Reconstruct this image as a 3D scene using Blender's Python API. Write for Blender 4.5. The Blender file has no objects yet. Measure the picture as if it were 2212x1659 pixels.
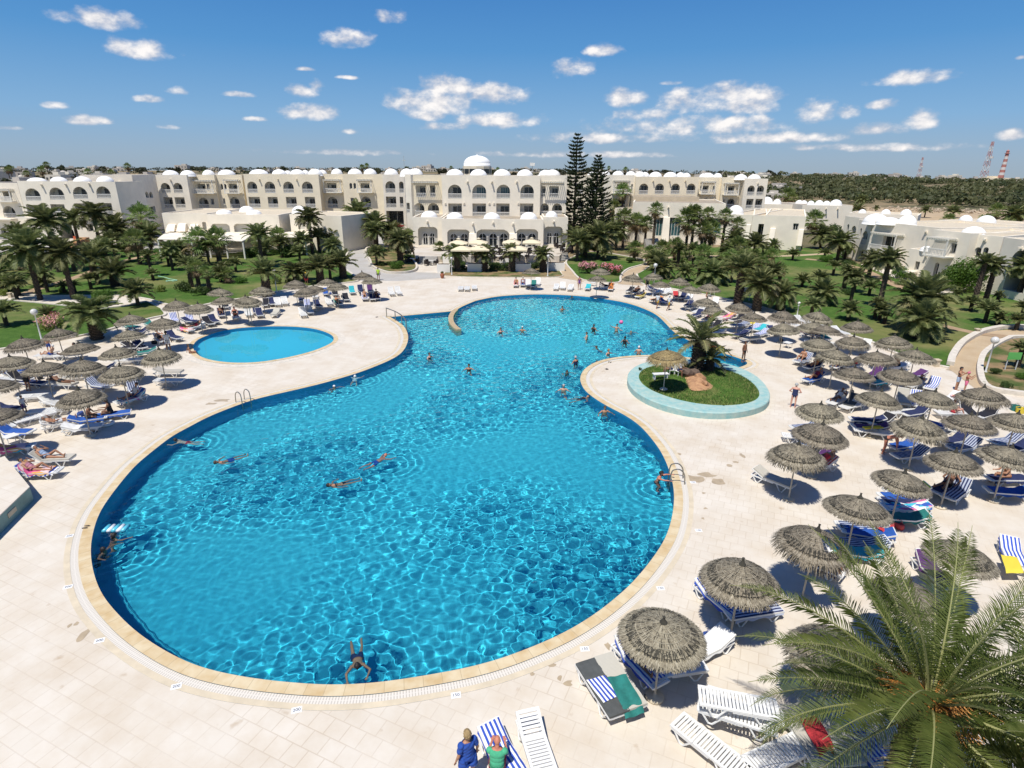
import bpy, bmesh, math, random
import numpy as np
from mathutils import Vector, Matrix, Euler
from mathutils.geometry import tessellate_polygon
R = math.radians
sc = bpy.context.scene
COL = sc.collection
# ---------------------------------------------------------------- camera, sky, sun, exposure
CAMH = 14.0
FD = 1259.0                      # focal length in units of a 2212-wide picture
cam_d = bpy.data.cameras.new('camera'); cam = bpy.data.objects.new('camera', cam_d); COL.objects.link(cam)
cam_d.sensor_width = 36.0; cam_d.lens = 36.0*FD/2212.0
cam_d.clip_start = 0.2; cam_d.clip_end = 20000
cam.location = (0, 0, CAMH)
PITCH = R(20.0); ROLL = R(-0.45)
cam.rotation_euler = (Matrix.Rotation(R(90)-PITCH, 3, 'X') @ Matrix.Rotation(-ROLL, 3, 'Z')).to_euler()
sc.camera = cam
CM = cam.rotation_euler.to_matrix()
CO = Vector((0, 0, CAMH))
world = bpy.data.worlds.new('World'); sc.world = world; world.use_nodes = True
SUN_DIR = Vector((0.52, 0.82, -2.1)).normalized()      # the way the light travels
sun_d = bpy.data.lights.new('sun', 'SUN'); sun = bpy.data.objects.new('sun', sun_d); COL.objects.link(sun)
sun_d.energy = 4.3; sun_d.angle = R(0.53); sun_d.color = (1.0, 0.965, 0.905)
sun.rotation_euler = SUN_DIR.to_track_quat('-Z', 'Y').to_euler(); sun.location = (0, 0, 60)
sc.view_settings.view_transform = 'Standard'; sc.view_settings.look = 'None'
sc.view_settings.exposure = 0.27; sc.view_settings.gamma = 1.0
sc.cycles.max_bounces = 8; sc.cycles.transparent_max_bounces = 10
sc.cycles.use_denoising = True
def N(nt, kind, **kw):
    n = nt.nodes.new(kind)
    for k, v in kw.items():
        if k == 'ins':
            for a, b in v.items(): n.inputs[a].default_value = b
        else: setattr(n, k, v)
    return n
def L(nt, a, b): nt.links.new(a, b)
def M2(nt, op, a, b=None, c=None, clamp=False):
    n = nt.nodes.new('ShaderNodeMath'); n.operation = op; n.use_clamp = clamp
    for i, v in enumerate((a, b, c)):
        if v is None: continue
        if isinstance(v, (int, float)): n.inputs[i].default_value = v
        else: L(nt, v, n.inputs[i])
    return n.outputs[0]
def ray(px, py):
    d = CM @ Vector(((px-1106)/FD, -(py-829.5)/FD, -1.0))
    return d
def build_world():
    nt = world.node_tree; nt.nodes.clear()
    out = N(nt, 'ShaderNodeOutputWorld'); bg = N(nt, 'ShaderNodeBackground')
    sky = N(nt, 'ShaderNodeTexSky'); sky.sky_type = 'NISHITA'; sky.sun_disc = False
    sky.sun_elevation = math.asin(-SUN_DIR.z)
    sky.sun_rotation = math.atan2(-SUN_DIR.x, -SUN_DIR.y)
    sky.altitude = 0; sky.air_density = 1.25; sky.dust_density = 0.6; sky.ozone_density = 3.0
    tc = N(nt, 'ShaderNodeTexCoord')
    sep = N(nt, 'ShaderNodeSeparateXYZ'); L(nt, tc.outputs['Generated'], sep.inputs[0])
    zc = M2(nt, 'MAXIMUM', sep.outputs[2], 0.004)
    cmb = N(nt, 'ShaderNodeCombineXYZ'); L(nt, sep.outputs[0], cmb.inputs[0]); L(nt, sep.outputs[1], cmb.inputs[1]); L(nt, zc, cmb.inputs[2])
    L(nt, cmb.outputs[0], sky.inputs[0])
    # cumulus field: each cloud an ellipse of directions (azimuth, elevation) broken up by noise
    az = M2(nt, 'ARCTAN2', sep.outputs[0], sep.outputs[1]); el = M2(nt, 'ARCSINE', sep.outputs[2])
    nv = N(nt, 'ShaderNodeVectorMath', operation='MULTIPLY'); L(nt, tc.outputs['Generated'], nv.inputs[0]); nv.inputs[1].default_value = (1, 1, 1.7)
    no = N(nt, 'ShaderNodeTexNoise', noise_dimensions='3D'); L(nt, nv.outputs[0], no.inputs['Vector'])
    no.inputs['Scale'].default_value = 27; no.inputs['Detail'].default_value = 8; no.inputs['Roughness'].default_value = 0.56
    no2 = N(nt, 'ShaderNodeTexNoise', noise_dimensions='3D'); L(nt, nv.outputs[0], no2.inputs['Vector'])
    no2.inputs['Scale'].default_value = 9; no2.inputs['Detail'].default_value = 4
    # (px, py, half width, half height, strength) in picture units, turned into directions
    clouds = [(215,45,85,22,1),(295,108,75,22,1),(320,215,35,9,.75),(378,197,26,10,.8),(510,205,34,7,.55),(190,262,50,11,.75),(115,228,30,9,.55),(365,275,30,6,.4),(25,277,35,6,.4),
      (748,86,52,23,1),(843,38,36,17,.75),(658,150,22,5,.35),(655,198,36,15,.75),(682,190,20,16,.5),(675,245,62,17,.8),(752,168,30,5,.3),(762,285,24,7,.6),(555,258,30,6,.4),
      (965,190,52,22,1),(1068,208,58,24,1),(925,250,44,14,.7),(1040,265,36,12,.7),(960,275,60,10,.55),(1240,150,42,22,1),(1298,112,38,15,.7),(1120,260,40,9,.4),
      (1350,215,60,20,.75),(1400,250,70,16,.7),(1500,225,90,26,.85),(1610,230,80,22,.85),(1660,210,45,16,.9),(1540,262,120,14,.6),(1450,180,25,6,.3),
      (1760,245,44,30,.9),(1830,243,26,17,.7),(1975,170,95,17,.75),(1895,283,60,15,.85),(1990,262,40,22,.8),(1905,228,34,12,.6),(2190,293,34,12,.85),(1740,320,40,8,.4),
      (1300,300,150,13,.7),(1650,300,170,13,.75),(940,225,90,30,.7),(1490,275,200,24,.8),(1080,262,90,18,.7),(760,330,160,8,.5),(1240,335,200,8,.5),(1900,320,160,10,.6),(1560,205,140,22,.9),(2205,125,12,5,.5)]
    acc = None
    nzf = M2(nt, 'ADD', M2(nt, 'MULTIPLY', no.outputs[0], 3.5), M2(nt, 'MULTIPLY', no2.outputs[0], 0.9))
    nzf = M2(nt, 'SUBTRACT', nzf, 2.12)
    for (px, py, hw, hh, s) in clouds:
        d = ray(px, py).normalized(); a0 = math.atan2(d.x, d.y); e0 = math.asin(d.z)
        dl = ray(px-hw, py).normalized(); dr = ray(px+hw, py).normalized(); du = ray(px, py-hh).normalized(); dd = ray(px, py+hh).normalized()
        wa = abs(math.atan2(dr.x, dr.y)-math.atan2(dl.x, dl.y))/2*1.2; we = abs(math.asin(du.z)-math.asin(dd.z))/2*1.35
        u = M2(nt, 'DIVIDE', M2(nt, 'SUBTRACT', az, a0), wa)
        ev = M2(nt, 'SUBTRACT', el, e0)
        # flat-bottomed: falls off faster below than above
        v = M2(nt, 'MAXIMUM', M2(nt, 'DIVIDE', ev, we), M2(nt, 'DIVIDE', ev, -we*0.7))
        r2 = M2(nt, 'ADD', M2(nt, 'MULTIPLY', u, u), M2(nt, 'MULTIPLY', v, v))
        f = M2(nt, 'MULTIPLY', M2(nt, 'SUBTRACT', 1.0, r2), 1.0)
        f = M2(nt, 'ADD', f, (s-1)*0.35)
        f = M2(nt, 'MAXIMUM', f, -3.0)
        acc = f if acc is None else M2(nt, 'SMOOTH_MAX', acc, f, 0.35)
    dens = M2(nt, 'ADD', acc, nzf)
    mr = N(nt, 'ShaderNodeMapRange', interpolation_type='SMOOTHSTEP'); L(nt, dens, mr.inputs[0])
    mr.inputs[1].default_value = 0.0; mr.inputs[2].default_value = 1.35; mr.inputs[3].default_value = 0; mr.inputs[4].default_value = 0.94
    # body tone: a little greyer where thin and low in each puff
    mr2 = N(nt, 'ShaderNodeMapRange'); L(nt, dens, mr2.inputs[0]); mr2.inputs[1].default_value = 0.2; mr2.inputs[2].default_value = 1.5; mr2.inputs[3].default_value = 0.0; mr2.inputs[4].default_value = 1
    # air colour by height above the skyline, over the physical sky
    rp = N(nt, 'ShaderNodeValToRGB'); L(nt, M2(nt, 'MULTIPLY', sep.outputs[2], 1.6, clamp=True), rp.inputs[0])
    els = rp.color_ramp.elements; els[0].position = 0.0; els[0].color = (.315, .42, .53, 1); els[1].position = 1.0; els[1].color = (.006, .075, .33, 1)
    for ps, c in ((.035, (.285, .42, .58)), (.12, (.19, .40, .68)), (.27, (.07, .28, .62)), (.50, (.015, .15, .50))):
        e = els.new(ps); e.color = (*c, 1)
    sc_ = N(nt, 'ShaderNodeVectorMath', operation='SCALE'); L(nt, rp.outputs[0], sc_.inputs[0]); sc_.inputs['Scale'].default_value = 9.0
    sky_mix = N(nt, 'ShaderNodeMix', data_type='RGBA'); sky_mix.inputs[0].default_value = .88; L(nt, sky.outputs[0], sky_mix.inputs[6]); L(nt, sc_.outputs[0], sky_mix.inputs[7])
    sh = N(nt, 'ShaderNodeVectorMath', operation='ADD'); L(nt, nv.outputs[0], sh.inputs[0]); sh.inputs[1].default_value = (-.004, 0, .016)
    no3 = N(nt, 'ShaderNodeTexNoise', noise_dimensions='3D'); L(nt, sh.outputs[0], no3.inputs['Vector']); no3.inputs['Scale'].default_value = 27; no3.inputs['Detail'].default_value = 3; no3.inputs['Roughness'].default_value = .5
    lit = M2(nt, 'ADD', M2(nt, 'MULTIPLY', M2(nt, 'SUBTRACT', no.outputs[0], no3.outputs[0]), 2.2), M2(nt, 'MULTIPLY', mr2.outputs[0], .85), clamp=True)
    cc = N(nt, 'ShaderNodeMix', data_type='RGBA'); L(nt, lit, cc.inputs[0])
    cc.inputs[6].default_value = (5.3, 5.35, 5.9, 1); cc.inputs[7].default_value = (9.3, 8.9, 8.6, 1)
    mx = N(nt, 'ShaderNodeMix', data_type='RGBA'); L(nt, mr.outputs[0], mx.inputs[0]); L(nt, sky_mix.outputs[2], mx.inputs[6]); L(nt, cc.outputs[2], mx.inputs[7])
    L(nt, mx.outputs[2], bg.inputs[0]); bg.inputs[1].default_value = 0.094
    L(nt, bg.outputs[0], out.inputs[0])
    world.cycles.sampling_method = 'MANUAL'; world.cycles.sample_map_resolution = 512
build_world()
# ---------------------------------------------------------------- helpers
# picture-unit tiles used while measuring: (x offset, y offset); a point inside a tile is at a quarter of its scale
TL = {'T': 322.6, 'U': 599.0, 'V': 921.7, 'W': 1244.3}
TX = {'1': 0.0, '2': 553.0, '3': 1106.0, '4': 1659.0}
def P(t, x, y):
    return (TX[t[1]]+x/4.0, TL[t[0]]+y/4.0)
def ground(px, py, z=0.0):
    d = ray(px, py); t = (z-CAMH)/d.z
    p = CO+d*t
    return Vector((p.x, p.y, z))
def on_plane(px, py, A, B):
    """where the sight line meets the vertical plane through A and B: (distance along AB, height)"""
    d = ray(px, py); n = Vector((-(B.y-A.y), B.x-A.x, 0)); n.normalize()
    t = (A-CO).dot(n)/d.dot(n); p = CO+d*t
    u = Vector((B.x-A.x, B.y-A.y, 0)).normalized()
    return (Vector((p.x-A.x, p.y-A.y, 0)).dot(u), p.z)
def at_dist(px, py, Y):
    d = ray(px, py); t = Y/d.y
    return CO+d*t
def depth_of(p):
    return -((CM.transposed() @ (Vector(p)-CO)).z)
def project(p):
    q = CM.transposed() @ (Vector(p)-CO)
    return (1106+q.x/-q.z*FD, 829.5-q.y/-q.z*FD)
def px2m(n, p):
    return n/FD*depth_of(p)

_mats = {}
def mat(name, col=(.5, .5, .5), rough=.7, spec=.5, metal=0, noise=0, nscale=4, col2=None, bump=0, bscale=30, emit=None, rnd=0, coord='Object', detail=6, trans=0, sheen=0):
    if name in _mats: return _mats[name]
    m = bpy.data.materials.new(name); m.use_nodes = True; nt = m.node_tree
    b = nt.nodes['Principled BSDF']
    b.inputs['Base Color'].default_value = (*col, 1); b.inputs['Roughness'].default_value = rough
    b.inputs['Metallic'].default_value = metal; b.inputs['Specular IOR Level'].default_value = spec
    if sheen: b.inputs['Sheen Weight'].default_value = sheen
    tc = N(nt, 'ShaderNodeTexCoord')
    cur = None
    if noise or col2:
        no = N(nt, 'ShaderNodeTexNoise'); L(nt, tc.outputs[coord], no.inputs['Vector'])
        no.inputs['Scale'].default_value = nscale; no.inputs['Detail'].default_value = detail; no.inputs['Roughness'].default_value = .6
        c2 = col2 or tuple(min(1, c*(1-noise)) for c in col)
        mr = N(nt, 'ShaderNodeMapRange'); L(nt, no.outputs[0], mr.inputs[0]); mr.inputs[1].default_value = .32; mr.inputs[2].default_value = .68
        mx = N(nt, 'ShaderNodeMix', data_type='RGBA'); L(nt, mr.outputs[0], mx.inputs[0])
        mx.inputs[6].default_value = (*col, 1); mx.inputs[7].default_value = (*c2, 1)
        cur = mx.outputs[2]
    if rnd:
        oi = N(nt, 'ShaderNodeObjectInfo'); hs = N(nt, 'ShaderNodeHueSaturation')
        if cur is None: hs.inputs['Color'].default_value = (*col, 1)
        else: L(nt, cur, hs.inputs['Color'])
        L(nt, M2(nt, 'ADD', M2(nt, 'MULTIPLY', oi.outputs['Random'], rnd*2), 1-rnd), hs.inputs['Value'])
        L(nt, M2(nt, 'ADD', M2(nt, 'MULTIPLY', oi.outputs['Random'], .03*rnd*4), .5-.015*rnd*4), hs.inputs['Hue'])
        cur = hs.outputs[0]
    if cur is not None: L(nt, cur, b.inputs['Base Color'])
    if bump:
        nb = N(nt, 'ShaderNodeTexNoise'); L(nt, tc.outputs[coord], nb.inputs['Vector']); nb.inputs['Scale'].default_value = bscale; nb.inputs['Detail'].default_value = 5
        bp = N(nt, 'ShaderNodeBump'); bp.inputs['Strength'].default_value = bump; bp.inputs['Distance'].default_value = .05
        L(nt, nb.outputs[0], bp.inputs['Height']); L(nt, bp.outputs[0], b.inputs['Normal'])
    if emit: b.inputs['Emission Color'].default_value = (*emit, 1); b.inputs['Emission Strength'].default_value = 1
    _mats[name] = m
    return m

class MB:
    """collects geometry for ONE mesh object"""
    def __init__(s): s.v = []; s.f = []; s.mi = []; s.uv = []; s.cur = 0; s.useuv = False
    def face(s, idx, uv=None):
        s.f.append(tuple(idx)); s.mi.append(s.cur); s.uv.append(uv)
        if uv: s.useuv = True
    def quad(s, a, b, c, d, uv=None):
        n = len(s.v); s.v += [tuple(a), tuple(b), tuple(c), tuple(d)]; s.face((n, n+1, n+2, n+3), uv)
    def tri(s, a, b, c):
        n = len(s.v); s.v += [tuple(a), tuple(b), tuple(c)]; s.face((n, n+1, n+2))
    def box(s, c, sz, M=None, top=1.0):
        hx, hy, hz = sz[0]/2, sz[1]/2, sz[2]/2; n = len(s.v)
        for z, k in ((-hz, 1.0), (hz, top)):
            for x, y in ((-hx*k, -hy*k), (hx*k, -hy*k), (hx*k, hy*k), (-hx*k, hy*k)):
                p = Vector((c[0]+x, c[1]+y, c[2]+z))
                if M is not None: p = M @ Vector((x, y, z)) + Vector(c)
                s.v.append(tuple(p))
        for q in ((3, 2, 1, 0), (4, 5, 6, 7), (0, 1, 5, 4), (1, 2, 6, 5), (2, 3, 7, 6), (3, 0, 4, 7)):
            s.face([n+i for i in q])
    def tube(s, pts, rad, seg=8, cap=True, flat=1.0):
        pts = [Vector(p) for p in pts]; n0 = len(s.v)
        if not isinstance(rad, (list, tuple)): rad = [rad]*len(pts)
        ref = None
        for i, p in enumerate(pts):
            t = (pts[min(i+1, len(pts)-1)]-pts[max(i-1, 0)]).normalized()
            if ref is None: ref = Vector((0, 0, 1)) if abs(t.z) < .9 else Vector((1, 0, 0))
            a = t.cross(ref)
            if a.length < 1e-4: a = t.orthogonal()
            a.normalize(); b = a.cross(t).normalized(); ref = b
            for k in range(seg):
                th = 2*math.pi*k/seg
                s.v.append(tuple(p+a*math.cos(th)*rad[i]+b*math.sin(th)*rad[i]*flat))
        for i in range(len(pts)-1):
            for k in range(seg):
                s.face((n0+i*seg+k, n0+i*seg+(k+1) % seg, n0+(i+1)*seg+(k+1) % seg, n0+(i+1)*seg+k))
        if cap:
            s.face([n0+k for k in range(seg)][::-1]); s.face([n0+(len(pts)-1)*seg+k for k in range(seg)])
    def lathe(s, prof, seg=24, c=(0, 0, 0), sx=1, sy=1):
        n0 = len(s.v); rings = []
        for (r, z) in prof:
            if r < 1e-5: rings.append([len(s.v)]); s.v.append((c[0], c[1], c[2]+z))
            else:
                rings.append(list(range(len(s.v), len(s.v)+seg)))
                for k in range(seg):
                    th = 2*math.pi*k/seg; s.v.append((c[0]+r*math.cos(th)*sx, c[1]+r*math.sin(th)*sy, c[2]+z))
        for A, B in zip(rings, rings[1:]):
            for k in range(seg):
                k2 = (k+1) % seg
                if len(A) == 1 and len(B) == 1: continue
                if len(A) == 1: s.face((A[0], B[k2], B[k]))
                elif len(B) == 1: s.face((A[k], A[k2], B[0]))
                else: s.face((A[k], A[k2], B[k2], B[k]))
    def sphere(s, c, r, seg=16, rings=10, scale=(1, 1, 1), M=None):
        n0 = len(s.v)
        c = Vector(c); ids = []
        for i in range(rings+1):
            ph = math.pi*i/rings; row = []
            for k in range(seg if 0 < i < rings else 1):
                th = 2*math.pi*k/seg
                p = Vector((math.sin(ph)*math.cos(th)*scale[0], math.sin(ph)*math.sin(th)*scale[1], math.cos(ph)*scale[2]))*r
                if M is not None: p = M @ p
                row.append(len(s.v)); s.v.append(tuple(c+p))
            ids.append(row)
        for A, B in zip(ids, ids[1:]):
            for k in range(seg):
                k2 = (k+1) % seg
                if len(A) == 1: s.face((A[0], B[k], B[k2]))
                elif len(B) == 1: s.face((A[k2], A[k], B[0]))
                else: s.face((A[k], B[k], B[k2], A[k2]))
    def poly(s, outer, holes=(), z=None, flip=False):
        loops = [[Vector((p[0], p[1], 0)) for p in outer]]+[[Vector((p[0], p[1], 0)) for p in h] for h in holes]
        tris = tessellate_polygon(loops); flat = [p for l in ([outer]+list(holes)) for p in l]; n0 = len(s.v)
        for p in flat: s.v.append((p[0], p[1], z if z is not None else p[2]))
        for t in tris:
            a, b, c = [Vector(s.v[n0+i]) for i in t]
            up = (b-a).cross(c-a).z > 0
            s.face([n0+i for i in (t if up != flip else t[::-1])])
    def mesh(s, name, mats, smooth=False):
        me = bpy.data.meshes.new(name); me.from_pydata(s.v, [], s.f)
        if not isinstance(mats, (list, tuple)): mats = [mats]
        for m in mats: me.materials.append(m)
        me.polygons.foreach_set('material_index', s.mi)
        if smooth: me.polygons.foreach_set('use_smooth', [True]*len(s.f))
        if s.useuv:
            ul = me.uv_layers.new(name='UVMap'); k = 0; data = []
            for f, u in zip(s.f, s.uv):
                for j in range(len(f)): data += list(u[j]) if u else [0, 0]
            ul.data.foreach_set('uv', data)
        me.update(); return me
    def build(s, name, mats, parent=None, smooth=False, loc=None, rz=0):
        o = bpy.data.objects.new(name, s.mesh(name, mats, smooth)); COL.objects.link(o)
        if parent is not None: o.parent = parent
        if loc is not None: o.location = loc
        if rz: o.rotation_euler.z = rz
        return o
def obj(name, me, parent=None, loc=None, rz=0):
    o = bpy.data.objects.new(name, me); COL.objects.link(o)
    if parent is not None: o.parent = parent
    if loc is not None: o.location = loc
    if rz: o.rotation_euler.z = rz
    return o
def thing(name, loc=(0, 0, 0), rz=0, label=None, cat=None, group=None):
    o = bpy.data.objects.new(name, None); COL.objects.link(o); o.location = loc; o.rotation_euler = (0, 0, rz); o.empty_display_size = .2
    tag(o, label, cat, group); return o
def tag(o, label=None, cat=None, group=None, kind=None):
    if label: o['label'] = label
    if cat: o['category'] = cat
    if group: o['group'] = group
    if kind: o['kind'] = kind
    return o
KIDS = {}
def copy_tree(o, parent=None):
    c = o.copy(); COL.objects.link(c); c.parent = parent
    ks = KIDS.get(o.name)
    if ks is None: ks = KIDS[o.name] = list(o.children)
    for ch in ks: copy_tree(ch, c)
    return c
_proto_used = set()
def use(proto):
    """the prototype itself the first time, a copy of it and its parts afterwards"""
    if proto.name not in _proto_used:
        _proto_used.add(proto.name); 
        if proto.name not in KIDS: KIDS[proto.name] = list(proto.children)
        return proto
    return copy_tree(proto)
def use_slot(o, m, i=0):
    o.material_slots[i].link = 'OBJECT'; o.material_slots[i].material = m
# labels: each description plus where it stands; look-alikes in one place are told apart by their order in the picture
REG = []
def reg(o, desc, cat, group, zone, px):
    o['category'] = cat
    if group: o['group'] = group
    REG.append((o, desc, zone, px))
ORD = 'first second third fourth fifth sixth seventh eighth ninth tenth eleventh twelfth thirteenth fourteenth fifteenth sixteenth seventeenth eighteenth nineteenth twentieth'.split()
def ordw(i):
    if i < 20: return ORD[i]
    tens = {2: 'twenty', 3: 'thirty', 4: 'forty', 5: 'fifty', 6: 'sixty', 7: 'seventy', 8: 'eighty', 9: 'ninety'}; n = i+1
    if n >= 100: return 'hundred-and-'+ordw(n-101) if n > 100 else 'hundredth'
    return tens[n//10]+'-'+ORD[n % 10-1] if n % 10 else tens[n//10][:-1]+'ieth'
def finish_labels():
    shorten = (('on the ', 'on '), ('beside the ', 'beside '), ('in the ', 'in '))
    by = {}
    for r in REG: by.setdefault((r[1], r[2]), []).append(r)
    for (d, z), rs in by.items():
        rs.sort(key=lambda r: r[3])
        for i, r in enumerate(rs):
            t = (d+' '+z).strip()
            if len(rs) > 1:
                t += ', leftmost' if i == 0 else (', rightmost' if i == len(rs)-1 else ', '+ordw(i)+' from left')
            for a, c in shorten:
                if len(t.split()) > 15: t = t.replace(a, c)
            r[0]['label'] = t
def struct(o): o['kind'] = 'structure'; return o
def catmull(pts, n=6, closed=True):
    out = []; m = len(pts)
    rng = range(m) if closed else range(m-1)
    for i in rng:
        g = lambda k: Vector(pts[k % m]) if closed else Vector(pts[max(0, min(m-1, k))])
        p0, p1, p2, p3 = g(i-1), g(i), g(i+1), g(i+2)
        for j in range(n):
            t = j/n
            out.append(.5*((2*p1)+(-p0+p2)*t+(2*p0-5*p1+4*p2-p3)*t*t+(-p0+3*p1-3*p2+p3)*t**3))
    if not closed: out.append(Vector(pts[-1]))
    return out
def offset_loop(pts, d):
    m = len(pts); area = sum(pts[i].x*pts[(i+1) % m].y-pts[(i+1) % m].x*pts[i].y for i in range(m))
    sgn = 1 if area > 0 else -1; out = []
    for i in range(m):
        a, b, c = pts[i-1], pts[i], pts[(i+1) % m]
        t1 = (b-a); t2 = (c-b); t1.z = t2.z = 0
        t1.normalize(); t2.normalize()
        n1 = Vector((t1.y, -t1.x, 0))*sgn; n2 = Vector((t2.y, -t2.x, 0))*sgn
        nn = (n1+n2)
        if nn.length < .3: nn = n1
        nn.normalize(); k = 1/max(.5, nn.dot(n1))
        out.append(b+nn*d*k)
    return out
def inside(p, poly):
    x, y = p[0], p[1]; c = False; j = len(poly)-1
    for i in range(len(poly)):
        xi, yi, xj, yj = poly[i][0], poly[i][1], poly[j][0], poly[j][1]
        if (yi > y) != (yj > y) and x < (xj-xi)*(y-yi)/(yj-yi)+xi: c = not c
        j = i
    return c
# ---------------------------------------------------------------- ground, deck, pools
def brick_mat(name, c1, c2, mortar, w, h, rot, msize=.012, stain=.25, nsc=.5, joint_fade=True, rough=.75, offs=.5):
    m = bpy.data.materials.new(name); m.use_nodes = True; nt = m.node_tree; b = nt.nodes['Principled BSDF']; b.inputs['Roughness'].default_value = rough
    tc = N(nt, 'ShaderNodeTexCoord'); mp = N(nt, 'ShaderNodeMapping'); L(nt, tc.outputs['Object'], mp.inputs[0]); mp.inputs['Rotation'].default_value = (0, 0, R(rot))
    br = N(nt, 'ShaderNodeTexBrick'); L(nt, mp.outputs[0], br.inputs[0]); br.offset = offs
    br.inputs['Color1'].default_value = (*c1, 1); br.inputs['Color2'].default_value = (*c2, 1); br.inputs['Mortar'].default_value = (*mortar, 1)
    br.inputs['Scale'].default_value = 1; br.inputs['Brick Width'].default_value = w; br.inputs['Row Height'].default_value = h; br.inputs['Mortar Size'].default_value = msize; br.inputs['Mortar Smooth'].default_value = .3
    n1 = N(nt, 'ShaderNodeTexNoise'); L(nt, tc.outputs['Object'], n1.inputs[0]); n1.inputs['Scale'].default_value = nsc; n1.inputs['Detail'].default_value = 8; n1.inputs['Roughness'].default_value = .65
    # joints come and go with wear
    flat = N(nt, 'ShaderNodeMix', data_type='RGBA'); n3 = N(nt, 'ShaderNodeTexNoise'); L(nt, tc.outputs['Object'], n3.inputs[0]); n3.inputs['Scale'].default_value = .22; n3.inputs['Detail'].default_value = 7
    r3 = N(nt, 'ShaderNodeMapRange'); L(nt, n3.outputs[0], r3.inputs[0]); r3.inputs[1].default_value = .4; r3.inputs[2].default_value = .62; r3.inputs[3].default_value = .06; r3.inputs[4].default_value = .6
    avg = tuple((a+d)/2 for a, d in zip(c1, c2))
    L(nt, r3.outputs[0], flat.inputs[0]); flat.inputs[6].default_value = (*avg, 1); L(nt, br.outputs[0], flat.inputs[7])
    mx = N(nt, 'ShaderNodeMix', data_type='RGBA', blend_type='MULTIPLY'); r1 = N(nt, 'ShaderNodeMapRange'); L(nt, n1.outputs[0], r1.inputs[0]); r1.inputs[1].default_value = .38; r1.inputs[2].default_value = .72
    mx.inputs[7].default_value = (.86, .80, .72, 1); L(nt, M2(nt, 'MULTIPLY', r1.outputs[0], stain*4.6, clamp=True), mx.inputs[0]); L(nt, flat.outputs[2], mx.inputs[6])
    # small darker blotches
    n2 = N(nt, 'ShaderNodeTexNoise'); L(nt, tc.outputs['Object'], n2.inputs[0]); n2.inputs['Scale'].default_value = 1.7; n2.inputs['Detail'].default_value = 6
    r2 = N(nt, 'ShaderNodeMapRange'); L(nt, n2.outputs[0], r2.inputs[0]); r2.inputs[1].default_value = .66; r2.inputs[2].default_value = .76; r2.inputs[4].default_value = .55
    m2 = N(nt, 'ShaderNodeMix', data_type='RGBA', blend_type='MULTIPLY'); L(nt, r2.outputs[0], m2.inputs[0]); L(nt, mx.outputs[2], m2.inputs[6]); m2.inputs[7].default_value = (.62, .5, .36, 1)
    L(nt, m2.outputs[2], b.inputs['Base Color'])
    bp = N(nt, 'ShaderNodeBump'); bp.inputs['Strength'].default_value = .25; bp.inputs['Distance'].default_value = .02; L(nt, br.outputs['Fac'], bp.inputs['Height']); bp.invert = True
    L(nt, bp.outputs[0], b.inputs['Normal'])
    return m
M_deck = brick_mat('pale_paving', (.675, .615, .52), (.61, .55, .455), (.49, .41, .31), .52, .52, 24, msize=.016, stain=.22)
M_deck2 = brick_mat('grey_paving', (.46, .44, .40), (.42, .40, .36), (.30, .28, .25), .5, .5, 2, offs=0, stain=.15)
M_walk = brick_mat('sand_paving', (.50, .39, .25), (.46, .35, .22), (.38, .28, .17), .3, .3, 12, stain=.2)
M_kerb = mat('white_kerb_paint', (.70, .63, .52), .7, noise=.25, nscale=3)
M_plaster = mat('white_plaster', (.87, .785, .635), .8, noise=.12, nscale=.5, bump=.15, bscale=12)
M_cream = mat('cream_plaster', (.84, .735, .54), .8, noise=.13, nscale=.35, bump=.15, bscale=12)
M_dome = mat('dome_whitewash', (.88, .86, .81), .7, noise=.05, nscale=1, bump=.1, bscale=8)
M_roof = mat('flat_roof_screed', (.42, .35, .26), .9, noise=.4, nscale=.6)
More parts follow.
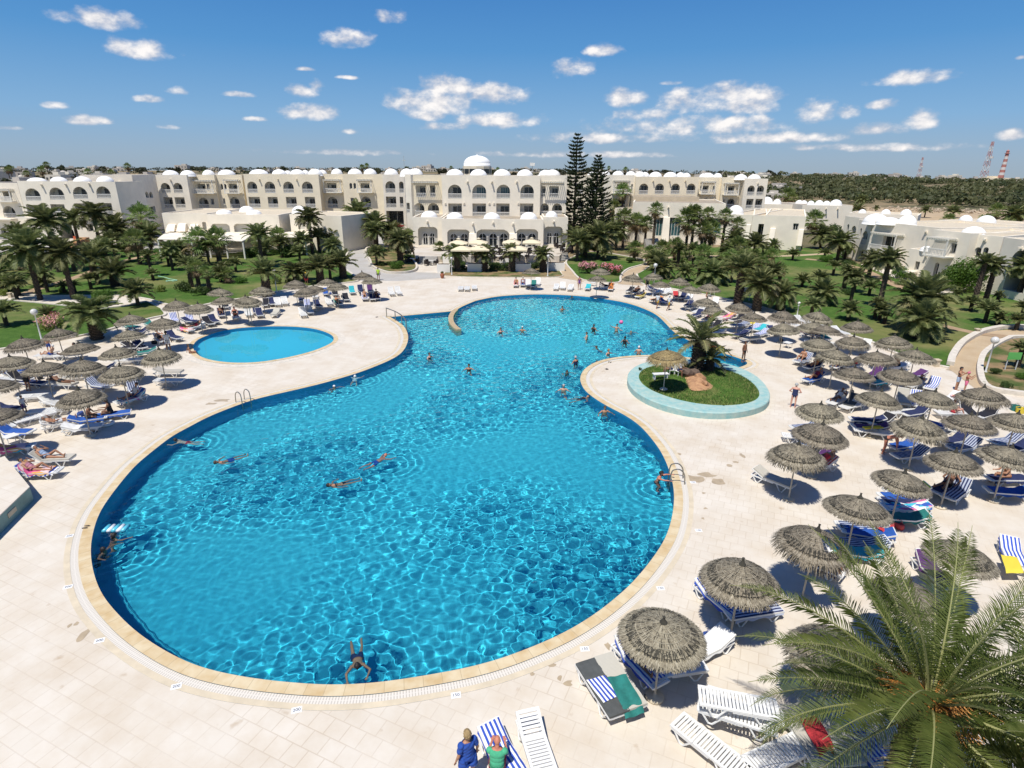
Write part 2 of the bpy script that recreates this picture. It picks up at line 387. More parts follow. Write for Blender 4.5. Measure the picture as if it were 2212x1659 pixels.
def grass_mat(name, g1, g2, dry, drylo=.47, dryhi=.64, sc=.085):
    m = bpy.data.materials.new(name); m.use_nodes = True; nt = m.node_tree; b = nt.nodes['Principled BSDF']; b.inputs['Roughness'].default_value = .9; b.inputs['Specular IOR Level'].default_value = .1
    tc = N(nt, 'ShaderNodeTexCoord')
    a = N(nt, 'ShaderNodeTexNoise'); L(nt, tc.outputs['Object'], a.inputs[0]); a.inputs['Scale'].default_value = 1.2; a.inputs['Detail'].default_value = 9; a.inputs['Roughness'].default_value = .7
    c = N(nt, 'ShaderNodeTexNoise'); L(nt, tc.outputs['Object'], c.inputs[0]); c.inputs['Scale'].default_value = sc; c.inputs['Detail'].default_value = 7; c.inputs['Roughness'].default_value = .62
    ra = N(nt, 'ShaderNodeMapRange'); L(nt, a.outputs[0], ra.inputs[0]); ra.inputs[1].default_value = .35; ra.inputs[2].default_value = .65
    m1 = N(nt, 'ShaderNodeMix', data_type='RGBA'); L(nt, ra.outputs[0], m1.inputs[0]); m1.inputs[6].default_value = (*g1, 1); m1.inputs[7].default_value = (*g2, 1)
    rc = N(nt, 'ShaderNodeMapRange'); L(nt, c.outputs[0], rc.inputs[0]); rc.inputs[1].default_value = drylo; rc.inputs[2].default_value = dryhi; rc.inputs[4].default_value = .9
    m2 = N(nt, 'ShaderNodeMix', data_type='RGBA'); L(nt, rc.outputs[0], m2.inputs[0]); L(nt, m1.outputs[2], m2.inputs[6]); m2.inputs[7].default_value = (*dry, 1)
    L(nt, m2.outputs[2], b.inputs['Base Color'])
    n2 = N(nt, 'ShaderNodeTexNoise'); L(nt, tc.outputs['Object'], n2.inputs[0]); n2.inputs['Scale'].default_value = 9; n2.inputs['Detail'].default_value = 4
    bp = N(nt, 'ShaderNodeBump'); bp.inputs['Strength'].default_value = .9; bp.inputs['Distance'].default_value = .12; L(nt, n2.outputs[0], bp.inputs['Height']); L(nt, bp.outputs[0], b.inputs['Normal'])
    return m
M_lawn = grass_mat('lawn', (.045, .10, .018), (.085, .155, .03), (.22, .20, .08))
M_bed = grass_mat('bed_ground', (.05, .09, .02), (.13, .14, .05), (.30, .20, .11), .42, .6, .5)

pool_px = [(843,685),(868,700),(877,712),(882,726),(880,742),(870,760),(848,776),(803,795),(770,807),(703,827),(628,845),(553,862),(497,882),(450,901),(410,922),(375,941),(350,959),(315,987),(287,1012),(250,1057),(217,1104),(202,1147),(196,1186),(200,1229),(217,1279),(250,1322),(300,1370),(375,1417),(450,1447),(553,1467),(653,1477),(728,1480),(828,1474),(953,1454),(1030,1438),(1106,1415),(1206,1374),(1278,1332),(1330,1292),(1376,1249),(1426,1184),(1448,1135),(1457,1077),(1450,1029),(1430,979),(1404,944),(1380,918),(1346,895),(1306,875),(1268,849),(1256,831),(1253,816),(1261,799),(1281,785),(1311,775),(1356,769),(1406,767),(1450,768),(1500,774),(1550,785),(1588,796),(1622,784),(1570,766),(1525,752),(1492,738),(1461,722),(1445,707),(1421,682),(1393,668),(1356,655),(1306,646),(1256,640),(1206,637),(1156,636),(1106,638),(1065,642),(1028,650),(1003,660),(985,670),(975,673)]
corner = {0, 59, 60, 76}
def smooth_corners(px, corners, n=5):
    pts = [ground(*p) for p in px]; m = len(pts); out = []
    for i in range(m):
        p1, p2 = pts[i], pts[(i+1) % m]
        p0 = p1 if i in corners else pts[i-1]; p3 = p2 if (i+1) % m in corners else pts[(i+2) % m]
        for j in range(n):
            t = j/n
            out.append(.5*((2*p1)+(-p0+p2)*t+(2*p0-5*p1+4*p2-p3)*t*t+(-p0+3*p1-3*p2+p3)*t**3))
    return out
pool = smooth_corners(pool_px, corner, 5)
def relax(pts, k, keep=()):
    for _ in range(k):
        pts = [pts[i] if i in keep else pts[i]*.5+(pts[i-1]+pts[(i+1) % len(pts)])*.25 for i in range(len(pts))]
    return pts
pool = relax(pool, 6, {c*5 for c in corner})
small_px = [(417,752),(420,742),(432,731),(475,716),(515,709),(560,706),(603,705),(653,707),(690,713),(717,724),(721,734),(713,743),(678,758),(628,771),(590,778),(553,783),(500,784),(450,777),(426,766)]
small = relax(catmull([ground(*p) for p in small_px], 6), 8)
WL = -0.13                         # water level below the coping
def ring(name, a, b, za, zb, m, uv=True, w=1.0):
    mb = MB(); n = len(a); s = 0
    for i in range(n):
        j = (i+1) % n; d = (a[j]-a[i]).length
        mb.quad((a[i].x, a[i].y, za), (a[j].x, a[j].y, za), (b[j].x, b[j].y, zb), (b[i].x, b[i].y, zb), [(s, 0), (s+d, 0), (s+d, 1), (s, 1)])
        s += d
    # all faces up
    for k, f in enumerate(mb.f):
        p = [Vector(mb.v[q]) for q in f]
        if (p[1]-p[0]).cross(p[2]-p[0]).z < 0: mb.f[k] = f[::-1]; mb.uv[k] = mb.uv[k][::-1]
    return mb.build(name, m, smooth=False)
# coping stone, gutter grating, pale rim
def coping_mat():
    m = bpy.data.materials.new('coping_stone'); m.use_nodes = True; nt = m.node_tree; b = nt.nodes['Principled BSDF']; b.inputs['Roughness'].default_value = .6
    uv = N(nt, 'ShaderNodeUVMap'); tc = N(nt, 'ShaderNodeTexCoord')
    sp = N(nt, 'ShaderNodeSeparateXYZ'); L(nt, uv.outputs[0], sp.inputs[0])
    fr = M2(nt, 'FRACT', M2(nt, 'MULTIPLY', sp.outputs[0], 1/.55)); jn = M2(nt, 'LESS_THAN', fr, .035)
    wn = N(nt, 'ShaderNodeTexWhiteNoise', noise_dimensions='1D'); L(nt, M2(nt, 'FLOOR', M2(nt, 'MULTIPLY', sp.outputs[0], 1/.55)), wn.inputs['W'])
    no = N(nt, 'ShaderNodeTexNoise'); L(nt, tc.outputs['Object'], no.inputs[0]); no.inputs['Scale'].default_value = 2.2; no.inputs['Detail'].default_value = 8
    r = N(nt, 'ShaderNodeMapRange'); L(nt, M2(nt, 'ADD', M2(nt, 'MULTIPLY', wn.outputs[0], .18), no.outputs[0]), r.inputs[0]); r.inputs[1].default_value = .4; r.inputs[2].default_value = .8
    mx = N(nt, 'ShaderNodeMix', data_type='RGBA'); L(nt, r.outputs[0], mx.inputs[0]); mx.inputs[6].default_value = (.64, .53, .34, 1); mx.inputs[7].default_value = (.53, .38, .19, 1)
    m3 = N(nt, 'ShaderNodeMix', data_type='RGBA'); L(nt, M2(nt, 'MULTIPLY', jn, .5), m3.inputs[0]); L(nt, mx.outputs[2], m3.inputs[6]); m3.inputs[7].default_value = (.3, .22, .12, 1)
    L(nt, m3.outputs[2], b.inputs['Base Color']); return m
def gutter_mat():
    m = bpy.data.materials.new('gutter_grating'); m.use_nodes = True; nt = m.node_tree; b = nt.nodes['Principled BSDF']; b.inputs['Roughness'].default_value = .5
    uv = N(nt, 'ShaderNodeUVMap'); sp = N(nt, 'ShaderNodeSeparateXYZ'); L(nt, uv.outputs[0], sp.inputs[0])
    fr = M2(nt, 'FRACT', M2(nt, 'MULTIPLY', sp.outputs[0], 1/.085)); jn = M2(nt, 'LESS_THAN', fr, .38)
    mid = M2(nt, 'GREATER_THAN', M2(nt, 'ABSOLUTE', M2(nt, 'SUBTRACT', sp.outputs[1], .5)), .05)
    f = M2(nt, 'MULTIPLY', M2(nt, 'MULTIPLY', jn, mid), .75)
    mx = N(nt, 'ShaderNodeMix', data_type='RGBA'); L(nt, f, mx.inputs[0]); mx.inputs[6].default_value = (.68, .63, .54, 1); mx.inputs[7].default_value = (.44, .39, .32, 1)
    L(nt, mx.outputs[2], b.inputs['Base Color']); return m
M_cop = coping_mat(); M_gut = gutter_mat(); M_rim = mat('pale_rim', (.66, .56, .40), .7, noise=.2, nscale=2)
M_ptile = None
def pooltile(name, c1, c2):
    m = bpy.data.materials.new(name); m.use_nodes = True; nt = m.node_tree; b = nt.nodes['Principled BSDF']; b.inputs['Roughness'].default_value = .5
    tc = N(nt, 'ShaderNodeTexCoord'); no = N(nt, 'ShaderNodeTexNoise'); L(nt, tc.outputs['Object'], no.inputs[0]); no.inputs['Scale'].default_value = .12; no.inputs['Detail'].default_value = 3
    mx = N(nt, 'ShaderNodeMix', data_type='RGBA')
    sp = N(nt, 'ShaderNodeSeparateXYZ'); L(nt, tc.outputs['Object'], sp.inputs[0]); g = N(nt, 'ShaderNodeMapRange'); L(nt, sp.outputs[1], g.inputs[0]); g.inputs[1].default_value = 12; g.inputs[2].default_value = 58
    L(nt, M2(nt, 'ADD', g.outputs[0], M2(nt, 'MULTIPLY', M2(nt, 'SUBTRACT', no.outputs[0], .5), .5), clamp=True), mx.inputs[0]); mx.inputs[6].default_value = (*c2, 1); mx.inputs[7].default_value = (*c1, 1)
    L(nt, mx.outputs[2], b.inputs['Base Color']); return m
M_floor = pooltile('blue_pool_tile', (.11, .56, .60), (.016, .35, .475)); M_pwall = pooltile('blue_wall_tile', (.012, .23, .42), (.012, .19, .37))  # floor darker at the near end: light lost in deeper water, put into tile colour
M_sfloor = pooltile('turquoise_pool_tile', (.07, .56, .68), (.06, .53, .65))
c1, c2, c3 = offset_loop(pool, .40), offset_loop(pool, .66), offset_loop(pool, .86)
struct(ring('pool_coping', pool, c1, .02, .02, M_cop)); struct(ring('pool_gutter', c1, c2, -.004, -.004, M_gut)); struct(ring('pool_rim', c2, c3, .006, .006, M_rim))
s1, s2, s3 = offset_loop(small, .38), offset_loop(small, .42), offset_loop(small, 1.0)
struct(ring('small_pool_coping', small, s1, .02, .02, M_cop)); struct(ring('small_pool_rim', s1, s3, .006, .006, M_kerb))
def basin(name, loop, zf, mf, mw):
    mb = MB(); n = len(loop)
    mb.poly([(p.x, p.y) for p in loop], z=zf)
    mb.cur = 1
    for i in range(n):
        a, b = loop[i], loop[(i+1) % n]
        mb.quad((a.x, a.y, zf), (b.x, b.y, zf), (b.x, b.y, .02), (a.x, a.y, .02))
    o = mb.build(name, [mf, mw]); struct(o); o.cycles.is_caustics_receiver = True; return o
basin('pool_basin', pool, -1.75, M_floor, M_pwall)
basin('small_pool_basin', small, -.75, M_sfloor, M_pwall)
sun_d.cycles.is_caustics_light = True
# water surfaces: real waves, with rings spreading from the swimmers
WAKES = [(*ground(px, py, -.13).xy, a) for px, py, a in ((766,1430,.010),(733,1043,.007),(826,985,.008),(490,995,.007),(390,945,.007),(1425,1036,.008),(245,1160,.008),(220,1190,.007),(1306,890,.007),(1262,858,.007),(1217,840,.006),(1224,802,.006),(1015,797,.006),(927,770,.006),(1214,668,.006),(722,835,.006),(766,812,.006),(1081,717,.006),(1380,760,.006),(1331,710,.006))]
def water_mesh(name, loop, step, amp, seed, m, lmin=.21, lmax=1.0, nw=46):
    xs0, xs1 = min(p.x for p in loop)-.2, max(p.x for p in loop)+.2; ys0, ys1 = min(p.y for p in loop)-.2, max(p.y for p in loop)+.2
    nx = int((xs1-xs0)/step)+1; ny = int((ys1-ys0)/step)+1
    X, Y = np.meshgrid(np.linspace(xs0, xs1, nx), np.linspace(ys0, ys1, ny)); Z = np.zeros_like(X); rng = np.random.default_rng(seed)
    # waves differ from place to place: two wave sets blended by a slow field, with calmer patches
    f1 = np.zeros_like(X); f2 = np.zeros_like(X)
    for i in range(6):
        lam = rng.uniform(9, 22); th = rng.uniform(0, 6.28); f1 += np.sin(6.283/lam*(X*math.cos(th)+Y*math.sin(th))+rng.uniform(0, 6.28))
        lam = rng.uniform(7, 16); th = rng.uniform(0, 6.28); f2 += np.sin(6.283/lam*(X*math.cos(th)+Y*math.sin(th))+rng.uniform(0, 6.28))
    w = 1/(1+np.exp(-f1)); calm = np.clip(.80+.24*f2, .22, 1.2)
    for s in (0, 1):
        Zs = np.zeros_like(X)
        for i in range(nw):
            lam = lmin*(lmax/lmin)**rng.uniform(0, 1); th = rng.uniform(0, 6.283); k = 6.283/lam
            wx = .25*np.sin(X*.7+rng.uniform(0, 6)+Y*.4); wy = .25*np.sin(Y*.6+rng.uniform(0, 6)-X*.5)
            Zs += amp*lam**1.15*np.sin(k*((X+wx)*math.cos(th)+(Y+wy)*math.sin(th))+rng.uniform(0, 6.283))
        Z += Zs*(w if s else 1-w)
    Z = Z*calm
    for (cx, cy, am) in WAKES:
        d = np.hypot(X-cx, Y-cy); Z += am*np.exp(-((d-.8)/1.1)**2)*np.sin(6.283*d/.42)
    # inside test row by row (with a small margin under the coping)
    big = offset_loop(loop, .15); PX = np.array([p.x for p in big]); PY = np.array([p.y for p in big])
    ins = np.zeros(X.shape, bool); j = len(PX)-1
    for i in range(len(PX)):
        if PY[i] != PY[j]:
            c = ((PY[i] > Y) != (PY[j] > Y)) & (X < (PX[j]-PX[i])*(Y-PY[i])/(PY[j]-PY[i])+PX[i]); ins ^= c
        j = i
    idx = np.arange(nx*ny).reshape(ny, nx); ok = ins[:-1, :-1] | ins[:-1, 1:] | ins[1:, 1:] | ins[1:, :-1]
    f = np.stack([idx[:-1, :-1], idx[:-1, 1:], idx[1:, 1:], idx[1:, :-1]], -1)[ok]
    used = np.unique(f); remap = np.full(nx*ny, -1); remap[used] = np.arange(len(used)); f = remap[f]
    co = np.stack([X, Y, Z+WL], -1).reshape(-1, 3)[used].astype(np.float32)
    me = bpy.data.meshes.new(name); me.vertices.add(len(co)); me.vertices.foreach_set('co', co.ravel())
    me.loops.add(f.size); me.loops.foreach_set('vertex_index', f.ravel().astype(np.int32))
    me.polygons.add(len(f)); me.polygons.foreach_set('loop_start', np.arange(0, f.size, 4, dtype=np.int32)); me.polygons.foreach_set('loop_total', np.full(len(f), 4, np.int32))
    me.update(calc_edges=True); me.polygons.foreach_set('use_smooth', [True]*len(f)); me.materials.append(m)
    o = obj(name, me); struct(o); o.cycles.is_caustics_caster = True; return o
def water_mat(name, col):
    m = bpy.data.materials.new(name); m.use_nodes = True; nt = m.node_tree; nt.nodes.clear(); out = N(nt, 'ShaderNodeOutputMaterial'); g = N(nt, 'ShaderNodeBsdfGlass')
    g.inputs['IOR'].default_value = 1.33; g.inputs['Roughness'].default_value = 0; g.inputs['Color'].default_value = (*col, 1); L(nt, g.outputs[0], out.inputs[0]); return m
water_mesh('pool_water', pool, .058, .0056, 5, water_mat('water_clear', (.86, .985, 1)))
water_mesh('small_pool_water', small, .12, .0009, 9, water_mat('water_clear_small', (.93, .99, 1)), nw=16)

# the arc wall that divides the wading corner from the round end
arc = catmull([ground(*p) for p in [(985,669),(978,676),(974,685),(975,695),(981,704),(991,712)]], 5, closed=False)
mb = MB(); 
def strip_wall(mb, path, w, z0, z1):
    n = len(path); Ls = []; Rs = []
    for i in range(n):
        t = (path[min(i+1, n-1)]-path[max(i-1, 0)]).normalized(); nn = Vector((-t.y, t.x, 0))*w/2; Ls.append(path[i]+nn); Rs.append(path[i]-nn)
    for i in range(n-1):
        a, b, c, d = Ls[i], Ls[i+1], Rs[i+1], Rs[i]
        mb.quad((a.x, a.y, z1), (d.x, d.y, z1), (c.x, c.y, z1), (b.x, b.y, z1))
        mb.quad((a.x, a.y, z0), (a.x, a.y, z1), (b.x, b.y, z1), (b.x, b.y, z0)); mb.quad((d.x, d.y, z1), (d.x, d.y, z0), (c.x, c.y, z0), (c.x, c.y, z1))
    for (a, d) in ((Ls[0], Rs[0]), (Rs[-1], Ls[-1])): mb.quad((a.x, a.y, z0), (d.x, d.y, z0), (d.x, d.y, z1), (a.x, a.y, z1))
strip_wall(mb, arc, .5, -1.7, .035)
aw = mb.build('pool_divider', M_cop); tag(aw, 'curved stone-topped divider wall standing in the water at the round end', 'divider wall'); aw.cycles.is_caustics_receiver = True

# deck: one sheet with the pools cut out
rect = [(-115, -14), (120, -14), (120, 98), (-115, 98)]
mb = MB(); mb.poly([(x, y, 0) for x, y in rect], [[(p.x, p.y, 0) for p in c3], [(p.x, p.y, 0) for p in s3]], z=0.0)
struct(mb.build('pool_deck', M_deck))
# land beyond, one sheet to the horizon; it lies as the far skyline does
def horizon_z(az, d):
    """height of the far land so that its skyline follows the photographed one"""
    u = math.tan(az)*FD+1106
    prof = [(-400, 372), (0, 370), (553, 368), (1106, 370), (1400, 373), (1659, 378), (1935, 387), (2212, 396), (2600, 408)]
    ux = min(max(u, -400), 2600)
    for (a, b), (c, d2) in zip(prof, prof[1:]):
        if a <= ux <= c: y = b+(d2-b)*(ux-a)/(c-a); break
    r = ray(ux, y); return (r.z/math.hypot(r.x, r.y))
M_far = grass_mat('dry_far_ground', (.30, .225, .135), (.22, .17, .10), (.10, .10, .055), .44, .58, .02)
mb = MB(); rings = [98.5, 120, 150, 190, 240, 320, 450, 650, 950, 1400, 2200, 4000, 9000]; NA = 64
def land_z(x, y):
    d = math.hypot(x, y)
    if y <= 0: return 0.0
    k = min(max((d-190)/500, 0), 1); k = k*k*(3-2*k); s = max(-.035, min(.02, horizon_z(math.atan2(x, y), d)))
    return (CAMH+s*d)*k if d > 190 else 0.0
# near skirt around the deck sheet, and polar rings beyond
ring_ids = []
def far_point(r, i):
    th = R(-100+200*i/NA); x, y = r*math.sin(th), r*math.cos(th); return x, y
for r in rings[3:]:
    row = []
    for i in range(NA+1):
        x, y = far_point(r, i); z = land_z(x, y)*min(1, max(0, (r-190)/600)) if r < 9000 else land_z(x, y); 
        zz = 0 if r < 200 else min(z, 0)+0
        dd = (r-190)/(9000-190); s = max(-.035, min(.02, horizon_z(math.atan2(x, max(y, 1)), r)))
        # descend or climb towards the skyline slope
        zz = (s*r+CAMH*(1 if s*r+CAMH > 0 else 1))*min(1, (r/900)**2) if y > 0 else 0
        if r < 330: zz = 0
        row.append(len(mb.v)); mb.v.append((x, y, zz-.03))
    ring_ids.append(row)
for A, B in zip(ring_ids, ring_ids[1:]):
    for i in range(NA): mb.face((A[i], B[i], B[i+1], A[i+1])[::-1])
# between the deck rectangle and the first ring
first = [mb.v[k] for k in ring_ids[0]]
outer = [(x, y, 0) for x, y, _ in first]+[(first[-1][0], -60, 0), (first[0][0], -60, 0)]
mb.poly(outer, [[(x, y, 0) for x, y in rect]], z=-.03)
struct(mb.build('ground', M_far))
# ---------------------------------------------------------------- hotel
M_glass = mat('dark_glazing', (.018, .024, .028), .12, .6, noise=.5, nscale=1.5)
M_teal = mat('teal_curtain_glazing', (.05, .13, .14), .2, .6, noise=.5, nscale=2)
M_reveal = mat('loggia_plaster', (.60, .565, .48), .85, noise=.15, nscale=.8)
M_rail = mat('rail_white', (.74, .71, .64), .6)
M_wood = mat('pergola_white_beam', (.72, .68, .58), .7)
M_stone = mat('sandstone_trim', (.60, .50, .35), .8, noise=.2, nscale=1)
M_win = mat('window_frame_paint', (.35, .36, .33), .5)
def ZA(x, y): return (x/8, 368.7+y/8)
def ZB(x, y): return (864+x*.1694, 322.6+y*.1694)
def ZC(x, y): return (1238.5+x*.1953, 322.6+y*.1953)
def ZE(x, y): return (276.5+x*.1354, 345.6+y*.1354)
def T1(x, y): return P('T1', x, y)
def T2(x, y): return P('T2', x, y)
def T3(x, y): return P('T3', x, y)
def T4(x, y): return P('T4', x, y)
def open_outline(s0, s1, z0, z1, kind):
    """outline (s, z) of an opening: arched for a, octagonal-shouldered for o, square otherwise"""
    if kind in 'Aad':
        r = (s1-s0)/2; h = min(r, (z1-z0)*.62); n = 10
        return [(s0, z0), (s1, z0)]+[((s0+s1)/2+r*math.cos(math.pi*i/n), z1-h+h*math.sin(math.pi*i/n)) for i in range(n+1)]
    if kind == 'O':
        c = (s1-s0)*.13; return [(s0, z0), (s1, z0), (s1, z1-c), (s1-c*.6, z1-c*.3), (s1-c*1.3, z1), (s0+c*1.3, z1), (s0+c*.6, z1-c*.3), (s0, z1-c)]
    return [(s0, z0), (s1, z0), (s1, z1), (s0, z1)]
class Block:
    """one block of a building: a front wall through two picture columns at given distances, with real recessed openings"""
    def __init__(s, root, conv, x0, x1, Y0, Y1, rooftop, base=0.0, back=12, wallm=None, parapet=.35, ymid=None, basepx=None, split=None, side_m=None):
        s.root = root; s.conv = conv; s.back = back; s.m = wallm or M_plaster; s.split = split
        ym = ymid if ymid is not None else rooftop
        a = conv(x0, ym); b = conv(x1, ym)
        pa = at_dist(a[0], a[1], Y0); pb = at_dist(b[0], b[1], Y1)
        s.A = Vector((pa.x, pa.y, 0)); s.B = Vector((pb.x, pb.y, 0)); s.len = (s.B-s.A).length
        s.u = (s.B-s.A).normalized(); s.n = Vector((s.u.y, -s.u.x, 0))     # n points at the camera side
        if s.n.dot(Vector((0, 0, 0))-s.A) < 0: s.n = -s.n
        mid = conv((x0+x1)/2, rooftop); s.H = on_plane(mid[0], mid[1], s.A, s.B)[1]
        s.z0 = base if basepx is None else on_plane(*conv((x0+x1)/2, basepx), s.A, s.B)[1]
        s.holes = []; s.mb = MB(); s.par = parapet; s.extra = []
    def W(s, d, out, z):
        p = s.A+s.u*d+s.n*out; return (p.x, p.y, z)
    def sz(s, x, y):
        c = s.conv(x, y); return on_plane(c[0], c[1], s.A, s.B)
    def hole(s, x0, x1, y0, y1, kind='A', depth=1.3, rail=True, glass=None, win=True, mull=1):
        """opening given in tile pixels: left, right, top, bottom"""
        xm, ym = (x0+x1)/2, (y0+y1)/2
        a = s.sz(x0, ym); b = s.sz(x1, ym); t = s.sz(xm, y0); bo = s.sz(xm, y1)
        h = dict(s0=max(a[0], .12), s1=min(b[0], s.len-.12), z0=max(bo[1], s.z0+.04), z1=min(t[1], s.H-.12), kind=kind, depth=depth, rail=rail, glass=glass, win=win, mull=mull)
        if h['s1']-h['s0'] > .15 and h['z1']-h['z0'] > .2:
            for g in s.holes:
                if h['s0'] < g['s1']+.05 and h['s1'] > g['s0']-.05 and h['z0'] < g['z1']+.05 and h['z1'] > g['z0']-.05: return
            s.holes.append(h)
    def dome(s, x0, x1, ytop, setback=None, ybase=None, k=.92):
        c0 = s.sz(x0, ytop+8); c1 = s.sz(x1, ytop+8)
        r = (c1[0]-c0[0])/2; ct = (c0[0]+c1[0])/2; sb = setback if setback is not None else r+.5
        # keep the same angular size when it stands back from the wall
        f = 1+sb/max(1, depth_of(s.W(ct, 0, s.H))); r *= f
        p = s.W(ct, -sb, s.H); t = s.conv((x0+x1)/2, ytop); d = ray(*t); z = CAMH+d.z/d.y*p[1]
        hgt = max(.5*r, min(1.1*r, z-s.H)); 
        X = CO.x+d.x/d.y*p[1]
        mb = MB(); mb.lathe([(r*1.04, 0), (r*1.04, .12)]+[(r*math.cos(math.pi/2*i/10), .12+hgt*math.sin(math.pi/2*i/10)) for i in range(11)], 28)
        o = mb.build('dome', M_dome, s.root, smooth=True, loc=(X, p[1], s.H-.02)); return o
    def spout(s, x, y, out=.62):
        a = s.sz(x, y); mb = MB(); 
        M = Matrix((s.u, s.n, Vector((0, 0, 1)))).transposed()
        mb.box(s.W(a[0], out/2, a[1]), (.26, out, .2), M); mb.box(s.W(a[0], .06, a[1]-.2), (.4, .14, .22), M)
        mb.build('spout', s.m, s.root)
    def pergola(s, x0, x1, y0, out=1.5, drop=0, posts=True, ybase=None):
        a = s.sz(x0, y0); b = s.sz(x1, y0); z = a[1]; mb = MB(); M = Matrix((s.u, s.n, Vector((0, 0, 1)))).transposed(); w = b[0]-a[0]; c = (a[0]+b[0])/2
        mb.box(s.W(c, out-.1, z), (w, .16, .22), M); mb.box(s.W(c, .09, z), (w, .16, .22), M)
        n = max(4, int(w/.34))
        for i in range(n): mb.box(s.W(a[0]+w*(i+.5)/n, out/2+.05, z+.17), (.1, out+.35, .12), M)
        if posts:
            zb = s.sz(x0, ybase)[1] if ybase else z-2.3
            for q in (a[0]+.1, b[0]-.1): mb.box(s.W(q, out-.1, (z+zb)/2), (.16, .16, z-zb), M)
            # the balcony slab and parapet the posts stand on
            mb.box(s.W(c, out/2, zb-.09), (w+.1, out+.1, .18), M)
        mb.build('pergola', M_wood, s.root)
        if posts:
            rb = MB(); zt = zb+.85; rb.box(s.W(c, out-.04, zt), (w, .1, .1), M); k = max(4, int(w/.2))
            for i in range(k+1): rb.box(s.W(a[0]+w*i/k, out-.04, (zb+zt)/2), (.06, .06, zt-zb), M)
            rb.build('balustrade', M_rail, s.root)
    def slab(s, x0, x1, y, out=.5, th=.3, m=None):
        a = s.sz(x0, y); b = s.sz(x1, y); mb = MB(); M = Matrix((s.u, s.n, Vector((0, 0, 1)))).transposed()
        mb.box(s.W((a[0]+b[0])/2, out/2+.003, a[1]), (b[0]-a[0], out, th), M, ); mb.build('ledge', m or s.m, s.root)
    def buttress(s, x, y0, y1, w=.6, out=1.0):
        a = s.sz(x, y0); b = s.sz(x, y1); mb = MB(); z1, z0 = a[1], max(b[1], 0); c = a[0]; i = w/2
        pts = [s.W(c-i, .002, z1), s.W(c+i, .002, z1), s.W(c+i, out*.35, z1-.1), s.W(c-i, out*.35, z1-.1), s.W(c-i*1.2, .002, z0), s.W(c+i*1.2, .002, z0), s.W(c+i*1.2, out, z0), s.W(c-i*1.2, out, z0)]
        n = len(mb.v); mb.v += pts
        for q in ((0, 3, 2, 1), (4, 5, 6, 7), (3, 7, 6, 2), (0, 4, 7, 3), (1, 2, 6, 5), (0, 1, 5, 4)): mb.face([n+k for k in q])
        mb.build('buttress', s.m, s.root)
    def done(s, roofm=None, sides=True):
        mb = s.mb; H, Z0, Ln = s.H, s.z0, s.len
        outer = [(0, Z0), (Ln, Z0), (Ln, H+s.par), (0, H+s.par)]
        loops = [open_outline(h['s0'], h['s1'], h['z0'], h['z1'], h['kind']) for h in s.holes]
        all_l = [outer]+loops; tris = tessellate_polygon([[Vector((p[0], p[1], 0)) for p in l] for l in all_l]); flat = [p for l in all_l for p in l]; n0 = len(mb.v)
        for p in flat: mb.v.append(s.W(p[0], 0, p[1]))
        for t in tris:
            a, b, c = [Vector(mb.v[n0+i]) for i in t]; ok = (b-a).cross(c-a).dot(s.n) > 0
            mb.face([n0+i for i in (t if ok else t[::-1])])
        # sides, back, roof with a parapet
        if sides:
            D = -s.back; T = H+s.par; th = .28
            for (d0, d1) in ((0, th), (Ln-th, Ln)):
                pass
            mb.quad(s.W(0, 0, Z0), s.W(0, 0, T), s.W(0, D, T), s.W(0, D, Z0)); mb.quad(s.W(Ln, 0, T), s.W(Ln, 0, Z0), s.W(Ln, D, Z0), s.W(Ln, D, T)); mb.quad(s.W(0, D, T), s.W(Ln, D, T), s.W(Ln, D, Z0), s.W(0, D, Z0))
            # parapet tops and inner faces
            i0, i1, j0, j1 = th, Ln-th, -th, D+th
            for q in (((0, 0), (Ln, 0), (i1, j0), (i0, j0)), ((Ln, 0), (Ln, D), (i1, j1), (i1, j0)), ((Ln, D), (0, D), (i0, j1), (i1, j1)), ((0, D), (0, 0), (i0, j0), (i0, j1))):
                mb.quad(*[s.W(a, b, T) for a, b in q][::-1])
            for a, b in (((i0, j0), (i1, j0)), ((i1, j0), (i1, j1)), ((i1, j1), (i0, j1)), ((i0, j1), (i0, j0))):
                mb.quad(s.W(*a, H), s.W(*a, T), s.W(*b, T), s.W(*b, H))
            mb.cur = 1; mb.quad(s.W(i0, j0, H), s.W(i1, j0, H), s.W(i1, j1, H), s.W(i0, j1, H)); mb.cur = 0
        # recesses
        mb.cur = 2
        M = Matrix((s.u, s.n, Vector((0, 0, 1)))).transposed()
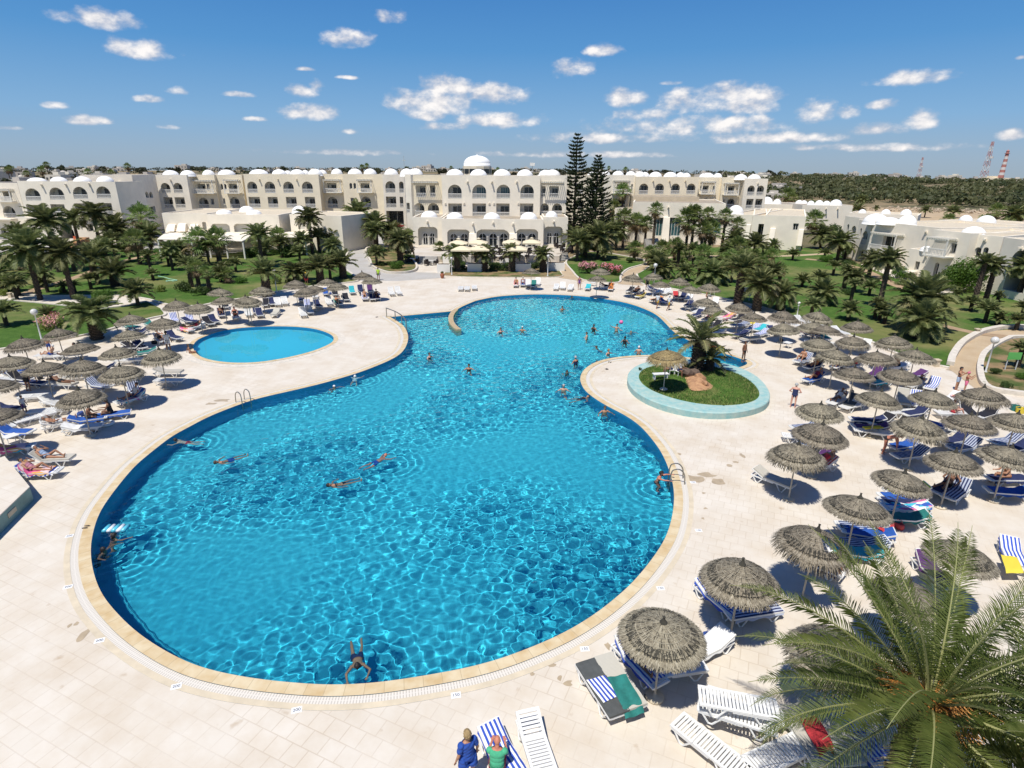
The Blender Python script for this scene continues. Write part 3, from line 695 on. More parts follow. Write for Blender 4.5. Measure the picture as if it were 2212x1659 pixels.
        for h, l in zip(s.holes, loops):
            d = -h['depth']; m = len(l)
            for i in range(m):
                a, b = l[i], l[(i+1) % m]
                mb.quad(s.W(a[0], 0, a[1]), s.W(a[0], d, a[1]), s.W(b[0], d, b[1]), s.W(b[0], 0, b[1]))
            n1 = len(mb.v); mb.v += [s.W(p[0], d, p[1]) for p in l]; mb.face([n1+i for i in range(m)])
            if h['win']:
                w = h['s1']-h['s0']; hh = h['z1']-h['z0']
                if h['rail']: a0, a1, b0, b1 = h['s0']+w*.30, h['s1']-.04*w, h['z0']+.03, h['z0']+hh*.80
                else: a0, a1, b0, b1 = h['s0']+.04, h['s1']-.04, h['z0']+.04, h['z1']-.05
                if h['depth'] < .5: a0, a1 = h['s0']+.03, h['s1']-.03
                wb = MB(); fw = .07; yy = d+.045
                if h['kind'] in 'Aad' and not h['rail']:
                    ol = open_outline(a0, a1, b0, b1, 'A'); n1 = len(wb.v)
                    il = open_outline(a0+fw, a1-fw, b0+fw, b1-fw, 'A')
                    for i in range(len(ol)):
                        j = (i+1) % len(ol); wb.quad(s.W(ol[i][0], yy, ol[i][1]), s.W(ol[j][0], yy, ol[j][1]), s.W(il[j][0], yy, il[j][1]), s.W(il[i][0], yy, il[i][1]))
                    pb = MB(); pb.v = [s.W(p[0], yy-.01, p[1]) for p in il]; pb.face(list(range(len(il))))
                else:
                    for (c0, c1, e0, e1) in ((a0, a1, b1-fw, b1), (a0, a1, b0, b0+fw), (a0, a0+fw, b0+fw, b1-fw), (a1-fw, a1, b0+fw, b1-fw)):
                        wb.box(s.W((c0+c1)/2, yy, (e0+e1)/2), (c1-c0, .05, e1-e0), M)
                    for k in range(h['mull']):
                        c = a0+(a1-a0)*(k+1)/(h['mull']+1); wb.box(s.W(c, yy, (b0+b1)/2), (fw, .05, b1-b0-2*fw), M)
                    pb = MB(); pb.quad(s.W(a0+fw, yy-.01, b0+fw), s.W(a1-fw, yy-.01, b0+fw), s.W(a1-fw, yy-.01, b1-fw), s.W(a0+fw, yy-.01, b1-fw))
                fo = wb.build('window', M_win if h['rail'] else M_rail, s.root); pb.build('pane', h['glass'] or M_glass, fo)
            if h['rail']:
                rb = MB(); z0 = h['z0']; zt = z0+min(.95, (h['z1']-h['z0'])*.34); w = h['s1']-h['s0']
                rb.box(s.W((h['s0']+h['s1'])/2, -.12, zt), (w-.01, .12, .12), M); rb.box(s.W((h['s0']+h['s1'])/2, -.12, z0+.12), (w-.01, .1, .08), M)
                k = max(4, int(w/.19))
                for i in range(k): rb.box(s.W(h['s0']+w*(i+.5)/k, -.12, (z0+zt)/2), (.075, .07, zt-z0), M)
                rb.build('balustrade', M_rail, s.root)
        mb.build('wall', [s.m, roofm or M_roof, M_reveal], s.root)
def building(name, label, cat='hotel', group='blocks of the hotel'):
    return thing(name, (0, 0, 0), 0, label, cat, group)

# ---- left wing
b = building('hotel_wing', 'pale three-storey hotel wing with four small domes behind the left palms')
k = Block(b, ZA, 300, 1990, 118, 118, 218, back=9, wallm=M_plaster, base=0)
for x0, x1, y0, y1 in ((435, 695, 305, 520), (850, 1105, 290, 503), (1258, 1508, 278, 488), (1662, 1905, 270, 478)): k.hole(x0, x1, y0, y1)
for x0, x1, y0, y1 in ((470, 690, 590, 775), (890, 1130, 580, 772), (1300, 1530, 565, 770), (1715, 1945, 560, 765)): k.hole(x0, x1, y0, y1, 'R')
for x0, x1, y0, y1 in ((480, 560, 990, 1120), (600, 680, 990, 1120), (820, 900, 990, 1120), (1515, 1610, 915, 1050), (1720, 1800, 915, 1050)): k.hole(x0, x1, y0, y1, 'A', .5, False)
k.hole(1040, 1280, 950, 1180, 'A', 3.0, False)
for x0, x1, yt in ((478, 775, 128), (872, 1140, 115), (1270, 1550, 108), (1665, 1940, 102)): k.dome(x0, x1, yt)
for x, y in ((725, 245), (1140, 235), (1545, 225)): k.spout(x, y)
k.slab(300, 1985, 812, .5, .25); k.done()
k = Block(b, ZA, -420, 300, 121, 120.5, 240, back=14); k.hole(60, 205, 360, 530, 'R'); k.hole(50, 265, 610, 805); k.hole(-330, -130, 370, 540); k.hole(-330, -130, 620, 805, 'R'); k.pergola(-60, 240, 330, 1.2, ybase=520); k.slab(-400, 300, 825, 1.6, .25); k.hole(20, 110, 990, 1130, 'A', .5, False); k.done()
k = Block(b, ZA, 1990, 2300, 120.5, 124, 218, back=9); k.hole(2150, 2290, 290, 470, 'R'); k.hole(2190, 2300, 560, 740); k.done()
# ---- middle wing, set back
b = building('hotel_wing', 'long cream hotel wing set back in the middle with pergola balconies and many domes')
k = Block(b, ZE, 60, 440, 126, 145, 262, back=9, wallm=M_plaster)
k.hole(270, 330, 505, 605, 'a', .4, False); k.hole(340, 395, 505, 605, 'a', .4, False); k.hole(340, 440, 740, 850, 'R', .5, False); k.done()
k = Block(b, ZE, 440, 935, 146, 146, 262, back=14, wallm=M_plaster)
for x0, x1 in ((525, 675), (725, 870)): k.hole(x0, x1, 365, 530)
for x0, x1 in ((575, 720), (755, 912)): k.hole(x0, x1, 595, 768, 'R')
k.dome(550, 795, 170); k.dome(832, 1060, 170); k.spout(680, 315); k.done()
k = Block(b, ZE, 935, 1375, 149, 149, 260, back=12, wallm=M_cream)
k.pergola(1045, 1380, 332, 1.4, ybase=520); k.hole(1110, 1240, 380, 535, 'R'); k.hole(1255, 1300, 380, 480, 'R', .3, False); k.hole(1130, 1285, 600, 765); k.hole(1320, 1370, 612, 712, 'R', .3, False)
k.dome(1180, 1370, 163); k.done()
k = Block(b, ZE, 1375, 1815, 150, 150, 260, back=12, wallm=M_cream)
k.hole(1475, 1515, 380, 475, 'a', .35, False); k.hole(1530, 1570, 380, 475, 'a', .35, False); k.pergola(1550, 1790, 326, 1.4, ybase=520)
k.hole(1612, 1745, 375, 535, 'R'); k.hole(1625, 1780, 590, 765); k.hole(1515, 1552, 612, 708, 'R', .35, False); k.dome(1430, 1700, 160); k.done()
k = Block(b, T2, -108, 540, 148, 148, 228, back=13, wallm=M_cream)
for x0, x1 in ((-75, 10), (75, 165), (235, 325), (397, 490)): k.hole(x0, x1, 278, 378)
for x0, x1 in ((-60, 37), (105, 190), (262, 352), (425, 512)): k.hole(x0, x1, 411, 505, 'R')
for x0, x1, y in ((-60, 102, 176), (135, 260, 176), (290, 418, 176), (445, 572, 172)): k.dome(x0, x1, y)
for x0, x1, y in ((238, 305, 173), (385, 460, 172), (530, 612, 170)): k.dome(x0, x1, y, 10)
for x in (30, 190, 352): k.spout(x, 258)
k.done()
k = Block(b, T2, 540, 745, 151, 151, 226, back=12, wallm=M_cream)
k.pergola(590, 742, 266, 1.4, ybase=368); k.hole(615, 697, 290, 376, 'R'); k.hole(620, 705, 410, 505); k.hole(545, 560, 290, 345, 'R', .3, False); k.dome(645, 745, 170); k.done()
k = Block(b, T2, 745, 1092, 150, 150, 228, back=12, wallm=M_cream)
k.hole(808, 831, 290, 342, 'a', .35, False); k.hole(842, 864, 290, 342, 'a', .35, False); k.pergola(878, 1005, 266, 1.4, ybase=368); k.hole(905, 982, 292, 376, 'R'); k.hole(908, 992, 408, 500)
k.hole(818, 846, 418, 476, 'R', .35, False); k.hole(853, 872, 418, 476, 'R', .35, False); k.dome(790, 915, 170); k.dome(927, 1042, 170); k.done()
k = Block(b, T2, 1092, 1282, 144, 144, 232, back=12, wallm=M_plaster)
k.hole(1118, 1203, 275, 376); k.hole(1237, 1276, 278, 376); k.hole(1125, 1212, 408, 505, 'R'); k.hole(1243, 1273, 410, 503, 'R', 1.0); k.hole(1128, 1276, 532, 650, 'R', 3, False)
k.dome(1105, 1228, 170); k.dome(1250, 1360, 172); k.dome(1300, 1440, 170, 8); k.done()
# ---- central block
b = building('hotel_block', 'central three-storey hotel block with arched loggias and a row of domes')
k = Block(b, ZB, 60, 135, 120, 119, 345, back=14, wallm=M_plaster); k.hole(70, 125, 682, 815, 'R', 1.0); k.done()
k = Block(b, ZB, 135, 530, 119.5, 119.5, 350, back=14, wallm=M_cream)
k.pergola(165, 490, 418, 1.5, posts=False); k.hole(205, 330, 460, 610, 'R'); k.hole(385, 450, 460, 610, 'R'); k.hole(175, 312, 685, 840); k.hole(355, 498, 685, 840); k.dome(-5, 170, 250, 3); k.dome(110, 292, 250, 3); k.done()
k = Block(b, ZB, 530, 1792, 118, 118, 358, back=18, wallm=M_plaster)
for i, (x0, x1) in enumerate(((612, 787), (922, 1100), (1232, 1405), (1535, 1707))): k.hole(x0, x1, 449, 628, 'A', .9 if i in (1, 2) else 1.4, True, M_teal if i in (1, 2) else None, mull=3 if i in (1, 2) else 1)
for x0, x1 in ((618, 790), (925, 1097), (1228, 1397), (1530, 1700)): k.hole(x0, x1, 690, 862, 'R', .9)
for x0, x1, y in ((585, 812, 257), (888, 1112, 258), (1188, 1418, 260), (1488, 1700, 262)): k.dome(x0, x1, y)
for x in (862, 1172, 1490): k.spout(x, 408, .75)
for x in (580, 818, 1140, 1200, 1510): k.spout(x, 682, .2)
k.done()
k = Block(b, ZB, 1792, 2132, 119, 119, 356, back=18, wallm=M_plaster)
k.pergola(1800, 2090, 418, 1.5, posts=False); k.hole(1802, 1856, 470, 612, 'R', .7); k.hole(1905, 2022, 470, 612, 'R', .7); k.hole(1762+30, 1897, 688, 842); k.hole(1940, 2068, 690, 838); k.dome(1765, 1950, 268, 4); k.dome(1840, 2050, 264, 3); k.done()
# ---- restaurant in front of it, on its terrace
b = building('restaurant_wing', 'white single-storey restaurant with arched glass doors and five domes fronting the terrace', 'restaurant')
k = Block(b, ZB, 530, 1832, 108, 108, 903, base=1.1, back=10.5, wallm=M_plaster, parapet=.2)
def recess(k, x0, x1, y0, y1, arches):
    """shallow shouldered recess holding arched glass doors"""
    k.hole(x0, x1, y0, y1, 'O', .8, False, win=False)
    h = k.holes[-1]; M = Matrix((k.u, k.n, Vector((0, 0, 1)))).transposed()
    for (a0, a1, t0, t1) in arches:
        a = k.sz(a0, t0); c = k.sz(a1, t1); s0, s1, z0, z1 = a[0], c[0], max(c[1], k.z0+.05), a[1]
        ol = open_outline(s0, s1, z0, z1, 'A'); il = open_outline(s0+.1, s1-.1, z0+.02, z1-.1, 'A'); fb = MB(); yy = -.73
        for i in range(len(ol)):
            j = (i+1) % len(ol); fb.quad(k.W(ol[i][0], yy, ol[i][1]), k.W(ol[j][0], yy, ol[j][1]), k.W(il[j][0], yy, il[j][1]), k.W(il[i][0], yy, il[i][1]))
        fb.box(k.W((s0+s1)/2, yy+.01, (z0+z1)/2), (.07, .04, z1-z0-.2), M); fb.box(k.W((s0+s1)/2, yy+.015, z0+(z1-z0)*.62), (s1-s0-.2, .04, .07), M)
        fo = fb.build('glass_door', M_rail, k.root); pb = MB(); pb.v = [k.W(p[0], yy-.02, p[1]) for p in il]; pb.face(list(range(len(il)))); pb.build('pane', M_glass, fo)
    for (a0, a1, t0, t1), (b0, b1, _, _) in zip(arches, arches[1:]):
        a = k.sz((a1+b0)/2, 1130); cb = MB(); cb.lathe([(.12, 0), (.12, a[1]-k.z0), (.2, a[1]-k.z0+.15), (.2, a[1]-k.z0+.3)], 10); cb.build('column', M_rail, k.root, smooth=True, loc=k.W(a[0], -.5, k.z0))
recess(k, 605, 893, 1022, 1262, [(628, 735, 1073, 1260), (765, 872, 1073, 1260)])
recess(k, 962, 1398, 1022, 1262, [(997, 1105, 1070, 1262), (1132, 1240, 1070, 1262), (1268, 1376, 1070, 1262)])
recess(k, 1482, 1760, 1018, 1260, [(1498, 1605, 1070, 1260), (1632, 1738, 1070, 1260)])
for x0, x1, y in ((592, 805, 810), (1065, 1280, 812), (1535, 1752, 808)): k.dome(x0, x1, y)
for x in (930, 1443): k.spout(x, 942, .95)
k.spout(1190, 928, .3)
for x in (930, 1443): k.buttress(x, 1065, 1262, 1.3, 1.2)
k.done()
k = Block(b, ZB, 158, 530, 109.5, 109.5, 880, base=.6, back=10, wallm=M_plaster, parapet=.2)
recess(k, 232, 480, 990, 1222, [(280, 355, 1065, 1215), (370, 443, 1065, 1215)]); k.dome(265, 475, 792); k.spout(350, 915, .9); k.done()
k = Block(b, ZB, 1832, 2145, 109.5, 109.5, 878, base=.6, back=10, wallm=M_plaster, parapet=.2)
recess(k, 1838, 2072, 985, 1215, [(1873, 1940, 1060, 1208), (1963, 2030, 1060, 1208)]); k.dome(1855, 2012, 795); k.spout(1962, 912, .9); k.done()
# ---- great dome behind
b = building('domed_hall', 'great white dome on a low round drum rising behind the hotel', 'domed hall', None)
c = at_dist(*ZB(985, 290), 172); rr = px2m(.1694*172, (c.x, 172, c.z)); mbd = MB()
zt = at_dist(*ZB(985, 63), 172).z; zb_ = at_dist(*ZB(985, 215), 172).z
mbd.lathe([(rr*1.0, zb_), (rr*.985, zb_+.6)]+[(rr*.985*math.cos(math.pi/2*i/14), zb_+.6+(zt-zb_-.9)*math.sin(math.pi/2*i/14)) for i in range(14)]+[(.25, zt-.25), (0, zt)], 40)
mbd.build('dome', M_dome, b, smooth=True, loc=(c.x, 172, 0))
md = MB(); md.lathe([(rr*1.06, 9), (rr*1.06, zb_), (0, zb_)], 12); md.build('drum', M_cream, b, loc=(c.x, 172, 0))
for i in range(16):
    a = R(-90-75+150*(i+.5)/16); mw = MB(); Mx = Matrix.Rotation(a+R(90), 3, 'Z')
    mw.box((c.x+rr*1.035*math.cos(a), 172+rr*1.035*math.sin(a), zb_-1.3), (.7, .14, 1.2), Mx); mw.build('window', M_glass, b)
# ---- right wing
b = building('hotel_wing', 'cream hotel wing with domed roof and arched loggias beyond the fan palms')
k = Block(b, ZC, -90, 340, 150, 149, 300, back=12, wallm=M_cream); k.hole(30, 110, 380, 490); k.hole(180, 260, 380, 490); k.hole(30, 110, 560, 660, 'R'); k.hole(180, 260, 560, 660, 'R'); k.dome(150, 300, 250); k.dome(310, 412, 243); k.done()
k = Block(b, ZC, 340, 692, 149, 149, 302, back=12, wallm=M_plaster)
k.pergola(435, 620, 350, 1.4, ybase=480); k.hole(480, 548, 385, 480, 'R'); k.hole(638, 657, 385, 455, 'R', .3, False); k.hole(480, 572, 540, 645); k.dome(433, 562, 243); k.dome(580, 692, 247); k.done()
k = Block(b, ZC, 692, 1392, 148, 148, 322, back=12, wallm=M_cream)
for x0, x1 in ((727, 828), (903, 1002), (1080, 1178), (1253, 1350)): k.hole(x0, x1, 378, 497)
for x0, x1, y in ((675, 800, 250), (838, 985, 252), (1000, 1155, 255), (1205, 1305, 258)): k.dome(x0, x1, y)
k.dome(745, 848, 248, 8); k.dome(1135, 1240, 258, 8)
for x in (883, 1065, 1240): k.spout(x, 345)
k.done()
k = Block(b, ZC, 1392, 1650, 150, 150, 326, back=12, wallm=M_cream)
k.pergola(1405, 1560, 362, 1.4, ybase=488); k.hole(1402, 1422, 400, 460, 'R', .3, False); k.hole(1428, 1492, 400, 495, 'R'); k.hole(1540, 1565, 405, 462, 'R', .3, False); k.hole(1425, 1502, 540, 610); k.hole(1533, 1556, 552, 592, 'R', .3, False)
k.dome(1420, 1565, 265); k.dome(1395, 1480, 266, 8); k.dome(1550, 1652, 268); k.done()
k = Block(b, ZC, 1650, 1900, 149, 149, 330, back=12, wallm=M_cream)
k.pergola(1662, 1820, 378, 1.4, ybase=498); k.hole(1672, 1698, 405, 470, 'R', .3, False); k.hole(1708, 1780, 405, 500, 'R'); k.hole(1700, 1782, 545, 640); k.hole(1652, 1672, 555, 605, 'R', .3, False); k.hole(1880, 1895, 405, 500, 'R', .3, False); k.hole(1868, 1882, 555, 620, 'R', .3, False); k.done()
k = Block(b, ZC, 1900, 2155, 147, 147, 341, back=12, wallm=M_plaster)
for x0, x1 in ((1925, 2005), (2030, 2108)): k.hole(x0, x1, 400, 511)
for x0, x1 in ((1910, 1987), (2010, 2088)): k.hole(x0, x1, 548, 656, 'R')
k.dome(1785, 1930, 280); k.dome(1933, 2078, 283); k.spout(2042, 372); k.done()
# ---- banquet hall in front of the right wing
b = building('banquet_hall', 'white hall with tall glazed bay and side dome behind the fan palm grove', 'hall', None)
k = Block(b, ZC, 660, 1690, 128, 124, 603, back=22, wallm=M_plaster, parapet=.2)
for x in (1052, 1262, 1480): k.spout(x, 635, 1.0)
k.hole(885, 1015, 755, 962, 'R', .6, False, M_teal, mull=3); k.hole(1052, 1190, 755, 962, 'R', .6, False, M_teal, mull=3); k.hole(1450, 1640, 760, 930, 'R', .5, False, M_teal, mull=4)
k.buttress(1034, 745, 1010, 1.3, 1.6); k.done()
k = Block(b, ZC, 660, 1395, 138, 137, 528, back=8, wallm=M_stone, parapet=.1); k.done()
k = Block(b, ZC, 460, 660, 132, 129, 672, back=14, wallm=M_plaster); k.hole(470, 530, 700, 850, 'R', .5, False); k.done()
k = Block(b, ZC, 1690, 1985, 122, 119, 735, back=26, wallm=M_plaster, parapet=.25); k.buttress(1945, 830, 1040, .8, 1.0); k.dome(1718, 1893, 610, 4); k.done(M_rim)
k = Block(b, ZC, 1985, 2150, 119, 118, 748, back=26, wallm=M_plaster, parapet=.25); k.hole(2035, 2122, 825, 1035, 'R', 1.5, False); k.done(M_rim)
k = Block(b, T4, -25, 330, 118, 115, 585, back=26, wallm=M_plaster, parapet=.25); k.buttress(45, 680, 830, .9, 1.4); k.hole(215, 262, 640, 700, 'R', .3, False); k.buttress(290, 690, 830, .8, 1.0); k.done(M_rim)
b = building('domed_bungalow_row', 'long low white building with a row of touching domes near the sandy lot', 'building', None)
k = Block(b, T4, -40, 298, 172, 168, 478, back=14, wallm=M_plaster, parapet=.1)
for x0, x1, y in ((-60, 50, 412), (48, 125, 410), (238, 310, 432), (283, 352, 420)): k.dome(x0, x1, y)
k.done()
k = Block(b, T4, 298, 735, 160, 158, 487, back=14, wallm=M_plaster, parapet=.1)
for x0, x1, y in ((345, 410, 432), (412, 487, 430), (478, 545, 440), (540, 645, 437)): k.dome(x0, x1, y)
for x in (502, 603): k.spout(x, 512, 1.0)
k.done()
# ---- villas at the right
b = building('villa', 'white two-storey villa with pergola balcony and domes above the right lawn', 'villa', 'villas beside the lawn')
k = Block(b, T4, 665, 790, 110, 106, 600, back=8, wallm=M_plaster); k.hole(676, 694, 645, 760, 'a', .3, False); k.hole(718, 757, 660, 765, 'a', .5); k.hole(695, 730, 815, 880, 'R', .5, False); k.done()
k = Block(b, T4, 785, 905, 104, 100, 635, back=9, wallm=M_plaster); k.hole(762+30, 786+20, 680, 760, 'a', .3, False); k.hole(812, 858, 705, 820, 'a', .5); k.hole(785, 822, 875, 930, 'R', .4, False); k.hole(868, 882, 650, 790, 'R', .3, False); k.dome(885, 1000, 560, 5); k.done()
k = Block(b, T4, 905, 1500, 98, 86, 668, back=17, wallm=M_plaster, parapet=.3)
k.pergola(960, 1190, 722, 1.6, ybase=862); k.hole(990, 1108, 750, 858, 'R', .5, False); k.spout(1372, 708, .4); k.dome(972, 1128, 592); k.dome(1160, 1280, 550, 9); k.hole(1240, 1275, 1000, 1060, 'R', .5, False); k.done(M_rim)
k = Block(b, T4, 1218, 1432, 84, 81, 878, back=7, wallm=M_plaster, parapet=.15); k.hole(1268, 1308, 968, 1045, 'R', .5, False); k.dome(1325, 1428, 842); k.spout(1372, 915, .4); k.slab(1205, 1300, 1048, 1.2, .25); k.done(M_rim)
k = Block(b, T4, 1425, 1760, 81, 76, 730, back=14, wallm=M_plaster, parapet=.3)
k.pergola(1455, 1650, 765, 1.7, ybase=905); k.hole(1578, 1628, 812, 905, 'R', .5, False); k.hole(1398+35, 1443+25, 975, 1110, 'a', .4, False); k.done(M_rim)
k = Block(b, T4, 1755, 2035, 77, 74, 765, back=14, wallm=M_plaster, parapet=.3)
k.hole(1783, 1840, 845, 930, 'a', .4, False); k.hole(1856, 1902, 845, 928, 'a', .4, False); k.hole(1990, 2017, 850, 935, 'a', .3, False); k.dome(1683, 1895, 673); k.spout(1880, 778, .5); k.done(M_rim)
k = Block(b, T4, 2030, 2500, 73, 66, 812, back=14, wallm=M_plaster, parapet=.3); k.hole(2072, 2260, 858, 1240, 'A', 2.2, False); k.spout(2200, 850); k.done(M_rim)
b = building('villa', 'low white villa with small domes behind the balcony villa', 'villa', 'villas beside the lawn')
k = Block(b, T4, 1470, 2090, 124, 112, 640, back=12, wallm=M_plaster, parapet=.2); k.dome(1663, 1775, 570); k.dome(1820, 1978, 575); k.hole(1500, 1540, 660, 690, 'R', .3, False); k.done(M_rim)
k = Block(b, T4, 700, 1300, 140, 132, 568, back=10, wallm=M_plaster, parapet=.2); k.dome(790, 862, 490); k.dome(983, 1073, 503); k.dome(1148, 1255, 517); k.done(M_rim)
# ---- pool-side dining hall at the left with its flat canopy
b = building('dining_hall', 'low white dining hall with shallow domes behind the white canopy', 'hall', None)
k = Block(b, ZE, 540, 1255, 112, 112, 862, back=15, wallm=M_plaster, parapet=.15)
for x0, x1 in ((803, 852), (975, 1040)): k.hole(x0, x1, 1055, 1110, 'A', .5, False)
for x in (710, 880, 1070): k.buttress(x, 1025 if x != 880 else 1010, 1130, 1.4, 1.4)
k.hole(1188, 1250, 990, 1110, 'O', .5, False, win=False); k.done(M_rim)
k = Block(b, ZE, 1255, 2400, 111, 111, 885, back=16, wallm=M_plaster, parapet=.15)
for a0 in (1328, 1690): k.hole(a0, a0+295, 1018, 1150, 'O', .6, False, win=False)
k.dome(1415, 1640, 822, 4); k.dome(1890, 2115, 818, 4); k.dome(1775, 2000, 742, 10); k.done(M_rim)
k = Block(b, T2, 290, 735, 112, 108, 575, back=11, wallm=M_plaster, parapet=.15)
k.hole(60+300, 100+320, 600, 690, 'O', .5, False, win=False); k.dome(180+140, 300+130, 492, 6); k.done(M_rim)
# flat white canopy on posts
cnp = thing('terrace_canopy', (0, 0, 0), 0, 'long flat white canopy on posts over the dining terrace', 'canopy')
def canopy(a, b, c, d, z, posts=5):
    """roof panel through four picture points (near-left, near-right, far-right, far-left)"""
    q = [ground(*p, z) for p in (a, b, c, d)]; mb = MB()
    for i in range(7):
        t0, t1 = i/7, (i+.86)/7
        l = [q[0].lerp(q[3], t0), q[1].lerp(q[2], t0), q[1].lerp(q[2], t1), q[0].lerp(q[3], t1)]
        mb.quad(*l); mb.quad(*[p-Vector((0, 0, .12)) for p in l][::-1])
        for u, w in ((0, 1), (1, 2), (2, 3), (3, 0)): mb.quad(l[u], l[u]-Vector((0, 0, .12)), l[w]-Vector((0, 0, .12)), l[w])
    mb.build('roof_panel', M_plaster, cnp)
    for i in range(posts):
        for r_ in (0, 1):
            p = (q[0].lerp(q[1], i/(posts-1)) if r_ == 0 else q[3].lerp(q[2], i/(posts-1))); pb = MB(); pb.box((p.x, p.y+(.2 if r_ == 0 else -.2), z/2-.1), (.22, .22, z-.2)); pb.build('post', M_rail, cnp)
canopy(ZE(465, 1260), ZE(1820, 1290), ZE(2212, 1140), ZE(640, 1120), 3.0, 6)
canopy(T2(0, 745), T2(420, 760), T2(480, 715), T2(60, 705), 3.1, 3)
# antenna masts on the roofs
def pole_at(px, ytop, ybot, Y, label, cat, box=False, r=.05):
    a = at_dist(px, ytop, Y); bt = at_dist(px, ybot, Y); t = thing('roof_antenna', (a.x, a.y, bt.z), 0, label, cat); mb = MB(); mb.tube([(0, 0, 0), (0, 0, a.z-bt.z)], [r, r*.6], 6); mb.build('mast', M_win, t)
    if box: mb = MB(); mb.box((0, 0, a.z-bt.z-.25), (.9, .6, .55)); mb.tube([(0, 0, a.z-bt.z-1.6), (.01, 0, a.z-bt.z-1.5)], .25, 8); mb.build('floodlight', M_rail, t)
    else: mb = MB(); mb.tube([(-.4, 0, a.z-bt.z-.8), (.4, 0, a.z-bt.z-.8)], .03, 5); mb.build('cross_arm', M_win, t)
pole_at(872, 337, 384, 122, 'thin grey antenna mast on the roof above the middle wing', 'antenna')
pole_at(1150, 352, 384, 121, 'stubby floodlight mast on the central block roof', 'antenna', True, .09)
# ---------------------------------------------------------------- lawns, paths, kerbs, terrace
def G(t, x, y): return ground(*P(t, x, y))
def gpts(t, pts): return [G(t, x, y) for x, y in pts]
def D(pts, z=0): return [ground(x, y, z) for x, y in pts]
def sheet(name, pts, z, m, smooth=3):
    if smooth: pts = relax(pts, 1)
    mb = MB(); mb.poly([(p.x, p.y) for p in pts], z=z); return struct(mb.build(name, m))
def kerb(path, w=.28, h=.14, m=None, name='kerb', closed=False):
    mb = MB(); p = catmull(path, 4, closed=closed); 
    if closed: p.append(p[0])
    strip_wall(mb, p, w, -.02, h); return struct(mb.build(name, m or M_kerb))
ZL = .03
# left lawn, up to the walkway and the left wing
left_edge = D([(-260, 800), (-120, 775), (0, 756), (75, 746), (112, 739), (162, 729), (225, 716), (275, 701), (330, 688), (357, 681), (350, 668)])
mouth = D([(349, 668), (325, 655), (318, 650)]); 
lawn_a = left_edge+D([(335, 661), (318, 652), (300, 655), (270, 662), (200, 668), (150, 662), (0, 648), (-200, 640), (-420, 640), (-420, 860)])
sheet('lawn', lawn_a, ZL, M_lawn, 0)
lawn_b = D([(-400, 636), (0, 636), (100, 640), (152, 640), (230, 640), (275, 641), (322, 648), (362, 659), (425, 662), (475, 653), (553, 641), (600, 631), (640, 624), (700, 616), (745, 612), (775, 606), (760, 592), (744, 580), (742, 566), (750, 548), (755, 532), (740, 524), (600, 528), (520, 545), (440, 553), (330, 548), (300, 540), (210, 536), (100, 548), (0, 552), (-500, 556)])
sheet('lawn', lawn_b, ZL, M_lawn, 0)
kerb(left_edge[2:]); kerb(D([(318, 652), (300, 655), (270, 662), (200, 668), (150, 662), (0, 648), (-200, 640)]), .25)
kerb(D([(-400, 636), (0, 636), (100, 640), (152, 640), (230, 640), (275, 641), (322, 648), (362, 659), (425, 662), (475, 653), (553, 641), (600, 631), (640, 624), (700, 616), (745, 612), (775, 606), (760, 592), (744, 580), (742, 566), (750, 548), (755, 532)]))
def band(name, path, w, z, m):
    mb = MB(); p = catmull(path, 4, closed=False); s = 0
    for i in range(len(p)-1):
        def lr(k):
            t = (p[min(k+1, len(p)-1)]-p[max(k-1, 0)]).normalized(); n = Vector((-t.y, t.x, 0))*w/2; return p[k]+n, p[k]-n
        a, b = lr(i); c, d = lr(i+1); mb.quad((b.x, b.y, z), (d.x, d.y, z), (c.x, c.y, z), (a.x, a.y, z))
    return struct(mb.build(name, m))
M_earth = mat('bare_earth', (.42, .29, .17), .95, noise=.35, nscale=.7, bump=.5, bscale=4)
band('path', D([(40, 640), (100, 618), (150, 604), (190, 590), (240, 572), (300, 556), (345, 545)]), 1.3, ZL+.008, M_earth)
sheet('path', D([(-400, 556), (0, 552), (100, 548), (210, 536), (300, 540), (440, 553), (520, 545), (600, 528), (740, 524), (755, 532), (740, 505), (500, 500), (200, 505), (-400, 520)]), .02, M_deck2, 0)
# walkway between left lawn and central bed
walk = D([(775, 606), (760, 592), (744, 580), (742, 566), (750, 548), (755, 532), (745, 500), (830, 500), (830, 530), (800, 545), (806, 581), (850, 591), (895, 588), (960, 590), (960, 600), (860, 607)])
sheet('walkway', walk, .012, M_deck2, 0)
# central planting bed beside the walkway
bed = D([(806, 578), (800, 565), (792, 548), (800, 536), (880, 538), (890, 560), (900, 575), (896, 586), (870, 591), (835, 590)])
sheet('flower_bed', bed, .2, M_bed, 0); kerb(catmull(bed, 2), .3, .32, closed=True)
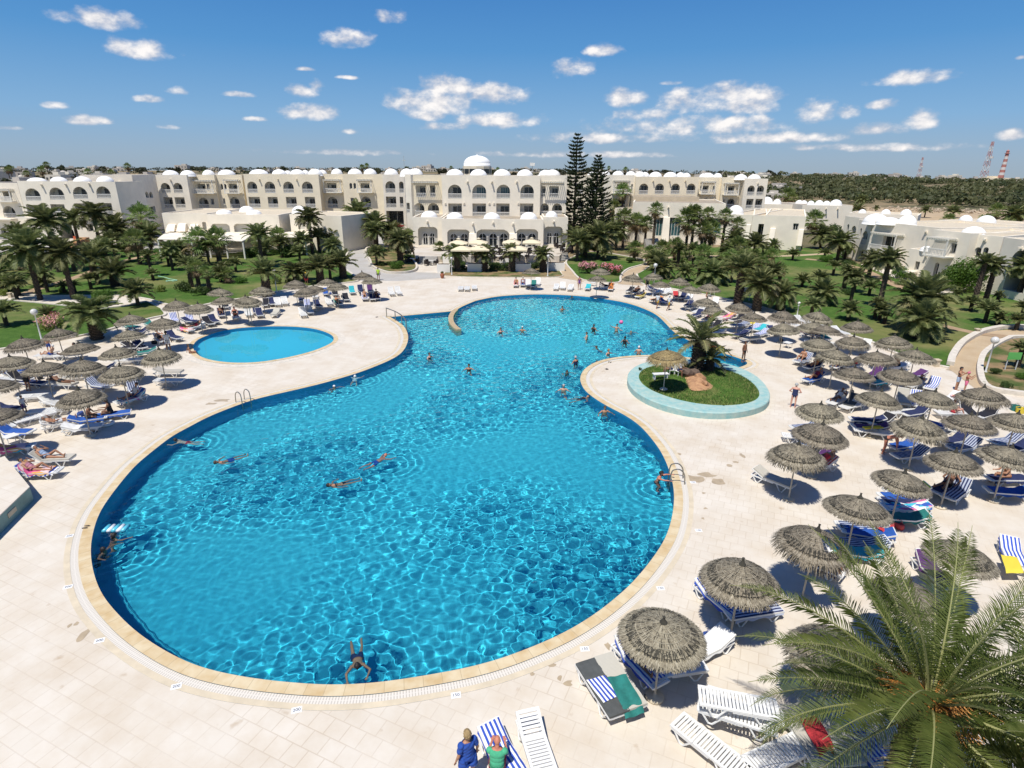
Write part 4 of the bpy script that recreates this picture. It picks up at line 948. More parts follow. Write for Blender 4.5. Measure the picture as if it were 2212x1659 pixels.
# terrace platform in front of the restaurant
ter = D([(893, 548), (893, 568), (1105, 572), (1212, 566), (1232, 545), (1232, 520), (893, 520)])
mb = MB()
tp = [Vector((p.x, p.y, 0)) for p in (ground(898, 567), ground(1208, 566), ground(1232, 541), ground(1232, 522), ground(893, 522), ground(893, 541))]
M_terr = brick_mat('terrace_tile', (.60, .55, .47), (.56, .51, .43), (.4, .35, .3), .6, .6, 0, offs=0)
mb.poly([(p.x, p.y) for p in tp], z=1.0)
for i in range(len(tp)):
    a, b = tp[i], tp[(i+1) % len(tp)]; mb.quad((a.x, a.y, 0), (b.x, b.y, 0), (b.x, b.y, 1.0), (a.x, a.y, 1.0))
struct(mb.build('terrace', M_terr))
def stairs(c0, c1, n, h, rise_dir, m, name='steps', label=None, run=.42):
    """flight of steps whose foot runs from c0 to c1 and climbs along rise_dir"""
    mb = MB(); u = (c1-c0); Ln = u.length; u = u.normalized(); r_ = rise_dir.normalized()
    M = Matrix((u, r_, Vector((0, 0, 1)))).transposed()
    for i in range(n):
        z = h*(i+1)/n; c = c0+u*Ln/2+r_*(run*(i+.5)+run*(n-i-1)/2); mb.box((c.x, c.y, z/2), (Ln-.002*i, run*(n-i), z), M)
    o = mb.build(name, m); tag(o, label, 'steps', 'stairways'); return o
stairs(ground(912, 571), ground(942, 571), 5, 1.0, Vector((0, 1, 0)), M_deck2, 'steps', 'four pale steps climbing to the terrace beside the wicker sofas')
stairs(ground(1206, 565), ground(1230, 562), 5, 1.0, Vector((-.1, 1, 0)), M_deck2, 'steps', 'pale steps rising to the terrace end near the pine')
stairs(ground(1398, 538), ground(1428, 536), 8, 1.6, Vector((0, 1, 0)), M_deck2, 'steps', 'curved white steps below the glazed bay of the hall')
M_tstep = mat('terracotta_step', (.55, .32, .16), .8, noise=.3, nscale=2)
stairs(ZA and ground(*ZA(1085, 1335)), ground(*ZA(1292, 1335)), 9, 1.5, Vector((0, 1, 0)), M_tstep, 'steps', 'terracotta striped steps leading to the big arch of the left wing', .5)
# lawn strip along the front of the terrace
fb = D([(958, 596), (1010, 598), (1106, 599), (1160, 599), (1205, 598), (1216, 596), (1208, 585), (1200, 580), (1100, 580), (965, 580)])
sheet('flower_bed', fb, .05, M_bed, 0); kerb(D([(955, 596.5), (1010, 599), (1106, 600), (1160, 600), (1205, 599), (1217, 596)]), .18, .1)
# oleander lawn and the two sandy paths
oleander = D([(1223, 570), (1235, 585), (1253, 603), (1290, 610), (1336, 611), (1340, 600), (1345, 590), (1360, 580), (1388, 572), (1392, 566), (1384, 560), (1340, 552), (1300, 545), (1262, 545), (1240, 555), (1226, 562)])
sheet('lawn', oleander, ZL, M_lawn, 0); kerb(oleander, closed=True)
sheet('path', D([(1207, 600), (1216, 596), (1208, 575), (1205, 566), (1223, 570), (1253, 603), (1262, 609)]), .012, M_walk, 0)
p2 = D([(1335, 614), (1341, 600), (1348, 590), (1362, 581), (1390, 573), (1396, 565), (1388, 558), (1382, 548), (1395, 537), (1430, 536), (1420, 548), (1405, 560), (1402, 573), (1390, 583), (1376, 592), (1374, 600), (1390, 617)])
sheet('path', p2, .012, M_walk, 0)
# right lawn
right_edge = D([(1375, 593), (1380, 604), (1390, 615), (1431, 621), (1480, 630), (1530, 639), (1590, 652), (1659, 668), (1700, 683), (1741, 699), (1810, 719), (1879, 739), (1934, 764), (1994, 784), (2049, 796)])
gap = D([(2052, 790), (2059, 769), (2084, 739), (2134, 716), (2212, 709), (2420, 720)])
far_r = D([(2420, 620), (2212, 600), (2120, 618), (2030, 640), (1960, 612), (1880, 580), (1830, 560), (1800, 542), (1740, 536), (1640, 534), (1560, 534), (1440, 538), (1425, 548), (1410, 560), (1407, 573), (1395, 582)])
sheet('lawn', right_edge+gap+far_r, ZL, M_lawn, 0); kerb(right_edge); kerb(gap, .5, .35)
sheet('lawn', D([(1262, 545), (1380, 548), (1385, 536), (1300, 532), (1262, 534)]), ZL, M_bed, 0)
band('path', D([(1740, 560), (1800, 566), (1860, 582), (1900, 600), (1940, 618), (1975, 630), (2010, 650)]), 1.6, ZL+.008, M_earth)
band('path', D([(1410, 560), (1500, 553), (1600, 554), (1700, 553), (1790, 548)]), 1.6, ZL+.006, M_walk)
band('path', D([(2020, 700), (2070, 712), (2120, 722), (2180, 728)]), 1.2, ZL+.01, M_earth)
# sandy path at the far right with its low walls
sheet('path', D([(2050, 797), (2059, 769), (2084, 739), (2134, 716), (2212, 709), (2420, 720), (2420, 735), (2212, 731), (2174, 736), (2134, 759), (2119, 779), (2116, 811), (2134, 839), (2120, 850)]), .014, M_walk, 0)
rb = D([(2134, 842), (2117, 811), (2119, 779), (2134, 759), (2174, 736), (2212, 731), (2500, 740), (2500, 900), (2212, 856)])
sheet('flower_bed', rb, .10, M_bed, 0); kerb(D([(2420, 735), (2212, 731), (2174, 736), (2134, 759), (2119, 779), (2116, 811), (2134, 841), (2212, 855), (2400, 880)]), .4, .3)
# sandy lot and rock line beyond the villas
M_sand = mat('sand_lot', (.50, .37, .22), .95, noise=.3, nscale=.15)
struct((lambda m: (m.poly([(x, y) for x, y in ((40, 180), (125, 150), (330, 160), (420, 250), (330, 330), (120, 312), (55, 270))], z=.01), m.build('sandy_lot', M_sand))[1])(MB()))
# ---- round planter island with its turquoise bench wall
isl_out = catmull(D([(1351, 820), (1358, 800), (1380, 784), (1430, 774), (1490, 773), (1560, 781), (1610, 796), (1642, 815), (1662, 840), (1667, 862), (1652, 878), (1600, 891), (1540, 894), (1470, 886), (1410, 868), (1368, 846)], .42), 5)
isl_in = catmull(D([(1376, 812), (1386, 798), (1410, 789), (1455, 785), (1500, 786), (1555, 793), (1600, 808), (1630, 828), (1643, 848), (1640, 862), (1615, 873), (1570, 877), (1520, 875), (1460, 864), (1410, 846), (1385, 830)], .42), 5)
isl_out = relax(isl_out, 20); isl_in = relax(isl_in, 20)
M_teal_wall = mat('turquoise_bench_paint', (.22, .42, .41), .8, noise=.22, nscale=2.6, col2=(.40, .50, .44), bump=.2, bscale=10)
isl = thing('round_planter', (0, 0, 0), 0, 'round grass planter ringed by a turquoise bench wall beside the pool bend', 'planter')
mb = MB(); n = len(isl_out); inn = [min(isl_in, key=lambda q: (q-p).length) for p in isl_out]; ctr = sum(isl_out, Vector())/n
inn = [p+(ctr-p)*.0 for p in inn]
# inner loop resampled by angle so the ring is clean
def by_angle(loop, c, m):
    out = []
    for i in range(m):
        a = 2*math.pi*i/m; dv = Vector((math.cos(a), math.sin(a), 0)); best = None
        for j in range(len(loop)):
            p, q = loop[j]-c, loop[(j+1) % len(loop)]-c; e = q-p; den = dv.x*e.y-dv.y*e.x
            if abs(den) < 1e-9: continue
            t = (p.x*e.y-p.y*e.x)/den; u = (p.x*dv.y-p.y*dv.x)/den
            if t > 0 and -1e-6 <= u <= 1+1e-6: best = t
        out.append(c+dv*best)
    return out
cz = Vector((ctr.x, ctr.y, 0)); O_ = by_angle([Vector((p.x, p.y, 0)) for p in isl_out], cz, 96); I_ = by_angle([Vector((p.x, p.y, 0)) for p in isl_in], cz, 96)
for i in range(96):
    j = (i+1) % 96; o1, o2, i1, i2 = O_[i], O_[j], I_[i], I_[j]; sh = .06
    e1, e2 = o1.lerp(i1, .06), o2.lerp(i2, .06)
    mb.quad((e1.x, e1.y, .43), (e2.x, e2.y, .43), (i2.x, i2.y, .43), (i1.x, i1.y, .43))
    mb.quad((o1.x, o1.y, .38), (o2.x, o2.y, .38), (e2.x, e2.y, .43), (e1.x, e1.y, .43))
    mb.quad((o1.x, o1.y, 0), (o2.x, o2.y, 0), (o2.x, o2.y, .38), (o1.x, o1.y, .38)); mb.quad((i1.x, i1.y, .43), (i2.x, i2.y, .43), (i2.x, i2.y, .2), (i1.x, i1.y, .2))
mb.build('bench_wall', M_teal_wall, isl)
M_lawn3 = grass_mat('planter_grass', (.05, .12, .02), (.11, .18, .035), (.20, .20, .07), .5, .68, .6)
mb = MB(); cen = len(mb.v); mb.v.append((cz.x, cz.y, .62))
loops_ = []
for t, z in ((1.0, .40), (.75, .5), (.4, .6)):
    loops_.append([len(mb.v)+i for i in range(96)])
    for p in I_: q = cz.lerp(p, t); mb.v.append((q.x, q.y, z+(random.Random(int(q.x*99+q.y*7)).random()-.5)*.05*(t < 1)))
for A, B in zip(loops_, loops_[1:]):
    for i in range(96): j = (i+1) % 96; mb.face((A[i], A[j], B[j], B[i]))
for i in range(96): mb.face((loops_[-1][i], loops_[-1][(i+1) % 96], cen))
gm = mb.build('turf', M_lawn3, isl, smooth=True)
# blades over the turf
mb = MB(); rg = random.Random(4)
for i in range(17000):
    a = rg.uniform(0, 95.999); p = I_[int(a)].lerp(I_[(int(a)+1) % 96], a % 1); t = math.sqrt(rg.random())*.985; q = cz.lerp(p, t); z = .40+.22*(1-t)**.7
    h = rg.uniform(.05, .17); an = rg.uniform(0, 6.28); dx, dy = math.cos(an)*.02, math.sin(an)*.02; lx, ly = rg.uniform(-.07, .07), rg.uniform(-.07, .07)
    mb.cur = 0 if rg.random() < .8 else 1
    mb.tri((q.x-dx, q.y-dy, z-.02), (q.x+dx, q.y+dy, z-.02), (q.x+lx, q.y+ly, z+h))
M_bl1 = mat('grass_blade', (.10, .19, .03), .8, noise=.5, nscale=1.5); M_bl2 = mat('dry_blade', (.30, .29, .10), .8)
gr = mb.build('grass', [M_bl1, M_bl2]); tag(gr, 'short grass blades growing inside the round planter', 'grass', kind='stuff')
# earth patch and rocks under the palm
sp = [ground(*P('U3', x, y), .6) for x, y in ((1490, 850), (1520, 940), (1560, 980), (1680, 975), (1745, 945), (1690, 900), (1640, 860), (1560, 845))]
mb = MB(); spp = relax(catmull(sp, 4), 2); c_ = sum(spp, Vector())/len(spp); k0 = len(mb.v); mb.v.append((c_.x, c_.y, 1.0))
for p in spp: mb.v.append((p.x, p.y, .6))
for i in range(len(spp)): mb.face((k0, k0+1+i, k0+1+(i+1) % len(spp)))
struct(mb.build('bare_soil', mat('red_soil', (.52, .30, .15), .95, col2=(.30, .15, .08), noise=1, nscale=3, bump=1.0, bscale=8)))
# left wedge planter with the pale top and turquoise face
wt = D([(66, 1051), (-60, 1190), (-150, 1080), (0, 1012), (28, 1040)], .75)
wp = thing('corner_planter', (0, 0, 0), 0, 'pale-topped turquoise corner planter at the left edge of the deck', 'planter')
a_, b_, c_, d_ = [Vector((p.x, p.y, 0)) for p in (ground(64, 1051, .7), ground(-40, 1150, .7), ground(-150, 1040, .7), ground(10, 985, .7))]
mb = MB(); q = [a_, b_, c_, d_]
for u, w in ((0, 1), (1, 2), (2, 3), (3, 0)): mb.quad((q[u].x, q[u].y, 0), (q[w].x, q[w].y, 0), (q[w].x, q[w].y, .66), (q[u].x, q[u].y, .66))
mb.build('planter_wall', mat('planter_green_paint', (.20, .33, .30), .7, noise=.3, nscale=1.5), wp)
mb = MB(); mb.poly([(p.x, p.y) for p in q], z=.70)
for u, w in ((0, 1), (1, 2), (2, 3), (3, 0)): mb.quad((q[u].x, q[u].y, .66), (q[w].x, q[w].y, .66), (q[w].x, q[w].y, .70), (q[u].x, q[u].y, .70))
mb.f = [f if (Vector(mb.v[f[1]])-Vector(mb.v[f[0]])).cross(Vector(mb.v[f[2]])-Vector(mb.v[f[0]])).z >= 0 else f[::-1] for f in mb.f]; mb.build('planter_top', M_deck, wp)
mb = MB(); w_ = a_.lerp(b_, .45); u_ = (b_-a_).normalized(); nrm = Vector((u_.y, -u_.x, 0)); nrm = nrm if nrm.dot(Vector((1, -1, 0))) > 0 else -nrm
mb.box((w_.x+nrm.x*.012, w_.y+nrm.y*.012, .38), (.62, .03, .2), Matrix((u_, nrm, Vector((0, 0, 1)))).transposed()); mb.build('vent', M_stone, wp)
# wet marks on the paving
M_wet = mat('wet_stone', (.47, .37, .24), .4, .5, noise=.25, nscale=3)
def splotch(cx, cy, rx, ry, seed, m=M_wet, z=.004):
    rg = random.Random(seed); c = ground(cx, cy); a0 = rg.uniform(0, 6.28); k = [rg.uniform(.55, 1.25) for _ in range(9)]
    pts = [Vector((c.x+math.cos(6.283*i/9)*px2m(rx, c)*k[i], c.y+math.sin(6.283*i/9)*px2m(ry, c)*2.0*k[i], 0)) for i in range(9)]
    pts = catmull(pts, 3); mb = MB(); mb.poly([(p.x, p.y) for p in pts], z=z+rg.random()*.0005); struct(mb.build('puddle', m))
for i, (x, y, a, b) in enumerate([(1502, 1034, 26, 8), (1530, 1027, 20, 6), (1550, 1040, 14, 7), (1576, 1006, 7, 4), (1590, 998, 6, 3), (1604, 984, 5, 5), (1520, 1065, 5, 2), (1524, 1098, 5, 2), (1518, 1120, 4, 2), (1466, 980, 7, 3), (179, 1372, 9, 9), (165, 1347, 5, 3), (150, 1352, 4, 3), (1313, 1395, 8, 6), (1190, 1435, 10, 4), (1150, 1455, 5, 3), (1226, 1475, 12, 4), (1209, 1465, 6, 4), (480, 865, 16, 4), (455, 872, 12, 3), (2020, 778, 40, 6), (2085, 790, 18, 8), (2075, 800, 26, 5)]):
    splotch(x, y, a, b, 70+i)
# depth markers let into the paving
M_tag = mat('marker_white', (.78, .78, .76), .5); M_ink = mat('marker_ink', (.02, .025, .05), .6)
tags = [(641, 1534, '200'), (985, 1502, '150'), (381, 1483, '200'), (215, 1384, '200'), (147, 1268, '200'), (150, 1158, '200'), (1263, 1402, '150'), (1427, 1271, '150'), (1497, 1042, '150'), (1509, 1146, '150')]
where = ['nearest the bottom middle of the pool edge', 'to the right of the near pool edge middle', 'beside the lower left pool curve', 'beside the left pool curve, lower', 'beside the left pool curve, middle', 'beside the left pool curve, upper', 'by the two mattress loungers', 'above the near thatched parasol', 'beside the pool ladder puddle', 'below the pool ladder']
for (x, y, t), w in zip(tags, where):
    p = ground(x, y, 0); th = math.atan2(p.x, p.y)
    o = thing('depth_marker', (p.x, p.y, 0), -th*.3+R(8), f'small white depth marker reading {t} {w}', 'marker', 'depth markers round the pool')
    mb = MB(); mb.box((0, 0, .006), (.28, .20, .008)); mb.build('plate', M_tag, o)
    cu = bpy.data.curves.new('number', 'FONT'); cu.body = t; cu.size = .14; cu.align_x = 'CENTER'; cu.align_y = 'CENTER'; cu.extrude = .001
    tmp = bpy.data.objects.new('number_text', cu); COL.objects.link(tmp); dg_ = bpy.context.evaluated_depsgraph_get(); me_ = bpy.data.meshes.new_from_object(tmp.evaluated_get(dg_)); bpy.data.objects.remove(tmp)
    me_.materials.clear(); me_.materials.append(M_ink); to = obj('number', me_, o, (0, 0, .0135))
# ladders and the curved handrail
M_steel = mat('steel_tube', (.30, .29, .26), .3, metal=.8)
def ladder(px1, px2, label):
    a, b = ground(*px1), ground(*px2); t = thing('pool_ladder', (0, 0, 0), 0, label, 'pool ladder', 'pool ladders')
    c = min(pool, key=lambda q: (q-(a+b)/2).length); i = pool.index(c); tg = (pool[(i+1) % len(pool)]-pool[i-1]).normalized(); nn = Vector((tg.y, -tg.x, 0)); 
    if inside(c+nn*.5, [(p.x, p.y) for p in pool]): nn = -nn
    for s_ in (-.3, .3):
        q = c+tg*s_; mb = MB(); pts = [q+nn*.55+Vector((0, 0, 0)), q+nn*.5+Vector((0, 0, .5)), q+nn*.3+Vector((0, 0, .75)), q+nn*.05+Vector((0, 0, .75)), q-nn*.12+Vector((0, 0, .5)), q-nn*.14+Vector((0, 0, -.9))]
        mb.tube(catmull(pts, 4, closed=False), .03, 8); mb.build('handrail', M_steel, t)
    mb = MB()
    for z in (-.3, -.6): mb.tube([c-nn*.14+tg*.3+Vector((0, 0, z)), c-nn*.14-tg*.3+Vector((0, 0, z))], .03, 6)
    mb.build('tread', M_steel, t)
ladder((1462, 1030), (1468, 1042), 'steel pool ladder on the right rim beside the swimmer in red')
ladder((515, 868), (530, 863), 'steel pool ladder on the left rim below the round pool')
hr = thing('stair_handrail', (0, 0, 0), 0, 'curved grey handrail where steps enter the pool near the divider wall', 'handrail')
rp_ = catmull([ground(*P('U2', x, y)) for x, y in ((1130, 345), (1205, 375), (1262, 412), (1300, 458))], 5, closed=False)
mb = MB(); mb.tube([p+Vector((0, 0, .95)) for p in rp_], .05, 8); mb.build('rail', M_steel, hr)
for i in (0, 5, 10, 15): mb = MB(); mb.tube([rp_[i]+Vector((0, 0, -.2)), rp_[i]+Vector((0, 0, .95))], .045, 8); mb.build('post', M_steel, hr)
# lamps with globe heads
M_globe = mat('frosted_globe', (.62, .60, .55), .15, .8); M_post = mat('lamp_post_paint', (.62, .62, .60), .5)
def lamp(bx, by, topy, label, r=.24):
    b = ground(bx, by); d = ray(*(project(b)[0], topy)); 
    # height of a vertical through the base where it meets the row topy
    lo, hi = .5, 8.0
    for _ in range(30):
        m_ = (lo+hi)/2
        if project((b.x, b.y, m_))[1] > topy: lo = m_
        else: hi = m_
    h = lo; t = thing('street_lamp', b, 0, label, 'lamp', 'globe lamps'); mb = MB(); mb.lathe([(.12, 0), (.12, .12), (.06, .2), (.045, h-.3), (.08, h-.28), (.11, h-.2), (0, h-.2)], 12); mb.build('post', M_post, t, smooth=True)
    mb = MB(); mb.sphere((0, 0, h), r, 16, 10); mb.build('globe', M_globe, t, smooth=True)
lamp(92, 741, 674, 'white globe lamp on a post beside the pale oleander at the left', .27)
lamp(2128, 806, 735, 'white globe lamp standing in the planting by the sandy path', .27)
lamp(1410, 640, 573, 'globe lamp behind the parasols near the sandy path mouth', .24)
lamp(976, 594, 558, 'globe lamp on a white post before the terrace, left end', .2)
lamp(1183, 597, 553, 'globe lamp on a white post before the terrace, right end', .2)
lamp(1721, 686, 655, 'white lamp post at the deck edge among the small palms', .16)
lamp(598, 633, 585, 'globe lamp among the palms behind the far left loungers', .2)
# far masts and the banded lighthouse
M_red = mat('signal_red', (.42, .17, .14), .7); M_wht = mat('signal_white', (.62, .58, .54), .7)
def far_xy(px, py, Y): p = at_dist(px, py, Y); return p
def lattice(px, ytop, ybot, Y, wpx, label):
    bt = far_xy(px-(20 if ytop < 320 else 9), ybot, Y); tp_ = far_xy(px, ytop, Y); h = tp_.z-bt.z+12; w = px2m(wpx, bt); t = thing('lattice_mast', (bt.x, Y, bt.z-12), 0, label, 'radio mast', 'radio masts')
    nb = 10
    for j in range(nb):
        mb = MB(); z0, z1 = h*j/nb, h*(j+1)/nb; w0, w1 = w*(1-.75*j/nb)/2, w*(1-.75*(j+1)/nb)/2; r = w*.028
        c0 = [(-w0, -w0, z0), (w0, -w0, z0), (w0, w0, z0), (-w0, w0, z0)]; c1_ = [(-w1, -w1, z1), (w1, -w1, z1), (w1, w1, z1), (-w1, w1, z1)]
        for i in range(4): mb.tube([c0[i], c1_[i]], r, 4); mb.tube([c0[i], c1_[(i+1) % 4]], r*.7, 4); mb.tube([c0[(i+1) % 4], c1_[i]], r*.7, 4); mb.tube([c1_[i], c1_[(i+1) % 4]], r*.7, 4)
        mb.build('mast_section', M_red if j % 2 else M_wht, t)
    mb = MB(); mb.lathe([(0, h*.66), (w*.3, h*.66), (w*.3, h*.70), (0, h*.70)], 8, (w*.25, -w*.2, 0)); mb.build('dish', M_wht, t)
lattice(2142, 306, 392, 900, 13, 'tall red and white lattice radio mast next to the banded lighthouse')
lattice(1992, 340, 386, 1100, 8, 'faint red lattice radio mast on the right horizon')
lh = thing('lighthouse', (0, 0, 0), 0, 'red and white banded lighthouse on a white building at the right horizon', 'lighthouse')
bt = far_xy(2161, 384, 800); tp_ = far_xy(2178, 322, 800); cx_ = (bt.x+tp_.x)/2; cx_ = bt.x+.3; H_ = tp_.z-bt.z; w_ = px2m(11, bt)
nb = 9
for j in range(nb):
    mb = MB(); f0, f1 = j/nb, (j+1)/nb; r0, r1 = w_/2*(1-.45*f0), w_/2*(1-.45*f1); mb.lathe([(0, H_*.84*f0), (r0, H_*.84*f0), (r1, H_*.84*f1), (0, H_*.84*f1)], 16); mb.build('tower_band', M_wht if j % 2 else M_red, lh, smooth=False, loc=(cx_, 800, bt.z))
mb = MB(); mb.lathe([(0, 0), (w_*.42, 0), (w_*.42, .6), (w_*.25, .7), (w_*.25, 3.2), (w_*.3, 3.3), (0, 5)], 12); mb.build('lantern', M_red, lh, loc=(cx_, 800, bt.z+H_*.84))
mb = MB(); wb = px2m(50, bt); mb.box((cx_, 806, bt.z-5), (wb, 14, 10)); mb.box((cx_-wb*.62, 806, bt.z-6.5), (wb*.5, 12, 7)); mb.box((cx_-wb*.12, 806, bt.z+1), (wb*.4, 10, 2.2)); mb.build('base_building', M_cream, lh)
for i in range(6): mb = MB(); mb.box((cx_-wb*.42+wb*.84*i/5, 798.9, bt.z-3), (1.1, .3, 1.6)); mb.build('window', M_glass, lh)
# ---------------------------------------------------------------- palms, trees, shrubs
def leafmat(name, c1, c2, rnd=.25, ns=3.0, rough=.55):
    m = mat(name, c1, rough, spec=.35, col2=c2, nscale=ns, rnd=rnd, noise=1, detail=3); nt = m.node_tree; b = nt.nodes['Principled BSDF']
    # thin leaves let some light through
    tr = N(nt, 'ShaderNodeBsdfTranslucent'); mx = N(nt, 'ShaderNodeMixShader'); mx.inputs[0].default_value = .42
    src = b.inputs['Base Color'].links[0].from_socket; L(nt, src, tr.inputs[0]); o = [n for n in nt.nodes if n.type == 'OUTPUT_MATERIAL'][0]
    L(nt, b.outputs[0], mx.inputs[1]); L(nt, tr.outputs[0], mx.inputs[2]); L(nt, mx.outputs[0], o.inputs[0]); return m
M_dleaf = leafmat('date_palm_leaf', (.095, .125, .035), (.25, .26, .10)); M_dleaf2 = leafmat('date_palm_old_leaf', (.20, .20, .09), (.30, .26, .13))
M_fleaf = leafmat('fan_palm_leaf', (.09, .15, .03), (.24, .29, .085)); M_fdead = leafmat('dead_fan_leaf', (.22, .15, .08), (.34, .25, .13))
M_rach = mat('frond_stem', (.30, .30, .12), .6); M_trunk = mat('palm_trunk_bark', (.14, .10, .07), .95, noise=.55, nscale=9, bump=1.0, bscale=16, rnd=.2)
def vert_height(b, row, lo=.3, hi=30):
    for _ in range(36):
        m_ = (lo+hi)/2
        if project((b.x, b.y, b.z+m_))[1] > row: lo = m_
        else: hi = m_
    return lo
def frond(mb, rg, base, az, el0, Ln, droop, npair, lw, ll, stem=.02, dead=False, seg=9, twist=0):
    """one arching feather frond: stem curve and paired leaflets"""
    p = Vector(base); el = el0; pts = [p.copy()]; dirs = []
    for i in range(seg):
        d = Vector((math.cos(el)*math.cos(az), math.cos(el)*math.sin(az), math.sin(el))); dirs.append(d); p = p+d*(Ln/seg); pts.append(p.copy()); el -= droop/seg*(.5+1.0*i/seg)
    dirs.append(dirs[-1])
    mb.cur = 1; mb.tube([q for q in pts], [stem*(1-.8*i/seg) for i in range(seg+1)], 3, cap=False)
    mb.cur = 2 if dead else 0
    side0 = Vector((-math.sin(az), math.cos(az), 0))
    for k in range(npair):
        t = .10+.90*(k+rg.random()*.4)/npair; f = t*seg; i = min(seg-1, int(f)); fr = f-i
        c = pts[i].lerp(pts[i+1], fr); d = dirs[i]; up = side0.cross(d); 
        if up.z < 0: up = -up
        env = math.sin(math.pi*min(1, (t*.93+.12)))**.55
        l = ll*env*rg.uniform(.8, 1.1)
        for s in (-1, 1):
            v = (side0*s*(.85+rg.uniform(-.1, .1))+d*(.45+.35*t)+up*rg.uniform(.10, .42)).normalized()
            tip = c+v*l+Vector((0, 0, -l*rg.uniform(.08, .3))); m_ = c+v*l*.5+up*l*.02; w = d*lw
            n = len(mb.v); mb.v += [tuple(c-w*.5), tuple(c+w*.5), tuple(m_+w*.55), tuple(tip), tuple(m_-w*.55)]; mb.face((n, n+1, n+2, n+3, n+4))
def date_crown(seed, nf=36, npair=30, lw=.034, ll=.29, dead=.12, up=1.0, size=1.0):
    """crown of unit frond length"""
    rg = random.Random(seed); mb = MB()
    for i in range(nf):
        t = (i+.5)/nf; az = i*2.39996+rg.uniform(-.25, .25); el = R(84-118*t**.85*up)+rg.uniform(-.1, .1)
        frond(mb, rg, (0.02*math.cos(az), .02*math.sin(az), 0), az, el, rg.uniform(.88, 1.06)*(1-.12*(t < .15)), R(rg.uniform(38, 82)), npair, lw, ll, .018, rg.random() < dead*(t > .6)*2.2)
    mb.cur = 3; mb.lathe([(0, -.16), (.06, -.13), (.075, -.03), (.05, .05), (0, .09)], 8)
    return mb.mesh('date_crown', [M_dleaf, M_rach, M_dleaf2, M_trunk])
def fan_crown(seed, nf=30):
    rg = random.Random(seed); mb = MB()
    for i in range(nf+10):
        dead = i >= nf; t = (i+.5)/nf; az = i*2.39996+rg.uniform(-.3, .3); el = R(82-120*t) if not dead else R(rg.uniform(-82, -55)); el += rg.uniform(-.15, .15)
        d = Vector((math.cos(el)*math.cos(az), math.cos(el)*math.sin(az), math.sin(el))); pl = rg.uniform(.42, .58)*(1 if not dead else .75); c = d*pl
        mb.cur = 1; mb.tube([(0, 0, 0), d*pl*.6+Vector((0, 0, .02)), c], .012, 3, cap=False)
        mb.cur = 2 if (dead or (t > .82 and rg.random() < .6)) else 0
        side = Vector((-math.sin(az), math.cos(az), 0)); up = side.cross(d); 
        if up.z < 0: up = -up
        nb = 17; fl = rg.uniform(.46, .58)*(1 if not dead else .8)
        for k in range(nb):
            a = R(-118+236*k/(nb-1)); v = (d*math.cos(a)+side*math.sin(a)).normalized(); w = d.cross(up).normalized()*math.cos(a)-d*math.sin(a)
            w = w.normalized()*.034; l = fl*(1-.25*abs(a)/2.1)*rg.uniform(.9, 1.05); v = (v+up*.12).normalized()
            tip = c+v*l+Vector((0, 0, -l*rg.uniform(.2, .42))); m_ = c+v*l*.55
            n = len(mb.v); mb.v += [tuple(c), tuple(m_+w), tuple(tip), tuple(m_-w)]; mb.face((n, n+1, n+2, n+3))
    return mb.mesh('fan_crown', [M_fleaf, M_rach, M_fdead])
def trunk_mesh(seed, r0, r1, rough=.5, seg=10, stubs=True, skirt=False):
    """unit-height trunk with old leaf bases"""
    rg = random.Random(seed); mb = MB(); n = 14
    mb.tube([(0, 0, -.02+1.02*i/n) for i in range(n+1)], [(r0*1.25 if i == 0 else r0+(r1-r0)*i/n)*(1+rg.uniform(-.06, .06)) for i in range(n+1)], seg)
    if stubs:
        for k in range(110):
            z = k/110; a = k*2.39996; r = (r0+(r1-r0)*z); c = Vector((math.cos(a)*r, math.sin(a)*r, z)); o = Vector((math.cos(a), math.sin(a), 0)); s = Vector((-math.sin(a), math.cos(a), 0))*r*.42
            tip = c+o*r*.42+Vector((0, 0, .028)); b_ = c-Vector((0, 0, .022)); n_ = len(mb.v)
            mb.v += [tuple(b_-s), tuple(b_+s), tuple(tip+s*.4), tuple(tip-s*.4), tuple(c+Vector((0, 0, .03))-s*.6), tuple(c+Vector((0, 0, .03))+s*.6)]
            mb.face((n_, n_+1, n_+2, n_+3)); mb.face((n_+3, n_+2, n_+5, n_+4)); mb.face((n_+1, n_+5, n_+2)); mb.face((n_, n_+3, n_+4))
    return mb.mesh('palm_trunk', [M_trunk])
DC = [date_crown(s) for s in (1, 2, 3)]+[date_crown(4, 30, 28, .034, .27, .05, .72)]; DCS = [date_crown(11, 28, 26, .04, .29, .05, .8), date_crown(12, 26, 24, .04, .30, .0, .66)]
DCV = date_crown(15, 22, 34, .022, .20, .25, .80)
FC = [fan_crown(s) for s in (5, 6, 7)]
TR_D = [trunk_mesh(1, 1, .85), trunk_mesh(2, 1, .9)]; TR_F = trunk_mesh(3, 1, .6, stubs=True)
rgp = random.Random(77)
